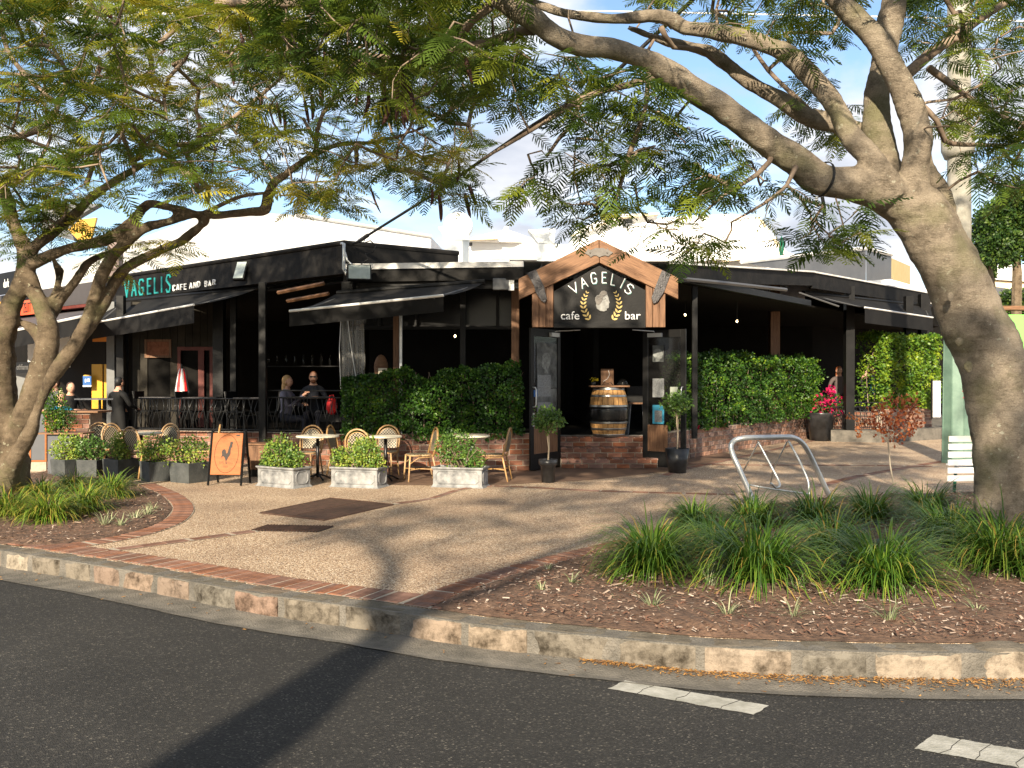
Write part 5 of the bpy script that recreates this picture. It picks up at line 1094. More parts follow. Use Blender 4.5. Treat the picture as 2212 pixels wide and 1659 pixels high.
tr.limb([(1940, 410, D + .4, 60), (1890, 320, D + .5, 44), (1850, 284, D + .5, 44), (1806, 270, D + .5, 42), (1731, 243, D + .5, 38), (1666, 207, D + .5, 36), (1606, 170, D + .5, 30), (1566, 140, D + .5, 26), (1531, 110, D + .5, 24), (1486, 97, D + .4, 20), (1416, 80, D + .3, 17), (1356, 58, D + .3, 12)])
tr.limb([(1960, 440, D + .2, 84), (1925, 385, D + .2, 66), (1899, 310, D + .25, 62), (1892, 250, D + .3, 60), (1891, 200, D + .3, 54), (1902, 152, D + .35, 48), (1915, 90, D + .4, 54), (1925, 40, D + .4, 56), (1940, -40, D + .4, 46), (1950, -140, D + .4, 30)])
tr.limb([(1985, 470, D, 104), (1970, 412, D - .1, 74), (1977, 347, D - .15, 60), (1982, 286, D - .2, 60), (1972, 229, D - .2, 60), (1950, 180, D - .2, 56), (1921, 135, D - .2, 52), (1893, 94, D - .2, 50), (1860, 53, D - .2, 48), (1830, 20, D - .2, 46), (1800, -14, D - .2, 42), (1740, -90, D - .2, 30)])
tr.limb([(2030, 520, D + .2, 90), (2032, 450, D + .25, 60), (2018, 395, D + .3, 44), (2000, 350, D + .4, 30), (1992, 300, D + .6, 22)])
# stubs and burrs
for px, py, Y, w_ in ((2072, 738, D - .3, 30), (2092, 792, D - .3, 34), (1780, 392, D - .42, 22), (1395, 120, D - 1.0, 40), (2052, 640, D - .28, 30)):
    p = P(px, py, Y); tr.mb.blob(p - tr.base, [w_ / FP * Y / 2 * q for q in (.8, .35, .95)], 10, 8)
th = lambda pts: tr.limb(pts, big=False)
th([(1955, 160, 8.8, 26), (2007, 118, 8.9, 24), (2056, 86, 9, 22), (2109, 49, 9, 18), (2170, 8, 9, 14), (2230, -30, 9, 10)]); th([(1991, 229, 9, 14), (2023, 261, 9.1, 12), (2040, 304, 9.2, 12), (2109, 312, 9.3, 9), (2212, 314, 9.4, 7)])
th([(2007, 147, 9.2, 16), (2048, 176, 9.3, 15), (2080, 200, 9.4, 12), (2130, 235, 9.5, 10), (2212, 270, 9.5, 8)]); th([(1667, 335, 8.2, 14), (1661, 350, 8.2, 12), (1636, 375, 8.2, 11), (1606, 395, 8.2, 9), (1571, 415, 8.2, 8), (1536, 445, 8.2, 6), (1500, 480, 8.2, 4)])
th([(1420, 160, 7.85, 18), (1356, 183, 7.8, 15), (1306, 195, 7.8, 14), (1256, 215, 7.8, 13), (1181, 260, 7.8, 10), (1106, 305, 7.9, 8), (1040, 345, 8, 5)]); th([(1256, 215, 7.8, 12), (1236, 270, 7.8, 10), (1206, 302, 7.8, 8), (1180, 338, 7.8, 7), (1170, 325, 7.8, 4), (1140, 333, 7.8, 3)])
th([(1400, 150, 7.8, 14), (1394, 235, 7.8, 9), (1371, 300, 7.8, 11), (1351, 360, 7.8, 11), (1340, 400, 7.8, 9), (1329, 440, 7.8, 5)])
th([(1190, 60, 7.5, 26), (1133, 68, 7.6, 22), (1057, 89, 7.7, 20), (995, 101, 7.8, 18), (934, 116, 7.9, 15), (842, 123, 8, 12), (781, 116, 8.1, 8)]); th([(1060, 10, 7.4, 26), (1022, 38, 7.5, 20), (1001, 67, 7.7, 18), (983, 98, 7.8, 16)])
th([(1430, 60, 8.8, 12), (1456, 100, 9, 12), (1510, 105, 9.1, 11), (1550, 140, 9.2, 10), (1620, 180, 9.2, 8)]); th([(1750, 240, 9.2, 14), (1700, 190, 9.4, 10), (1660, 150, 9.5, 10), (1630, 110, 9.6, 8), (1600, 60, 9.7, 6)]); th([(470, 8, 8.6, 16), (560, 6, 8.4, 18), (673, 4, 8.2, 16), (800, -20, 8, 18), (960, -70, 7.6, 22)])
th([(1720, 360, 8.1, 12), (1700, 400, 8, 9), (1650, 440, 7.9, 7), (1580, 480, 7.9, 4)]); th([(1480, 470, 8.2, 4), (1440, 485, 8.2, 5), (1400, 480, 8.1, 5), (1380, 450, 8, 5), (1372, 400, 7.9, 6)]); th([(1245, 300, 7.8, 4), (1240, 380, 7.8, 4), (1255, 440, 7.8, 3)])
regR = [([(540, -90), (1110, -90), (1130, 120), (1090, 210), (960, 260), (760, 200), (560, 120)], 190, (6.8, 9.6)), ([(1090, 90), (1400, 150), (1480, 260), (1400, 330), (1180, 330), (1060, 300)], 62, (7.2, 9.2)),
        ([(1190, 330), (1340, 300), (1400, 380), (1380, 470), (1290, 500), (1200, 480), (1180, 420)], 26, (7.4, 8.4)), ([(1090, 370), (1160, 350), (1180, 430), (1120, 430)], 6, (7.6, 8)), ([(1370, 490), (1470, 475), (1570, 520), (1540, 555), (1410, 560), (1370, 530)], 10, (7.6, 8.2)),
        ([(1440, 250), (1640, 330), (1760, 420), (1700, 500), (1560, 440), (1470, 420), (1380, 330)], 38, (7.6, 9)), ([(1700, 400), (1860, 420), (1890, 520), (1800, 550), (1720, 520)], 17, (7.6, 8.6)),
        ([(1400, -90), (1850, -90), (1800, 130), (1560, 60), (1400, 20)], 60, (8.4, 10.4)), ([(1650, 160), (1820, 160), (1880, 340), (1760, 260), (1650, 240)], 16, (9, 10.5)), ([(2020, -90), (2280, -90), (2280, 360), (2130, 400), (2030, 250)], 105, (8, 10.5)), ([(2090, 330), (2230, 330), (2240, 420), (2130, 420)], 12, (8.2, 9.4)), ([(1950, -60), (2060, -60), (2050, 130), (1980, 120)], 18, (9, 10)),
        ([(500, -420), (2400, -420), (2400, -90), (500, -90)], 190, (6.6, 11.5))]
over = [Vector((rnd.uniform(-2.8, 5.8), rnd.uniform(1.2, 6.6), rnd.uniform(5.0, 7.4))) for _ in range(100)]  # unseen foliage overhead, added to shade the limbs and the facade
tr.grow(attract(regR) + over, droop=.22, tintb=(.0, .68), fr=(3, 6), fl=(.2, .4))
pods(tr, [(868, 150, 7.8, 120, 14, 12), (858, 160, 7.8, 100, 12, -4), (880, 170, 7.8, 90, 12, 22), (864, 200, 7.8, 80, 10, 10), (1005, 120, 7.7, 60, 12, 16), (838, 215, 8, 55, 12, -14), (826, 170, 8, 60, 11, 4), (795, 195, 8, 55, 10, -10), (700, 110, 8.2, 60, 9, 4), (520, 70, 8.6, 60, 9, 18)])
tr.finish(M['bark'], 300, .02)
t = empty('strap', 'black strap with hanging cord ends tied round the lowest big limb', 'strap', P(1776, 388, 8.4)); c = t.location; ax = (P(1716, 345, 8.3) - P(1862, 398, 8.55)).normalized(); u = ax.cross(Vector((0, 1, 0))).normalized(); v = ax.cross(u)
b = MB(); n_ = 20; rr = .158; V = []
for i in range(n_):
    a = 2 * math.pi * i / n_; d = u * math.cos(a) + v * math.sin(a)
    V += [d * rr - ax * .012, d * (rr + .006) - ax * .012, d * (rr + .006) + ax * .012, d * rr + ax * .012]
b.add(V, [(4 * i + j, 4 * ((i + 1) % n_) + j, 4 * ((i + 1) % n_) + (j + 1) % 4, 4 * i + (j + 1) % 4) for i in range(n_) for j in range(4)]); b.obj('band', M['rubber'], t)
b = MB(); q = P(1776, 425, 8.3) - c; b.tube([q, q + Vector((.02, 0, -.1)), q + Vector((.02, 0, -.17))], .016, 6); b.obj('cord_end', M['rubber'], t); b = MB(); q = P(1771, 425, 8.25) - c; b.tube([q + Vector((-.03, 0, 0)), q + Vector((-.03, 0, -.09))], .014, 6); b.obj('cord_end', M['bar_white'], t)

# --- left tree
tl = Tree('shade_tree', 'multi-stemmed tree with ringed bark at the left edge of the photo', tuple(G(0, 1078)))
E = 12.4
tl.limb([(-5, 1100, E, 190), (-8, 1060, E, 150), (-10, 1000, E, 128), (-14, 930, E, 112), (-18, 860, E, 100), (-14, 780, E, 90), (0, 720, E, 66), (16, 680, E, 48), (34, 640, E, 40), (50, 598, E, 36), (62, 560, E, 44), (46, 525, E, 32), (34, 500, E, 30), (22, 462, E, 28), (12, 430, E, 27), (-4, 396, E, 24), (-30, 340, E, 20)], n=18)
tl.limb([(12, 1060, E - .1, 60), (18, 1000, E - .1, 52), (34, 940, E - .15, 48), (58, 890, E - .2, 50), (80, 830, E - .1, 50), (96, 765, E, 48), (102, 705, E, 42), (90, 655, E, 34), (74, 625, E, 30), (62, 595, E, 30), (60, 560, E, 30)], n=16)
tl.limb([(16, 1050, E - .25, 44), (26, 1000, E - .3, 38), (48, 960, E - .35, 34), (66, 935, E - .4, 34), (76, 905, E - .4, 24), (93, 858, E - .4, 22), (106, 828, E - .4, 27), (122, 800, E - .4, 33), (140, 775, E - .4, 35), (160, 750, E - .4, 33), (178, 708, E - .35, 30), (192, 672, E - .3, 26), (206, 637, E - .3, 26), (225, 588, E - .3, 26), (247, 554, E - .3, 25), (279, 520, E - .3, 23), (311, 494, E - .3, 22), (343, 484, E - .35, 20), (397, 466, E - .4, 18), (440, 462, E - .5, 18), (494, 463, E - .6, 19), (545, 458, E - .7, 20), (574, 452, E - .8, 24), (578, 425, E - .8, 22), (588, 398, E - .85, 19), (628, 368, E - .9, 17), (683, 331, E - 1, 16), (729, 312, E - 1.1, 13), (811, 306, E - 1.3, 11), (897, 282, E - 1.5, 8), (940, 260, E - 1.6, 5)], n=14)
tl.limb([(166, 740, E - .35, 26), (190, 708, E - .25, 26), (215, 670, E - .2, 27), (236, 637, E - .15, 26), (257, 605, E - .1, 25), (279, 575, E - .1, 24), (322, 554, E - .2, 23), (354, 541, E - .2, 22), (386, 524, E - .3, 21), (418, 498, E - .4, 20), (446, 474, E - .5, 18)])
tl.limb([(66, 572, E - .1, 32), (107, 552, E - .2, 26), (171, 530, E - .2, 24), (236, 515, E - .3, 25), (268, 494, E - .3, 24), (300, 466, E - .3, 23), (320, 443, E - .35, 20), (382, 450, E - .4, 18), (430, 463, E - .5, 17)])
tl.limb([(62, 550, E, 34), (76, 530, E, 26), (118, 496, E, 26), (161, 463, E, 24), (187, 438, E, 22), (234, 398, E - .1, 20), (288, 369, E - .1, 16), (333, 348, E - .1, 12), (395, 342, E - .2, 8)])
tl.limb([(100, 720, E + .1, 36), (112, 670, E + .1, 22), (120, 637, E + .1, 18), (128, 601, E + .2, 16), (129, 584, E + .2, 18), (120, 567, E + .2, 12), (110, 545, E + .2, 8)]); tl.limb([(112, 680, E + .15, 26), (129, 648, E + .15, 24), (150, 620, E + .15, 22), (172, 588, E + .2, 20), (189, 567, E + .2, 17), (215, 554, E + .2, 14), (260, 530, E + .3, 8)])
tl.limb([(95, 770, E, 30), (84, 726, E + .1, 30), (66, 706, E + .1, 24), (45, 696, E + .1, 14)])
th = lambda pts: tl.limb(pts, big=False)
th([(-40, 330, E, 20), (0, 306, E, 16), (54, 288, E - .1, 15), (103, 270, E - .2, 14), (126, 225, E - .2, 13), (103, 207, E - .2, 12), (63, 171, E - .2, 12), (27, 130, E - .2, 10), (9, 81, E - .2, 10), (0, 20, E - .2, 8)]); th([(126, 225, E - .2, 10), (139, 193, E - .2, 9), (153, 162, E - .2, 9), (180, 126, E - .2, 8), (193, 67, E - .2, 7), (216, 31, E - .2, 6), (220, -20, E - .2, 5)])
th([(0, 157, E + .5, 8), (112, 166, E + .5, 8), (180, 157, E + .5, 8), (252, 169, E + .5, 8), (330, 160, E + .5, 5)]); th([(300, 290, E - .5, 7), (315, 297, E - .5, 9), (360, 333, E - .5, 11), (405, 373, E - .5, 12), (450, 405, E - .5, 13), (445, 440, E - .5, 12)]); th([(360, 312, E - .6, 11), (414, 310, E - .6, 11), (472, 279, E - .6, 10), (530, 234, E - .7, 9), (610, 166, E - .8, 6)])
th([(683, 331, E - 1, 12), (683, 291, E - 1, 10), (695, 251, E - 1, 9), (720, 214, E - 1.1, 8), (762, 187, E - 1.1, 7), (799, 147, E - 1.2, 6)]); th([(683, 310, E - 1, 8), (668, 280, E - 1, 8), (655, 255, E - 1, 7)]); th([(430, 463, E - .5, 10), (520, 425, E - .6, 8), (600, 415, E - .7, 6)]); th([(187, 400, E, 12), (205, 350, E, 9), (216, 310, E - .1, 9), (225, 280, E - .1, 6)])
th([(20, 400, E, 10), (60, 380, E, 8), (110, 300, E, 7), (100, 250, E, 6)])
regL = [([(-120, -90), (1000, -90), (1040, 60), (1040, 260), (1010, 400), (930, 420), (800, 380), (760, 430), (640, 440), (560, 410), (450, 440), (300, 400), (180, 440), (-120, 480)], 700, (8.6, 15)),
        ([(-120, -90), (600, -90), (600, 420), (-120, 480)], 130, (10, 15)), ([(-60, 420), (180, 420), (120, 540), (-60, 600)], 26, (11.5, 13.5)), ([(180, 480), (330, 480), (340, 560), (240, 600), (190, 580)], 14, (11.8, 13)), ([(620, 400), (780, 410), (760, 470), (660, 470)], 12, (10.6, 12)), ([(880, 380), (1020, 380), (1000, 430), (900, 430)], 12, (10.5, 11.5)), ([(330, 540), (420, 500), (420, 530), (360, 570)], 3, (11.5, 12)),
        ([(-500, -420), (1000, -420), (1000, -90), (-500, -90)], 90, (10, 15.5)), ([(-500, -90), (-110, -90), (-110, 450), (-500, 400)], 40, (9, 15))]
overL = [Vector((rnd.uniform(-7.5, -1), rnd.uniform(4.5, 9.5), rnd.uniform(5.6, 6.8))) for _ in range(60)]  # unseen foliage above the view, added to shade the left facade
overL += [Vector((rnd.uniform(-13.5, -6.3), rnd.uniform(9.5, 14), rnd.uniform(4.4, 6.4))) for _ in range(110)]  # denser cover left of the view, added to darken the left bay
overL = [q for q in overL if q.z > 1.75 + .412 * q.y + .35 or q.x < -.56 * q.y - .5]
tl.grow(attract(regL) + overL, droop=.05, tintb=(.15, .95), fr=(4, 6), fl=(.26, .42))
pods(tl, [(195, -5, 11, 40, 14, -18), (222, 10, 11, 30, 14, 20), (948, 420, 10.8, 60, 10, 4), (1004, 415, 10.8, 56, 10, 12), (990, 345, 10.8, 50, 8, -4), (1014, 400, 10.8, 42, 10, 14), (932, 405, 10.8, 40, 7, -3), (498, 130, 11, 55, 9, 6), (530, 120, 11, 60, 9, -3), (690, 180, 11, 50, 10, 5), (672, 200, 11, 60, 9, 2), (598, 220, 11, 50, 8, 8), (612, 235, 11, 60, 8, 2), (560, 200, 11, 40, 8, -2), (770, 180, 11, 50, 8, -3), (240, 70, 12, 60, 8, 14), (213, 120, 12, 40, 9, 0), (800, 400, 11, 60, 5, 22), (657, 210, 11, 60, 8, 10)])
tl.finish(M['bark2'], 300, .024)

# --- tree on the near side of the road behind the viewer: its shade falls across road and plaza
tb = Tree('street_tree', 'street tree on the near kerb whose long shadow crosses the road', (-2.95, -2.2, -.15))
bs = Vector((-2.95, -2.2, -.15))
tb.limb3([(bs, .42), (bs + Vector((0, 0, .5)), .33), (bs + Vector((.0, .0, 2)), .29), (bs + Vector((.0, .05, 3.3)), .26), (bs + Vector((.05, .1, 4.15)), .15), (bs + Vector((.7, .6, 4.9)), .1), (bs + Vector((1.4, 1.2, 5.5)), .09), (bs + Vector((2.2, 1.6, 6.3)), .05)], n=12)
tb.limb3([(bs + Vector((.0, .1, 3.9)), .12), (bs + Vector((-.5, .5, 4.8)), .1), (bs + Vector((-1.6, 1, 5.5)), .06)], n=10)
tb.limb3([(bs + Vector((.05, .1, 4)), .1), (bs + Vector((.5, -.5, 5)), .08), (bs + Vector((.7, -1.2, 6.2)), .05)], n=10)
att = []
while len(att) < 330:
    p = Vector((rnd.uniform(-1, 1), rnd.uniform(-1, 1), rnd.uniform(-1, 1)))
    if p.length < 1: att.append(bs + Vector((2.4 + p.x * 5.0, .4 + p.y * 2.1, 6.3 + p.z * 1.4)))
tb.grow(att, fr=(2, 4), fl=(.35, .5)); tb.finish(M['bark2'], 0, .04)

# ------------------------------------------------------------------ grass clumps and weeds
def blades(n, ln, spread, wd, droopk, seed, tint=(.1, .8), upright=.5):
    r_ = np.random.RandomState(seed); V = []; T_ = []; F_ = []; segs = 6
    for i in range(n):
        a = r_.uniform(0, 6.283); rr = spread * math.sqrt(r_.uniform(0, 1)) * .35; x, y = rr * math.cos(a), rr * math.sin(a); a2 = a + r_.normal(0, .5); L_ = ln * r_.uniform(.55, 1.12); th_ = abs(r_.normal(0, upright)) ; th_ = min(1.25, .12 + th_)
        p = Vector((x, y, 0)); w_ = wd * r_.uniform(.7, 1.2); side = Vector((-math.sin(a2), math.cos(a2), 0)); ti = r_.uniform(*tint); dead = r_.uniform() < .05
        kk = droopk * r_.uniform(.7, 1.4); n0 = len(V)
        for j in range(segs + 1):
            t = j / segs; el = th_ + kk * t * t
            if j: p = p + Vector((math.cos(a2) * math.sin(el), math.sin(a2) * math.sin(el), math.cos(el))) * L_ / segs
            ww = w_ * (1 - t ** 2.2) + .0008; V += [tuple(p - side * ww), tuple(p + side * ww)]; tv = (1 if dead else min(1, ti + (.4 if r_.uniform() < .14 and t > .7 else 0) + .12 * t)); T_ += [tv, tv]
        F_ += [(n0 + 2 * j, n0 + 2 * j + 1, n0 + 2 * j + 3, n0 + 2 * j + 2) for j in range(segs)]
    V = np.array(V); V[:, 2] = np.maximum(V[:, 2], .012); return V, np.array(F_), np.array(T_)
def clump(px, py, h, label, n=420, seed=0, grp='strappy grass clumps in the right garden bed', tint=(.0, .7), wd=.0062, up=.5, dk=1.25):
    loc = G(px, py); t = empty('grass_clump', label, 'grass clump', loc, 0, grp); V, F_, T_ = blades(int(n * 1.35), h * 1.12, h * .6, wd, dk * 1.3, seed, tint, up * 1.2)
    o = link(bpy.data.objects.new('blades', np_mesh('blades', V, F_, GRASS, T_))); o.parent = t; o['kind'] = 'stuff'; return t
R_ = [(1410, 1238, .62, 'dark green grass clump at the left end of the right bed'), (1640, 1262, .74, 'widest grass clump, in front of the bicycle rack'), (1905, 1268, .68, 'front row grass clump between the widest clump and the leaning tree'), (2165, 1232, .74, 'yellow-tipped grass clump directly before the base of the leaning tree'),
      (1500, 1150, .5, 'small grass clump behind the left end of the right bed'), (1625, 1140, .55, 'back row grass clump at the foot of the bicycle rack'), (1760, 1140, .6, 'back row grass clump right of the bicycle rack'), (1880, 1130, .55, 'back row grass clump below the russet sapling'), (2000, 1120, .6, 'dark back row grass clump beside the white bench'), (1800, 1210, .6, 'middle grass clump in the right bed behind the front row'), (2050, 1180, .62, 'grass clump in the middle row left of the leaning tree'), (1545, 1205, .55, 'middle row grass clump between the two leftmost front clumps'), (2290, 1260, .6, 'grass clump at the very right edge of the photo')]
for i, (x, y, h, lb) in enumerate(R_): clump(x, y, h, lb, 560 if h > .6 else 380, 40 + i)
L_ = [(20, 1122, .48, 'grass clump by the left photo edge in front of the left tree'), (105, 1128, .52, 'front grass clump of the left bed, nearest the kerb'), (180, 1108, .5, 'middle grass clump of the left bed'), (238, 1078, .5, 'tall pale grass clump at the right end of the left bed'), (90, 1080, .42, 'grass clump at the foot of the left tree'), (160, 1066, .42, 'back grass clump of the left bed before the dark planters'), (-60, 1100, .5, 'grass clump half outside the left edge')]
for i, (x, y, h, lb) in enumerate(L_): clump(x, y, h, lb, 420, 80 + i, 'grass clumps in the left garden bed', (.25, .9), .006, .55)
WN = ['left of the first grass clump, nearest the brick edging', 'leftmost, beside the brick corner', 'tiny one at the brick edge', 'low one near the kerb under the leftmost front clump', 'wide one touching the widest grass clump on its left', 'near the kerb under the left side of the widest clump', 'near the kerb under the right side of the widest clump', 'wide one touching the right side of the widest clump', 'tallest one near the kerb in the middle right', 'rightmost, by the pink end stone', 'smallest one below the leftmost front clump', 'hidden low between the two right front clumps']
wp = [(1235, 1262, .2), (1170, 1280, .14), (1185, 1235, .13), (1410, 1318, .25), (1535, 1275, .32), (1570, 1335, .27), (1715, 1335, .28), (1720, 1280, .28), (1920, 1345, .32), (2110, 1330, .2), (1330, 1300, .1), (1960, 1290, .2)]
for i, (x, y, h) in enumerate(wp):
    t = empty('weed_tuft', 'pale weed tuft, %s' % WN[i], 'weed', G(x, y), 0, 'weed tufts in the right bed')
    V, F_, T_ = blades(26, h * .8, h * .3, .0035, 1.0, 200 + i, (0, 1), .7); o = link(bpy.data.objects.new('blades', np_mesh('blades', V, F_, WEED, T_))); o.parent = t
for i, (x, y, h) in enumerate([(262, 1142, .2), (292, 1128, .22), (318, 1118, .2), (225, 1140, .2), (240, 1130, .16), (330, 1106, .16)]):
    t = empty('weed_tuft', 'pale variegated tuft at the tip of the left bed, %s' % ['leftmost of the front pair', 'middle front one', 'front one nearest the edging', 'far left one', 'small middle one behind', 'rear one nearest the brick curve'][i], 'weed', G(x, y), 0, 'pale tufts in the left bed'); V, F_, T_ = blades(34, h, h * .3, .006, .8, 300 + i, (.3, 1), .7); o = link(bpy.data.objects.new('blades', np_mesh('blades', V, F_, WEED, T_))); o.parent = t
# ------------------------------------------------------------------ hedges, shrubs
def leafcloud(name, pts, nrm, size, m, tints, parent, broad=.42):
    n = len(pts); d = nr.normal(size=(n, 3)) * .8 + nrm * .7 + np.array([0, 0, .15]); up = nr.normal(size=(n, 3)) * .5 + nrm + np.array([0, -.15, .35])
    tv = np.array([(0, 0, 0), (-broad, .5, .05), (0, 1.1, 0), (broad, .5, .05), (0, .5, -.06)]); tf = np.array([(0, 4, 1, 1), (0, 3, 4, 4), (4, 3, 2, 2), (4, 2, 1, 1)])[:, :3]
    tf = np.array([(0, 4, 1), (0, 3, 4), (4, 3, 2), (4, 2, 1)])
    me = scatter(name, tv, tf, frames(d, up), pts, nr.uniform(size * .7, size * 1.3, n), tints, m); o = link(bpy.data.objects.new(name, me)); o.parent = parent; o['kind'] = 'stuff'; return o
def hedge(label, a, c, z0, z1, th_, n, m, size=.05, tb=(0, 1), seed=0, top=.12, slope=0):
    a = Vector((a[0], a[1], 0)); c = Vector((c[0], c[1], 0)); d = (c - a); ln = d.length; ang = math.atan2(d.y, d.x); t = empty('hedge', label, 'hedge', (a.x, a.y, z0), ang); H = z1 - z0; P_ = []; N_ = []; T_ = []
    while len(P_) < n:
        u = rnd.random(); x, y, z = rnd.uniform(0, ln), rnd.uniform(0, th_), rnd.uniform(0, H)
        # push most leaves to the surface shell
        k = rnd.random()
        if k < .52: y = abs(rnd.gauss(0, .06))
        elif k < .72: z = H - abs(rnd.gauss(0, .06))
        elif k < .84: x = abs(rnd.gauss(0, .06)) if rnd.random() < .5 else ln - abs(rnd.gauss(0, .06))
        nv = Vector((0, -1 if y < th_ * .3 else 0, .4 if z > H * .8 else 0)); q = Vector((x * 1.1 + seed, y, z * 1.3))
        bump = .22 * noise.noise(q * 1.2) + .15 * noise.noise(q * 3.3) + (.12 if rnd.random() < .03 else 0)
        if noise.noise(q * 2.6 + Vector((7, 7, 7))) > .42 and rnd.random() < .75: continue
        y2 = y - bump - .03; z2 = z * (1 + top * noise.noise(Vector((x * 1.7 + seed, 3, 0))) / 1.0) + (.16 * max(0, noise.noise(Vector((x * 5, seed, 1)))) if z > H * .8 else 0)
        z2 *= (1 - slope * (1 - x / ln)) * (1 + .09 * noise.noise(Vector((x * 2.2, y * 2, seed + 4)))); y2 -= .08 * noise.noise(Vector((x * 4, z * 4, seed)));
        x2 = x + .08 * noise.noise(Vector((y * 3, z * 3, x)))
        if z2 < .02 + .16 * noise.noise(Vector((x * 2.5, seed, 7))): continue
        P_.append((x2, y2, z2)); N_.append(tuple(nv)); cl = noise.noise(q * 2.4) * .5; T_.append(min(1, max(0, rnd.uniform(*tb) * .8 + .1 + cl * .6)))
    leafcloud('foliage', np.array(P_), np.array(N_), size, m, np.array(T_), t)
    b = MB()
    for i in range(int(ln / .22)):
        x = .1 + i * .22; b.tube([(x, th_ * .5, -.1), (x + rnd.uniform(-.1, .1), th_ * .5, H * .5), (x + rnd.uniform(-.2, .2), th_ * .4, H * .9)], [.015, .01, .004], 4)
    b.obj('stems', M['twig'], t); return t
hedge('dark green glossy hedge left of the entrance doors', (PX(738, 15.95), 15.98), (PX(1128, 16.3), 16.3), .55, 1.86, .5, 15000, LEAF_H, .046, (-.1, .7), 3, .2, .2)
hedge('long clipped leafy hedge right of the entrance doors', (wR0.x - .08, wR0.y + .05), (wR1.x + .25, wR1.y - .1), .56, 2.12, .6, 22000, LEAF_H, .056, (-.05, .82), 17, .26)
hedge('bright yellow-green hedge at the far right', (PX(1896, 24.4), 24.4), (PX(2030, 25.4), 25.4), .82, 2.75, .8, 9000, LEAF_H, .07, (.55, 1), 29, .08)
def bush(root, c, r, n, m, size, tb=(.2, 1), name='foliage', seed=0, flat=1):
    P_ = []; N_ = []; T_ = []
    while len(P_) < n:
        d = Vector((rnd.gauss(0, 1), rnd.gauss(0, 1), rnd.gauss(0, 1))).normalized(); k = rnd.random() ** .35 * (1 + .38 * noise.noise(d * 2.2 + Vector((seed, 0, 0))) + .15 * noise.noise(d * 6 + Vector((seed, 0, 0))))
        p = Vector((d.x * r[0], d.y * r[1], d.z * r[2])) * k; P_.append(tuple(Vector(c) + p)); N_.append(tuple(d)); T_.append(min(1, max(0, rnd.uniform(*tb) + .3 * noise.noise(Vector(p) * 6))))
    return leafcloud(name, np.array(P_), np.array(N_), size, m, np.array(T_), root)
def stems(root, c, n, h, sp_, m='twig', r0=.008):
    b = MB()
    for i in range(n):
        a = rnd.uniform(0, 6.28); s_ = rnd.uniform(.3, 1) * sp_; x, y = c[0] + rnd.uniform(-.4, .4) * sp_, c[1] + rnd.uniform(-.2, .2) * sp_
        b.tube([(x, y, c[2]), (x + math.cos(a) * s_ * .4, y + math.sin(a) * s_ * .3, c[2] + h * .5), (x + math.cos(a) * s_, y + math.sin(a) * s_ * .7, c[2] + h)], [r0, r0 * .8, r0 * .4], 5)
    b.obj('stems', M[m], root)
# pale panelled trough planters
def trough(px, Y, rz, label, ln=.78, wd=.36, h=.3):
    t = empty('planter_box', label, 'planter', (PX(px, Y), Y, 0), rz, 'pale panelled trough planters'); b = MB()
    prof = [(.02, 0), (.0, .02), (-.012, .04), (-.012, h - .045), (.0, h - .03), (.012, h - .022), (.012, h)]
    V = []; 
    for e, z in prof: V += [(-ln / 2 - e, -wd / 2 - e, z), (ln / 2 + e, -wd / 2 - e, z), (ln / 2 + e, wd / 2 + e, z), (-ln / 2 - e, wd / 2 + e, z)]
    k = len(prof); F_ = [(4 * i + j, 4 * i + (j + 1) % 4, 4 * (i + 1) + (j + 1) % 4, 4 * (i + 1) + j) for i in range(k - 1) for j in range(4)]; V += [(-ln / 2 + .02, -wd / 2 + .02, h), (ln / 2 - .02, -wd / 2 + .02, h), (ln / 2 - .02, wd / 2 - .02, h), (-ln / 2 + .02, wd / 2 - .02, h), (-ln / 2 + .02, -wd / 2 + .02, h - .03), (ln / 2 - .02, -wd / 2 + .02, h - .03), (ln / 2 - .02, wd / 2 - .02, h - .03), (-ln / 2 + .02, wd / 2 - .02, h - .03)]
    a = 4 * (k - 1); F_ += [(a + j, a + (j + 1) % 4, a + 4 + (j + 1) % 4, a + 4 + j) for j in range(4)] + [(a + 4 + j, a + 4 + (j + 1) % 4, a + 8 + (j + 1) % 4, a + 8 + j) for j in range(4)]; b.add(V, F_); b.obj('body', M['lead'], t)
    b = MB(); b.bbox((-ln / 2 + .025, -wd / 2 + .025, h - .06), (ln / 2 - .025, wd / 2 - .025, h - .025)); b.obj('soil', M['potsoil'], t)
    for side, w2, off in (('f', ln, -wd / 2 + .008), ('s', wd, ln / 2 - .008)):
        hw, z0, z1, c = w2 / 2 - .06, .055, h - .06, .045; oct_ = [(-hw + c, z0), (hw - c, z0), (hw, z0 + c), (hw, z1 - c), (hw - c, z1), (-hw + c, z1), (-hw, z1 - c), (-hw, z0 + c)]; pts = [(x, off, z) if side == 'f' else (off, x, z) for x, z in oct_]
        b = MB(); b.tube(pts + [pts[0], pts[1]], .007, 5); b.obj('moulding', M['lead'], t)
    return t
def plant(label, loc, cat='shrub', grp=None, name='shrub'): return empty(name, label, cat, loc, 0, grp)
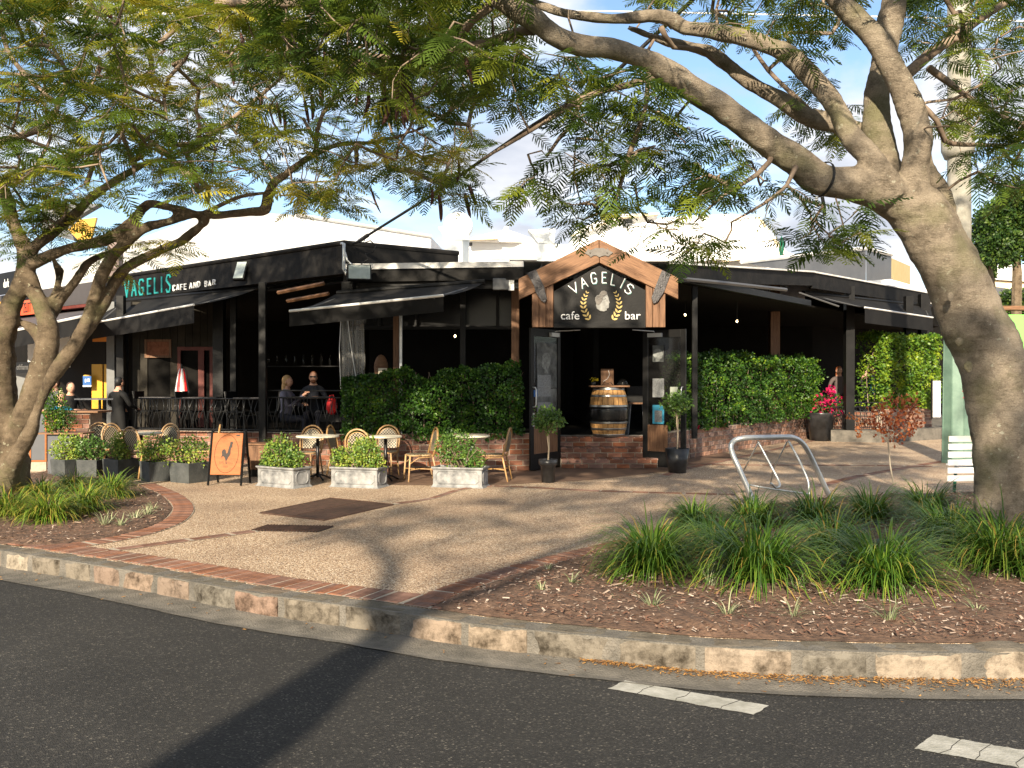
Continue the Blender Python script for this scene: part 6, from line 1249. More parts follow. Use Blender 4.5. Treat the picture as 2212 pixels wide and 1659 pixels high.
for px, Y, rz, lb, slb, bs_ in ((613, 14.0, -33, 'pale panelled trough planter nearest the rooster sign', 'leafy light green shrub filling the trough nearest the rooster sign', [((-.08, 0, .2), (.3, .2, .3), 1500), ((-.3, 0, .05), (.17, .15, .2), 500), ((.2, 0, .12), (.2, .16, .2), 600)]),
                                (776, 13.95, -18, 'middle one of the three pale panelled trough planters', 'yellow-green rounded shrub in the middle trough planter', [((.1, 0, .22), (.24, .2, .26), 1500), ((-.28, 0, .14), (.2, .16, .17), 500), ((.28, 0, .08), (.14, .12, .14), 300)]),
                                (995, 13.95, -14, 'right one of the pale trough planters, nearest the doors', 'darker loose shrub in the trough planter nearest the doors', [((-.05, .05, .26), (.32, .2, .28), 1300), ((.22, 0, .1), (.18, .14, .18), 400), ((-.28, .05, .3), (.14, .14, .2), 250)])):
    t = trough(px, Y, R(rz), lb); g_ = 'pale panelled trough planters'; s_ = plant(slb, (t.location.x, t.location.y, .27), grp='shrubs in the trough planters'); s_.rotation_euler = (0, 0, R(rz))
    for i, (c, r, n) in enumerate(bs_): bush(s_, c, r, int(n * 1.2), LEAF_S, .034, (.0, .6) if px == 995 else (.15, .9) if px == 613 else (.35, 1), seed=px + i)
    stems(s_, (0, 0, 0), 14, .3, .3)
def cube_planter(px, Y, w_, h, rz, label): 
    t = empty('square_planter', label, 'planter', (PX(px, Y), Y, 0), rz, 'dark square planters by the left bed'); b = MB(); b.add([(-w_ / 2 + .02, -w_ / 2 + .02, 0), (w_ / 2 - .02, -w_ / 2 + .02, 0), (w_ / 2 - .02, w_ / 2 - .02, 0), (-w_ / 2 + .02, w_ / 2 - .02, 0), (-w_ / 2, -w_ / 2, h), (w_ / 2, -w_ / 2, h), (w_ / 2, w_ / 2, h), (-w_ / 2, w_ / 2, h), (-w_ / 2 + .03, -w_ / 2 + .03, h), (w_ / 2 - .03, -w_ / 2 + .03, h), (w_ / 2 - .03, w_ / 2 - .03, h), (-w_ / 2 + .03, w_ / 2 - .03, h), (-w_ / 2 + .03, -w_ / 2 + .03, h - .04), (w_ / 2 - .03, -w_ / 2 + .03, h - .04), (w_ / 2 - .03, w_ / 2 - .03, h - .04), (-w_ / 2 + .03, w_ / 2 - .03, h - .04)],
      [(0, 1, 5, 4), (1, 2, 6, 5), (2, 3, 7, 6), (3, 0, 4, 7), (4, 5, 9, 8), (5, 6, 10, 9), (6, 7, 11, 10), (7, 4, 8, 11), (8, 9, 13, 12), (9, 10, 14, 13), (10, 11, 15, 14), (11, 8, 12, 15)]); bevel(b.obj('body', M['greyplanter'], t), .006); b = MB(); b.bbox((-w_ / 2 + .035, -w_ / 2 + .035, h - .08), (w_ / 2 - .035, w_ / 2 - .035, h - .035)); b.obj('soil', M['potsoil'], t); return t
for i, (px, Y, w_, h, rz, lb, sb, rr, tb) in enumerate([(146, 15.3, .38, .3, -30, 'dark square planter at the left end, under the ledge', 'bright yellow-green shrub in the leftmost square planter', (.28, .2, .24), (.5, 1)),
      (200, 15.2, .36, .3, -8, 'grey square planter second from the left, half behind grass', 'deep green shrub in the second square planter from the left', (.3, .2, .2), (0, .35)),
      (262, 15.1, .42, .32, -33, 'dark square planter third from the left, behind the pale grass', 'upright yellow-green shrub in the third square planter', (.16, .15, .26), (.4, 1)),
      (336, 14.75, .38, .31, -46, 'black square planter second from the rooster sign', 'lit leafy shrub in the planter second from the rooster sign', (.3, .2, .24), (.4, 1)),
      (411, 14.6, .46, .31, -31, 'widest dark square planter, next to the rooster sign', 'lit leafy shrub in the planter beside the rooster sign', (.36, .22, .24), (.45, 1))]):
    t = cube_planter(px, Y, w_, h, R(rz), lb); s_ = plant(sb, (t.location.x, t.location.y, h - .03), grp='shrubs in the dark square planters'); bush(s_, (0, 0, .2), rr, 1100, LEAF_S, .036, tb, seed=i * 9); stems(s_, (0, 0, 0), 9, .25, .2)
# conifer in bowl, standards by doors, far pot, sapling
t = plant('small bushy conifer on the grey ledge by the left tree', P(122, 936, 15.6), cat='conifer', name='conifer'); bush(t, (-.02, 0, .35), (.2, .17, .38), 1700, LEAF_H, .032, (.1, .9), seed=4); bush(t, (.18, 0, .22), (.14, .12, .24), 500, LEAF_H, .03, (0, .5), seed=5); stems(t, (0, 0, 0), 6, .4, .12)
def standard(px, Y, pot_h, pot_r, tp, crown_z, cr, label, plabel, seed, tall=False):
    t = empty('plant_pot', plabel, 'pot', (PX(px, Y), Y, 0)); b = MB()
    if tall: b.lathe([(tp, 0), (pot_r * .8, pot_h * .7), (pot_r * .85, pot_h * .72), (pot_r, pot_h * .78), (pot_r * 1.02, pot_h), (pot_r * .9, pot_h), (pot_r * .85, pot_h - .04)], 4 * 5)
    else: b.lathe([(tp, 0), (pot_r, pot_h), (pot_r * .9, pot_h), (pot_r * .86, pot_h - .04)], 20)
    b.obj('body', M['pot'], t, True); t2 = empty('potted_tree', label, 'potted tree', (PX(px, Y), Y, pot_h - .05)); b = MB(); k = crown_z - pot_h; b.tube([(0, 0, 0), (.01, 0, k * .4), (-.01, 0, k * .7), (.0, 0, k + .1)], [.013, .011, .01, .008], 6); b.tube([(0, 0, 0), (.02, .01, k * .4), (.012, 0, k * .8)], [.008, .007, .006], 5)
    for i in range(9): a = rnd.uniform(0, 6.28); b.tube([(0, 0, k * .8), (math.cos(a) * cr[0] * .4, math.sin(a) * cr[1] * .4, k + .05), (math.cos(a) * cr[0] * .8, math.sin(a) * cr[1] * .8, k + .05 + rnd.uniform(0, cr[2] * .7))], [.006, .004, .002], 4)
    b.obj('stem', mat('pale_stem', (.4, .32, .22), .8), t2); bush(t2, (0, 0, k + .12), cr, 1100, LEAF_S, .04, (.0, .6), seed=seed); return t2
standard(1184, 14.5, .36, .145, .1, .9, (.24, .2, .2), 'small round potted tree before the left door', 'tapered shiny dark pot in front of the left door', 5, True)
standard(1463, 16.0, .42, .21, .15, 1.12, (.26, .22, .2), 'small potted tree with open crown before the right door', 'black pot in front of the right door', 8)
t = empty('plant_pot', 'big black pot at the end of the right brick wall', 'pot', (PX(1773, 24.4), 24.4, 0)); b = MB(); b.lathe([(.26, 0), (.36, .7), (.37, .74), (.32, .74), (.3, .68)], 20); b.obj('body', M['pot'], t, True)
t = plant('pink and red flowering plant in the big black pot', (PX(1780, 24.4), 24.4, .7), cat='flowering plant', name='flowering_plant'); bush(t, (.1, 0, .2), (.5, .3, .35), 700, LEAF_F, .07, (0, 1), seed=2); bush(t, (.15, -.1, .62), (.1, .08, .1), 60, LEAF_F, .07, (.9, 1), seed=3); stems(t, (0, 0, 0), 8, .5, .3)
t = plant('young sapling with russet orange leaves before the far terrace', G(1930, 1047), cat='sapling', name='sapling'); b = MB(); Yq = t.location.y; kk = Yq / FP
b.tube([(0, 0, 0), (-.05, 0, .3), (-.08, 0, .62), (-.09, 0, .8), (-.02, 0, 1.1)], [.012, .011, .01, .008, .003], 6)
for dx, dz in ((-.55, 1.0), (-.35, .8), (.3, 1.25), (.1, 1.4), (-.15, 1.35), (.33, .95), (-.25, 1.2), (.2, .9)): b.tube([(-.085, 0, .65), (dx * .5, 0, .65 + (dz - .65) * .6), (dx, rnd.uniform(-.1, .1), dz)], [.006, .004, .002], 4)
b.obj('stem', mat('grey_stem', (.3, .26, .2), .8), t); bush(t, (.0, 0, 1.0), (.4, .25, .36), 620, LEAF_R, .05, (0, .8), seed=12); bush(t, (.28, 0, 1.2), (.12, .1, .2), 70, LEAF_R, .045, (.2, .9), seed=14); bush(t, (-.52, 0, .85), (.07, .06, .16), 34, LEAF_R, .05, (.7, 1), seed=13); bush(t, (-.62, 0, 1.05), (.12, .05, .06), 22, LEAF_R, .04, (.5, 1), seed=15)
for px, col in ((1508, 1), (1560, 2)):
    t = plant('red-veined strappy plant at the foot of the right hedge, %s' % ('nearest the door' if col == 1 else 'further from the door'), (PX(px, 18.9 + (px - 1491) * .02), 18.9 + (px - 1491) * .02, .56), cat='plant', grp='red strappy plants under the hedge', name='cordyline'); V, F_, T_ = blades(14, .3, .1, .02, 1.2, px, (.0, .6), .9); o = link(bpy.data.objects.new('blades', np_mesh('blades', V, F_, LEAF_F, T_))); o.parent = t
# distant trees
def far_tree(label, px, py_top, py_bot, wpx, Y, m, n, sz):
    k = Y / FP; zt, zb = PZ(py_top, Y), PZ(py_bot, Y); t = empty('background_tree', label, 'tree', (PX(px, Y), Y, 0)); H = zt - zb
    b = MB(); b.tube([(0, 0, 0), (.1, 0, zb), (0, 0, zt - H * .3)], [.2, .15, .05], 8); b.obj('trunk', M['bark2'], t)
    for i in range(6): bush(t, (rnd.uniform(-.5, .5) * wpx * k * .8, rnd.uniform(-.5, .5), zb + H * rnd.uniform(.2, .8)), (wpx * k * .32, wpx * k * .3, H * .26), n // 6, m, sz, (0, .9), name='crown', seed=i + px)
far_tree('dark green leafy tree beyond the far right roofs', 2190, 400, 590, 130, 30, LEAF_D, 22000, .09); far_tree('light green feathery tree right of the leaning trunk', 2135, 520, 620, 60, 34, LEAF_S, 5000, .09); far_tree('dull green tree over the far right street', 2230, 620, 700, 120, 36, LEAF_D, 6000, .1)
# ------------------------------------------------------------------ chairs and tables
def bistro_proto():
    t = empty('bistro_chair', 'cane bistro chair', 'chair', (0, 0, 0), 0, 'cane bistro chairs on the plaza')
    hw = .2
    for x in (-1, 1):
        b = MB(); b.tube([(x * (hw - .02), -.19, .44), (x * hw, -.22, 0)], .015, 7); b.obj('leg', M['rattan'], t, True)
        b = MB(); b.tube([(x * (hw - .02), .19, .45), (x * (hw + .0), .29, 0)], .015, 7); b.obj('leg', M['rattan'], t, True)
        b = MB(); b.tube([(x * .19, -.2, .3), (x * .19, -.05, .4), (x * .19, .19, .41)], .009, 5); b.obj('brace', M['rattan'], t, True)
    b = MB(); arc = [(-.2, .2, .42), (-.215, .25, .62)] + [(-.215 * math.cos(a), .27 + .03 * math.sin(a), .66 + .24 * math.sin(a)) for a in [math.pi * i / 12 for i in range(1, 12)]] + [(.215, .25, .62), (.2, .2, .42)]; b.tube(arc, .016, 7); b.obj('back_frame', M['rattan'], t, True)
    b = MB(); arc2 = [(-.17, .235, .5)] + [(-.175 * math.cos(a), .268 + .025 * math.sin(a), .66 + .19 * math.sin(a)) for a in [math.pi * i / 12 for i in range(0, 13)]] + [(.17, .235, .5)]; b.tube(arc2, .009, 6); b.obj('inner_hoop', M['rattan'], t, True)
    b = MB(); pts = [(-.165, .237, .5)] + [(-.17 * math.cos(a), .266 + .022 * math.sin(a), .66 + .185 * math.sin(a)) for a in [math.pi * i / 12 for i in range(0, 13)]] + [(.165, .237, .5)]; b.prism([Vector(p) for p in pts], (0, .012, 0)); b.obj('backrest', M['weave'], t)
    b = MB(); ring = [(.21 * math.copysign(abs(math.cos(a)) ** .6, math.cos(a)), .2 * math.copysign(abs(math.sin(a)) ** .6, math.sin(a)) - .005, .445) for a in [2 * math.pi * i / 24 for i in range(24)]]; b.prism([Vector(p) + Vector((0, 0, -.01)) for p in ring], (0, 0, .022)); b.obj('seat', M['weave'], t)
    b = MB(); b.tube([Vector(p) + Vector((0, 0, -.006)) for p in ring] + [Vector(ring[0]) + Vector((0, 0, -.006))], .016, 7); b.obj('seat_frame', M['rattan'], t, True)
    b = MB(); b.tube([(-.19, -.21, .2), (.19, .25, .2)], .009, 5); b.tube([(.19, -.21, .2), (-.19, .25, .2)], .009, 5); b.obj('stretcher', M['rattan'], t, True)
    return t
def place(o, loc, rz, label):
    o.location = loc; o.rotation_euler = (0, 0, rz); o['label'] = label; return o
ch = bistro_proto(); first = True
for px, Y, rz, lb in [(660, 15.2, -12, 'bistro chair with woven back behind the round table nearest the rooster sign'), (747, 15.5, 80, 'bistro chair seen edge-on between the first two trough planters'), (783, 14.55, 172, 'bistro chair right behind the middle trough planter, its hoop just above the shrub'), (829, 15.3, -8, 'bistro chair with a tall woven back beside the sunlit brick wall'),
                       (905, 14.75, -72, 'bistro chair seen from the side, just left of the darkest trough shrub'), (1065, 14.75, -100, 'rightmost bistro chair, side-on before the brick wall by the left door'), (207, 16.2, 12, 'bistro chair behind the grey square planter at the far left'), (262, 16.0, 60, 'bistro chair tilted beside the third square planter'), (345, 15.9, -20, 'bistro chair with a pale woven back left of the rooster sign'), (438, 15.6, -75, 'bistro chair half in shade right beside the rooster sign'), (312, 15.2, 150, 'low bistro chair behind the planter second from the rooster sign')]:
    o = ch if first else copy_tree(ch); first = False; place(o, (PX(px, Y), Y, 0), R(rz), lb).scale = (.93,) * 3
def cafe_table(px, Y, lb, r=.34, h=.71):
    t = empty('cafe_table', lb, 'table', (PX(px, Y), Y, 0)); b = MB(); b.lathe([(r - .01, h - .03), (r, h - .022), (r, h - .006), (r - .008, h)], 28); b.obj('table_top', M['tabletop'], t, False); b = MB(); b.tube([(0, 0, .04), (0, 0, h - .03)], .025, 10); b.obj('column', M['castiron'], t, True)
    for k in range(4):
        a = k * math.pi / 2 + .6; b = MB(); b.tube([(0, 0, .09), (math.cos(a) * .1, math.sin(a) * .1, .07), (math.cos(a) * .22, math.sin(a) * .22, .015)], [.02, .016, .014], 6); b.obj('foot', M['castiron'], t, True)
    return t
cafe_table(686, 14.85, 'round cream cafe table behind the nearest trough planter'); cafe_table(833, 14.75, 'round cafe table behind the middle trough planter', .26); cafe_table(1018, 14.9, 'round cafe table behind the trough planter nearest the doors', .3); cafe_table(305, 15.7, 'round cafe table among the dark square planters'); 
t = empty('drinking_glass', 'empty water glass on the round table nearest the rooster sign', 'glass', (PX(670, 14.8), 14.8, .71)); b = MB(); b.lathe([(.026, 0), (.032, .1), (.03, .1), (.024, .01)], 12); b.obj('body', M['glass'], t, True)
# rooster board
t = empty('sandwich_board', 'orange wooden sandwich board with a black rooster in an oval', 'sign', (PX(495, 14.25), 14.25, 0), R(-4)); w_, h = .47, .84
for s_, y in ((1, 0), (-1, 0)):
    for x in (-1, 1):
        b = MB(); b.tube([(x * (w_ / 2 + .02), s_ * -.02, h - .02), (x * (w_ / 2 + .02), s_ * -.2, 0)], .018, 4); b.obj('leg', M['black'], t)
tilt = math.atan2(.18, h); Mt = T((0, -.19, .0)) @ Matrix.Rotation(-tilt, 4, 'X')
b = MB(); b.box((0, 0, 0), (1, 1, 1), M=Mt @ T((0, -.012, .17 + .31)) @ Matrix.Diagonal((w_, .016, .64, 1))); bevel(b.obj('panel', M['orange'], t), .006)
def onb(x, z): return Mt @ Vector((x, -.0215, z))
b = MB(); pts = [onb(.185 * math.cos(a), .48 + .29 * math.sin(a)) for a in [2 * math.pi * i / 40 for i in range(41)]]; b.tube(pts, .0028, 4); b.obj('oval', M['ink'], t)
ro = [(420, 770), (440, 700), (425, 640), (445, 580), (490, 555), (530, 590), (545, 650), (560, 680), (590, 640), (605, 560), (625, 470), (645, 410), (630, 385), (645, 375), (660, 360), (690, 350), (710, 375), (715, 400), (700, 430), (705, 470), (695, 530), (670, 500), (665, 580), (665, 680), (640, 740), (610, 780), (590, 830), (565, 870), (575, 930), (600, 945), (550, 945), (555, 930), (550, 870), (535, 820), (510, 770), (480, 750), (450, 745), (440, 780)]
b = MB(); b.prism([onb(-.235 + (x - 145) / 830 * .47, .80 - (y - 120) / 1120 * .64) + Vector((0, -.002, 0)) for x, y in ro], (0, .0015, 0)); b.obj('rooster', M['ink'], t)
M['faint'] = mat('faded_print', (.22, .1, .05), .8)
for z, n_, wch, hh in ((.345, 11, .017, .038), (.285, 6, .011, .02)):
    b = MB()
    for i in range(n_):
        x = (i - (n_ - 1) / 2) * wch * 1.15
        if z > .3 and i in (4, 5): continue
        b.box((0, 0, 0), (1, 1, 1), M=Mt @ T((x - wch * .25, -.022, z)) @ Matrix.Diagonal((wch * .28, .002, hh, 1))); b.box((0, 0, 0), (1, 1, 1), M=Mt @ T((x + wch * .18, -.022, z + hh * rnd.choice((-.3, 0, .3)))) @ Matrix.Diagonal((wch * .45, .002, hh * .3, 1)))
    b.obj('faded_print', M['faint'], t)
b = MB(); b.box((0, 0, 0), (1, 1, 1), M=Mt @ T((.16, -.021, .762)) @ Matrix.Diagonal((.055, .004, .02, 1))); b.obj('slot', M['ink'], t)
t = empty('timber_crate', 'brown timber box between rooster board and brick wall', 'box', (PX(548, 15.3), 15.3, 0)); b = MB()
b.bbox((-.1, 0, .12), (.32, .35, .52)); bevel(b.obj('body', M['timber_v'], t), .008); b = MB(); b.bbox((-.12, -.02, .525), (.34, .37, .55)); b.obj('lid', M['timber'], t)
b = MB(); b.bbox((-.08, .02, 0), (.3, .33, .118)); b.obj('base', M['black'], t)
# counter, ledge and chalk board at the left
t = empty('brick_counter', 'brick-faced street counter with a timber ledge at the far left', 'counter', (PX(165, 17.2), 17.2, 0)); b = MB(); b.bbox((-.6, 0, 0), (.25, .5, .98)); b.obj('core', M['mortar'], t)
me = brick_me((.228, .075, .03), M['brick'], 'brick')
for r in range(11):
    x = -.6 - (.12 if r % 2 else 0)
    while x < .22:
        x0, x1 = max(x, -.6), min(x + .24, .25)
        if x1 - x0 > .05:
            o = link(bpy.data.objects.new('brick', me)); o.parent = t; o.matrix_local = T(((x0 + x1) / 2, -.004, .045 + r * .087)) @ Matrix.Rotation(R(90), 4, 'X') @ Matrix.Diagonal(((x1 - x0 - .012) / .228, 1, 1, 1))
        x += .24
b = MB(); b.bbox((-.66, -.06, .985), (.42, .56, 1.02)); bevel(b.obj('ledge', M['timber'], t), .006)
t = empty('grey_ledge', 'grey planter stand with a flat timber ledge carrying the conifer', 'stand', (PX(118, 15.6), 15.6, 0)); b = MB(); b.bbox((-.12, 0, 0), (.12, .3, .68)); b.bbox((.125, .02, 0), (.28, .3, .68)); b.obj('stand', M['greysteel'], t); b = MB(); b.bbox((-.28, -.06, .685), (.5, .4, .71)); b.obj('ledge', M['timber'], t)
t = empty('chalkboard', 'orange framed grey chalkboard leaning at the far left behind the trunk', 'sign', (PX(82, 16.2), 16.2, 0)); b = MB(); b.bbox((-.12, 0, .2), (.12, .02, 1.0)); b.obj('board', M['greysteel'], t); b = MB()
b.bbox((-.15, -.01, .17), (-.121, .03, 1.03)); b.bbox((.121, -.01, .17), (.15, .03, 1.03)); b.bbox((-.12, -.01, .17), (.12, .03, .198)); b.obj('frame', M['orange'], t); b = MB(); b.bbox((-.14, .0, 0), (.14, .04, .165)); b.obj('foot', M['mortar'], t)
# high counter rails under the awning at left
t = empty('high_table', 'dark high bar table in front of the yellow panel', 'table', (PX(205, 18.8), 18.8, 0)); b = MB(); b.bbox((-.42, 0, 1.19), (.42, .45, 1.22)); b.obj('table_top', M['greysteel'], t); b = MB(); b.tube([(0, .22, 0), (0, .22, 1.19)], .03, 8); b.obj('column', M['castiron'], t); b = MB(); b.lathe([(.22, 0), (.22, .02), (.05, .05)], 16, (0, .22, 0)); b.obj('base', M['castiron'], t)
def deck_table(px, Y, z, lb, w_=.8):
    t = empty('dining_table', lb, 'table', (PX(px, Y), Y, .52)); b = MB(); b.bbox((-w_ / 2, -.3, z - .03), (w_ / 2, .3, z)); b.obj('table_top', M['strap'], t)
    for x in (-1, 1):
        for y in (-1, 1): b = MB(); b.tube([(x * (w_ / 2 - .05), y * .25, 0), (x * (w_ / 2 - .05), y * .25, z - .03)], .02, 5); b.obj('leg', M['castiron'], t)
    return t
deck_table(665, 18.35, PZ(857, 18.2) - .52, 'dining table on the deck between the long-haired woman and the bearded man', .95); deck_table(545, 18.9, .72, 'dining table on the deck left of the black post', .6); deck_table(440, 19.3, .72, 'dark dining table in the middle of the left dining bay', .7); deck_table(345, 19.6, .72, 'dining table at the left end of the railed dining bay', .7)
def deck_chair(px, Y, rz, lb):
    t = empty('dining_chair', lb, 'chair', (PX(px, Y), Y, .52), R(rz), 'dark chairs on the deck')
    for x in (-.18, .18):
        for y in (-.18, .18): b = MB(); b.tube([(x, y, .42), (x * 1.1, y * 1.15, 0)], .013, 5); b.obj('leg', M['castiron'], t)
        b = MB(); b.tube([(x, .18, .42), (x, .26, .84)], .013, 5); b.obj('back_post', M['castiron'], t)
    b = MB(); b.bbox((-.2, -.2, .42), (.2, .2, .445)); b.obj('seat', M['black'], t); b = MB(); b.bbox((-.18, .22, .68), (.18, .245, .84)); b.obj('backrest', M['black'], t)
for i, (px, Y, rz) in enumerate([(322, 19.3, 80), (372, 19.3, -80), (412, 19.0, 70), (470, 19.0, -75), (520, 18.7, 75), (578, 18.7, -80), (735, 19, -90)]): deck_chair(px, Y, rz, ['dark dining chair at the left end of the railed bay', 'dark dining chair right of the leftmost deck table', 'dark dining chair left of the middle deck table', 'dark dining chair right of the middle deck table', 'dark dining chair left of the table by the black post', 'dark dining chair behind the black post', 'dark dining chair behind the red bag'][i])
t = empty('red_bag', 'shiny red bag on the seat at the right end of the railing', 'bag', P(717, 893, 17.75)); b = MB(); b.blob((0, 0, .13), (.1, .09, .17), 14, 10, lambda d: 1 + .22 * noise.noise(d * 3.5)); b.obj('body', M['red'], t, True); b = MB(); b.tube([(-.05, -.02, .26), (-.04, -.02, .34), (.03, -.02, .35), (.05, -.02, .26)], .01, 5); b.obj('handle', M['red'], t); b = MB(); b.bbox((-.2, -.1, -.16), (.2, .2, -.02)); 
b.obj('stool_top', M['black'], t)
# folded striped umbrella
t = empty('folded_umbrella', 'folded red and white striped umbrella inside the left dining bay', 'umbrella', P(393, 848, 19.5)); b = MB(); n_ = 16; V = []
for z, r in ((0, .125), (.2, .1), (.4, .07), (.5, .045)): V += [(r * (1 + .15 * (j % 2)) * math.cos(2 * math.pi * j / n_), r * (1 + .15 * (j % 2)) * math.sin(2 * math.pi * j / n_), z) for j in range(n_)]
for i in range(3):
    for j in range(n_):
        b.mi = (j // 2) % 2
        if i == 0 and j == 0: b.add(V, [(0, 1, n_ + 1, n_)]); continue
        b.f.append((i * n_ + j, i * n_ + (j + 1) % n_, (i + 1) * n_ + (j + 1) % n_, (i + 1) * n_ + j)); b.m.append(b.mi)
b.obj('canopy', [M['white_letter'], M['red']], t); b = MB(); b.tube([(0, 0, -.4), (0, 0, .6)], .015, 6); b.obj('pole', M['castiron'], t)
# barrel and what stands on it
BY = 17.6; bz = .52 + .007
t = empty('wine_barrel', 'oak wine barrel with steel hoops and black middle in the doorway', 'barrel', (PX(1315, BY), BY, bz)); H = .93
def br(z): u = z / H * 2 - 1; return .285 + .08 * (1 - u * u)
NS = 22
for j in range(NS):
    a0, a1 = 2 * math.pi * j / NS + .012, 2 * math.pi * (j + 1) / NS - .012; zs = [H * i / 8 for i in range(9)]; b = MB(); V = []
    for z in zs: r = br(z); V += [(r * math.cos(a0), r * math.sin(a0), z), (r * math.cos(a1), r * math.sin(a1), z)]
    b.add(V, [(2 * i, 2 * i + 1, 2 * i + 3, 2 * i + 2) for i in range(8)]); b.obj('stave', M['oak'], t, False)
b = MB(); b.lathe([(br(.02) - .01, .02), (br(H / 2) - .012, H / 2), (br(H - .02) - .01, H - .03)], 24); b.obj('core', M['ink'], t)
for z0, z1, m_ in ((0, .055, 'hoop'), (.13, .17, 'hoop'), (.25, .285, 'hoop'), (.285, .56, 'blackband'), (.56, .6, 'hoop'), (.75, .79, 'hoop'), (.88, .93, 'hoop')):
    b = MB(); k_ = 5; b.lathe([(br(z0 + (z1 - z0) * i / k_) + (.006 if m_ == 'hoop' else .003), z0 + (z1 - z0) * i / k_) for i in range(k_ + 1)], 36); b.obj('hoop' if m_ == 'hoop' else 'black_band', M[m_], t, True)
tz = bz + H; b = MB(); b.bbox((-.36, -.3, H + .003), (.36, .3, H + .033)); bevel(b.obj('table_top', M['timber'], t), .006)
tz += .036; t = empty('menu_board', 'brown timber menu block standing on the barrel', 'menu', (PX(1312, BY - .1), BY - .1, tz)); b = MB(); b.bbox((-.12, 0, .0), (.12, .03, .31)); bevel(b.obj('board', M['timber_v'], t), .005); b = MB(); b.tube([(.02, -.003, .28), (.04, -.003, .2), (0, -.003, .12), (-.08, -.003, .07)], .004, 4); b.obj('cord', M['bar_white'], t)
b = MB(); b.tube([(-.1, -.05, .0), (-.06, -.06, .06), (0, -.06, .03), (.06, -.06, .06), (.1, -.05, 0)], .006, 5); b.obj('iron_scroll', M['castiron'], t)
t = empty('flower_vase', 'little yellow flowers in a pot on the barrel', 'flowers', (PX(1282, BY - .1), BY - .1, tz)); b = MB(); b.lathe([(.035, 0), (.045, .06), (.038, .06)], 12); b.obj('vase', M['pot'], t, True); LY = leafmat('yellow_petal', [(0, (.1, .15, .02)), (1, (.8, .6, .02))], .6, .2); bush(t, (0, 0, .1), (.07, .05, .04), 60, LY, .022, (.3, 1), name='blossoms')
t = empty('dish', 'dark dish with clear cover at the right of the barrel top', 'dish', (PX(1345, BY - .05), BY - .05, tz)); b = MB(); b.lathe([(.08, 0), (.13, .02), (.12, .02), (.07, .008)], 18); b.obj('plate', M['blackband'], t, True); b = MB(); b.blob((0, 0, .03), (.1, .1, .1), 14, 8); b.obj('cover', M['glass'], t, True)
t = empty('high_chair', 'dark timber high chair folded behind the barrel on its right', 'chair', (PX(1375, 18.4), 18.4, .52)); b = MB()
for x in (-.14, .14):
    for y in (-.15, .15): b = MB(); b.tube([(x, y, .6), (x * 1.4, y * 1.3, 0)], .02, 4); b.obj('leg', M['greysteel'], t)
b = MB(); b.bbox((-.18, -.18, .6), (.18, .18, .63)); b.obj('seat', M['timber_v'], t); b = MB(); b.bbox((-.17, .15, .63), (.17, .18, .95)); b.obj('backrest', M['black'], t)

# ------------------------------------------------------------------ bicycle rack
Yb = 11.6; t = empty('bicycle_rack', 'looped galvanised bicycle rack standing behind the strappy grass', 'bicycle rack', (PX(1700, Yb), Yb, 0))
def rk(px, py, Y): return P(px, py, Y) - t.location
mainp = [rk(1632, 1106, 11.35), rk(1625, 1078, 11.36), rk(1600, 1020, 11.4), rk(1582, 980, 11.45), rk(1579, 962, 11.46), rk(1588, 951, 11.5), rk(1610, 946, 11.5), rk(1650, 945, 11.6), rk(1700, 944, 11.7), rk(1718, 947, 11.75), rk(1734, 958, 11.8), rk(1748, 980, 11.85), rk(1768, 1022, 11.9), rk(1800, 1090, 12)]
b = MB(); b.tube([p for p, _ in spline([(q, 0) for q in mainp], .04)], .033, 12); b.obj('frame_tube', M['galv'], t, True)
for pts in ([(1637, 953, 11.6), (1662, 1000, 11.5), (1682, 1038, 11.4), (1684, 1050, 11.35), (1676, 1054, 11.3), (1666, 1044, 11.2)], [(1703, 952, 11.7), (1724, 990, 11.6), (1738, 1020, 11.5), (1746, 1042, 11.45), (1748, 1070, 11.4)]):
    b = MB(); b.tube([p for p, _ in spline([(rk(*q), 0) for q in pts], .03)], .014, 8); b.obj('loop', M['galv'], t, True)
for pts in ([(1637, 958, 11.6), (1615, 1000, 12.2), (1600, 1030, 12.6)], [(1700, 955, 11.7), (1672, 1010, 12.4), (1664, 1046, 12.6)]):
    b = MB(); b.tube([rk(*q) for q in pts], .011, 6); b.obj('rear_loop', M['galv'], t, True)
b = MB(); b.tube([rk(1610, 1046, 11.5), rk(1660, 1055, 11.5), rk(1750, 1068, 11.6)], .012, 6); b.obj('cross_bar', M['galv'], t, True)
# slatted bench
Yc = 12.6; t = empty('bench', 'white slatted park bench with green iron end beside the leaning trunk', 'bench', (PX(2060, Yc), Yc, 0), R(8))
for i in range(6):
    z = .8 - i * .105; y = -.05 - i * .012; b = MB(); b.box((.55 + i * .0 - i * .012, y, z), (1.3, .025, .078)); bevel(b.obj('slat', M['white_letter'] if i else M['tabletop'], t), .004)
for i in range(3): b = MB(); b.box((.68, .12 + i * .12, .42), (1.05, .09, .025)); b.obj('slat', M['white_letter'], t)
for x in (.34, 1.14): b = MB(); b.tube([(x, .02, .84), (x, -.08, .4), (x, -.16, 0)], .028, 5); b.tube([(x, -.05, .4), (x, .45, .4), (x, .5, 0)], .025, 5); b.obj('end_frame', M['darkgreen'], t)

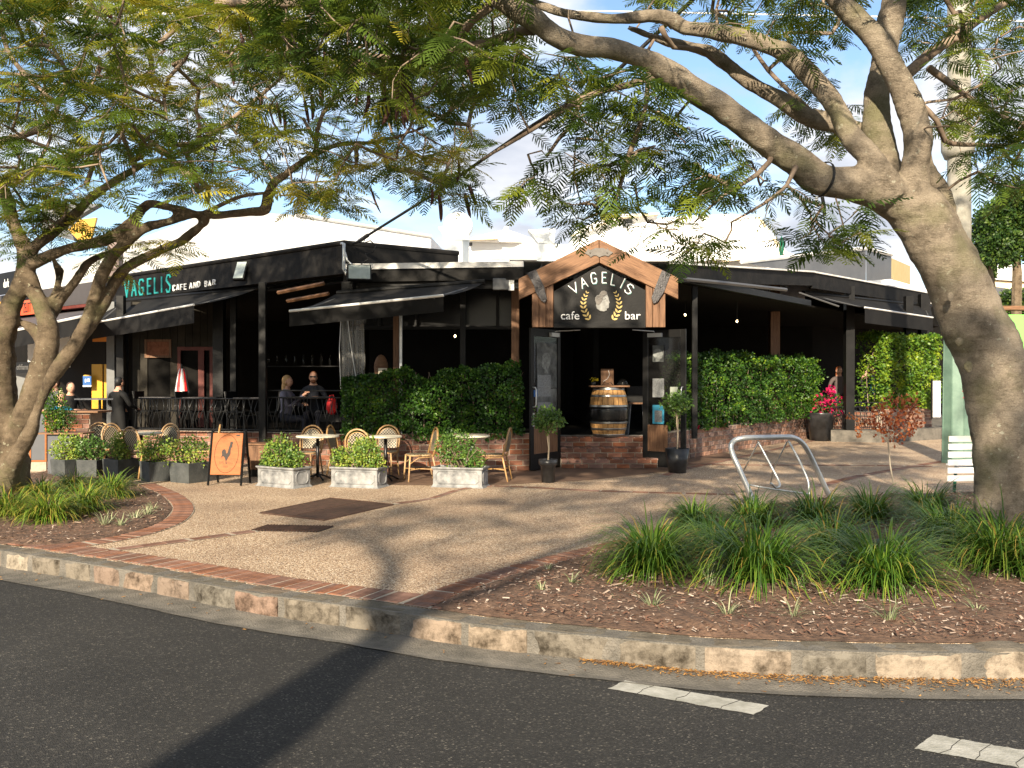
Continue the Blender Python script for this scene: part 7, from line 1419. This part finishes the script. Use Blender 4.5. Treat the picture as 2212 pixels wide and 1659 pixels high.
# ------------------------------------------------------------------ people
def person(label, loc, rz, sit=True, shirt=(.02, .02, .025), pants=(.02, .02, .03), skin=(.5, .28, .19), hair=(.05, .03, .02), hstyle='short', arms=None, head=(0, 0), glasses=False, beard=False, scale=1):
    t = empty('person', label, 'person', loc, rz); t.scale = (scale,) * 3; pz = .52 if sit else .93
    J = {}; E = []; 
    def j(n, p, r, parent=None):
        J[n] = (Vector(p), r, len(J)); 
        if parent: E.append((J[parent][2], J[n][2], n))
    j('pelvis', (0, 0, pz), .135); j('waist', (0, 0, pz + .18), .12, 'pelvis'); j('chest', (0, .0, pz + .36), .15, 'waist'); j('nb', (0, .01, pz + .5), .075, 'chest'); j('neck', (0, 0, pz + .57), .055, 'nb'); j('skull', (head[0] * .02, -.02, pz + .66), .06, 'neck')
    arms = arms or [((.26, -.02, .26), (.2, -.28, .18)), ((-.26, -.02, .26), (-.2, -.28, .18))]
    for s_, (el, ha) in zip((1, -1), arms):
        k = 'R' if s_ > 0 else 'L'; j('sh' + k, (s_ * .17, .01, pz + .46), .07, 'nb'); e = Vector((el[0], el[1], pz + el[2])); h = Vector((ha[0], ha[1], pz + ha[2])); j('el' + k, e, .045, 'sh' + k); j('wr' + k, h, .03, 'el' + k)
        d = (h - e).normalized(); side = d.cross(Vector((0, 0, 1))); side = side.normalized() if side.length > .1 else Vector((1, 0, 0)); upv = side.cross(d); j('pa' + k, h + d * .06, .034, 'wr' + k)
        for fi, (o_, ln) in enumerate(((-.03, .07), (-.01, .082), (.01, .078), (.03, .06))):
            f0_ = h + d * .095 + side * o_; j('f%d%s' % (fi, k), f0_, .011, 'pa' + k); j('g%d%s' % (fi, k), f0_ + d * ln * .55 - upv * .012, .0095, 'f%d%s' % (fi, k)); j('h%d%s' % (fi, k), f0_ + d * ln * .85 - upv * .035, .008, 'g%d%s' % (fi, k))
        j('t0' + k, h + d * .045 - side * .035 * s_, .012, 'pa' + k); j('t1' + k, h + d * .085 - side * .06 * s_ - upv * .01, .0095, 't0' + k)
    for s_ in (1, -1):
        k = 'r' if s_ > 0 else 'l'; j('hip' + k, (s_ * .09, 0, pz - .04), .1, 'pelvis')
        if sit: j('kn' + k, (s_ * .12, -.44, pz - .02), .065, 'hip' + k); j('an' + k, (s_ * .12, -.42, .09), .042, 'kn' + k)
        else: j('kn' + k, (s_ * .1, -.02, .5), .065, 'hip' + k); j('an' + k, (s_ * .1, 0, .09), .042, 'kn' + k)
        a_ = J['an' + k][0]; j('toe' + k, (a_.x, a_.y - .17, .04), .035, 'an' + k)
    me = bpy.data.meshes.new('body'); me.from_pydata([tuple(v[0]) for v in J.values()], [(a, c) for a, c, _ in E], []); o = link(bpy.data.objects.new('body', me)); o.parent = t
    m = o.modifiers.new('skin', 'SKIN')
    for sv, v in zip(me.skin_vertices[0].data, J.values()): sv.radius = (v[1], v[1])
    me.skin_vertices[0].data[0].use_root = True
    sb = o.modifiers.new('sub', 'SUBSURF'); sb.levels = 1; sb.render_levels = 1
    bpy.context.view_layer.update(); m2 = bpy.data.meshes.new_from_object(o.evaluated_get(bpy.context.evaluated_depsgraph_get())); o.modifiers.clear()
    b = MB(); b.v = [tuple(v.co) for v in m2.vertices]; b.f = [tuple(p.vertices) for p in m2.polygons]
    segs = [(list(J.values())[a][0], list(J.values())[c][0], n) for a, c, n in E]
    def cls(c):
        best = None
        for a, e, n in segs:
            ab = e - a; u = max(0, min(1, (c - a).dot(ab) / (ab.length_squared + 1e-9))); d = (c - a - ab * u).length
            if best is None or d < best[0]: best = (d, n)
        n = best[1]
        if n[:2] in ('wa', 'ch', 'nb', 'sh', 'el', 'wr'): return 1
        if n[:3] in ('hip', 'toe') or n[:2] in ('kn', 'an'): return 2
        return 0
    b.m = [cls(Vector(p.center)) for p in m2.polygons]
    hc = Vector((head[0] * .02, -.03, pz + .70)); ht = R(head[0] * 30); Rh = Matrix.Rotation(R(head[1]), 3, 'Z')
    def hf(d): return 1 + (.16 * max(0, -d.y) ** 8 * math.exp(-((d.z + .15) / .22) ** 2) * math.exp(-(d.x / .22) ** 2)) - .1 * max(0, -d.z) * (1 if d.y > -.2 else .25) 
    n0 = len(b.v); b.mi = 0; b.blob((0, 0, 0), (.074, .094, .115), 18, 14, hf)
    b.blob((.074, .01, -.01), (.012, .02, .03), 8, 6); b.blob((-.074, .01, -.01), (.012, .02, .03), 8, 6); b.mi = 3
    for s_ in (-1, 1): b.blob((s_ * .03, -.084, .012), (.013, .008, .007), 8, 5)
    b.blob((0, -.089, -.058), (.024, .006, .006), 8, 5)
    b.v[n0:] = [tuple(hc + Rh @ Vector(v)) for v in b.v[n0:]]
    ms = [mat('skin_tone', skin, .55), mat('clothes', shirt, .85, bump=.2, bscale=18), mat('trousers', pants, .85), mat('eyes_and_lips', (.06, .02, .015), .4)]
    bpy.data.objects.remove(o); o = b.obj('body', ms, t, True)
    # hair as its own piece
    b = MB(); hm = mat('hair', hair, .55)
    if hstyle == 'long': b.blob((0, .022, .018), (.088, .1, .118), 16, 12, lambda d: 1 if (d.y > -.35 or d.z > .45) else .82); b.blob((0, .065, -.13), (.085, .055, .2), 14, 10, lambda d: 1 + .08 * noise.noise(d * 5))
    elif hstyle == 'bun': b.blob((0, .02, .02), (.082, .098, .112), 16, 12, lambda d: 1 if (d.y > -.35 or d.z > .5) else .82); b.blob((0, .03, .135), (.035, .035, .03), 10, 8)
    else: b.blob((0, .02, .022), (.081, .094, .105), 16, 12, lambda d: 1 if (d.y > -.3 or d.z > .55) else .8)
    if beard: b.blob((0, -.052, -.075), (.05, .045, .05), 12, 9)
    b.v = [tuple(hc + Rh @ Vector(v)) for v in b.v]; b.obj('hair', hm, t, True)
    if glasses:
        b = MB(); b.box((-.032, -.094, .014), (.052, .014, .03)); b.box((.032, -.094, .014), (.052, .014, .03)); b.box((0, -.095, .022), (.02, .01, .008)); b.box((-.078, -.04, .016), (.006, .1, .01)); b.box((.078, -.04, .016), (.006, .1, .01)); b.v = [tuple(hc + Rh @ Vector(v)) for v in b.v]; b.obj('sunglasses', M['blackband'], t)
    return t
def at_head(px, py, Y, sit, fl, scale=1):
    """base point so that the head top is seen at px,py"""
    z = PZ(py, Y); return (PX(px, Y), Y, z - ((.52 if sit else .93) + .815) * scale)
person('bearded man in dark sunglasses and dark jacket seated facing the street', at_head(677, 803, 18.7, True, 0), R(8), shirt=(.02, .022, .03), hair=(.16, .06, .025), glasses=True, beard=True, arms=[((.27, -.06, .24), (.1, -.3, .3)), ((-.26, -.08, .24), (-.16, -.32, .2))])
person('woman with long fair hair seated sideways, hand raised to her mouth', at_head(619, 812, 18.4, True, 0), R(78), shirt=(.16, .15, .2), hair=(.4, .24, .1), hstyle='long', arms=[((.24, -.18, .2), (.1, -.34, .42)), ((-.22, -.16, .2), (-.05, -.36, .42))])
person('man in black standing behind the high table, bending over a paper', at_head(152, 826, 19.2, True, 0), R(50), shirt=(.012, .012, .012), arms=[((.25, -.1, .2), (.1, -.4, .25)), ((-.25, -.1, .2), (-.1, -.4, .25))])
person('blonde person in a bright blue top seated at the street counter', at_head(132, 848, 18.0, True, 0), R(20), shirt=(.01, .2, .36), hair=(.45, .36, .2), hstyle='bun')
person('dark-haired person in grey at the far left by the trunk', at_head(121, 818, 19.6, True, 0), R(-40), shirt=(.14, .14, .15))
person('person in black standing with back turned beside the yellow panel', (PX(256, 18.9), 18.9, PZ(815, 18.9) - 1.745), R(160), sit=False, shirt=(.008, .008, .008), pants=(.008, .008, .008), hair=(.01, .01, .01))
person('man in a blue shirt eating at the far right terrace', at_head(1888, 790, 25.8, True, 0), R(-60), shirt=(.01, .2, .4), skin=(.6, .34, .24), hair=(.02, .015, .01), hstyle='short', arms=[((.2, -.2, .2), (.08, -.22, .48)), ((-.2, -.2, .2), (-.05, -.25, .46))])
person('person in dark clothes with raised hands at the far right terrace', at_head(1866, 797, 26, True, 0), R(40), shirt=(.02, .02, .02), skin=(.6, .36, .26), arms=[((.26, -.12, .25), (.2, -.2, .5)), ((-.26, -.12, .25), (-.2, -.2, .5))])
person('red-haired person in a pale top beside the far flower pot', at_head(1812, 792, 25.8, True, 0), R(-10), shirt=(.09, .07, .065), hair=(.3, .09, .03), hstyle='long')
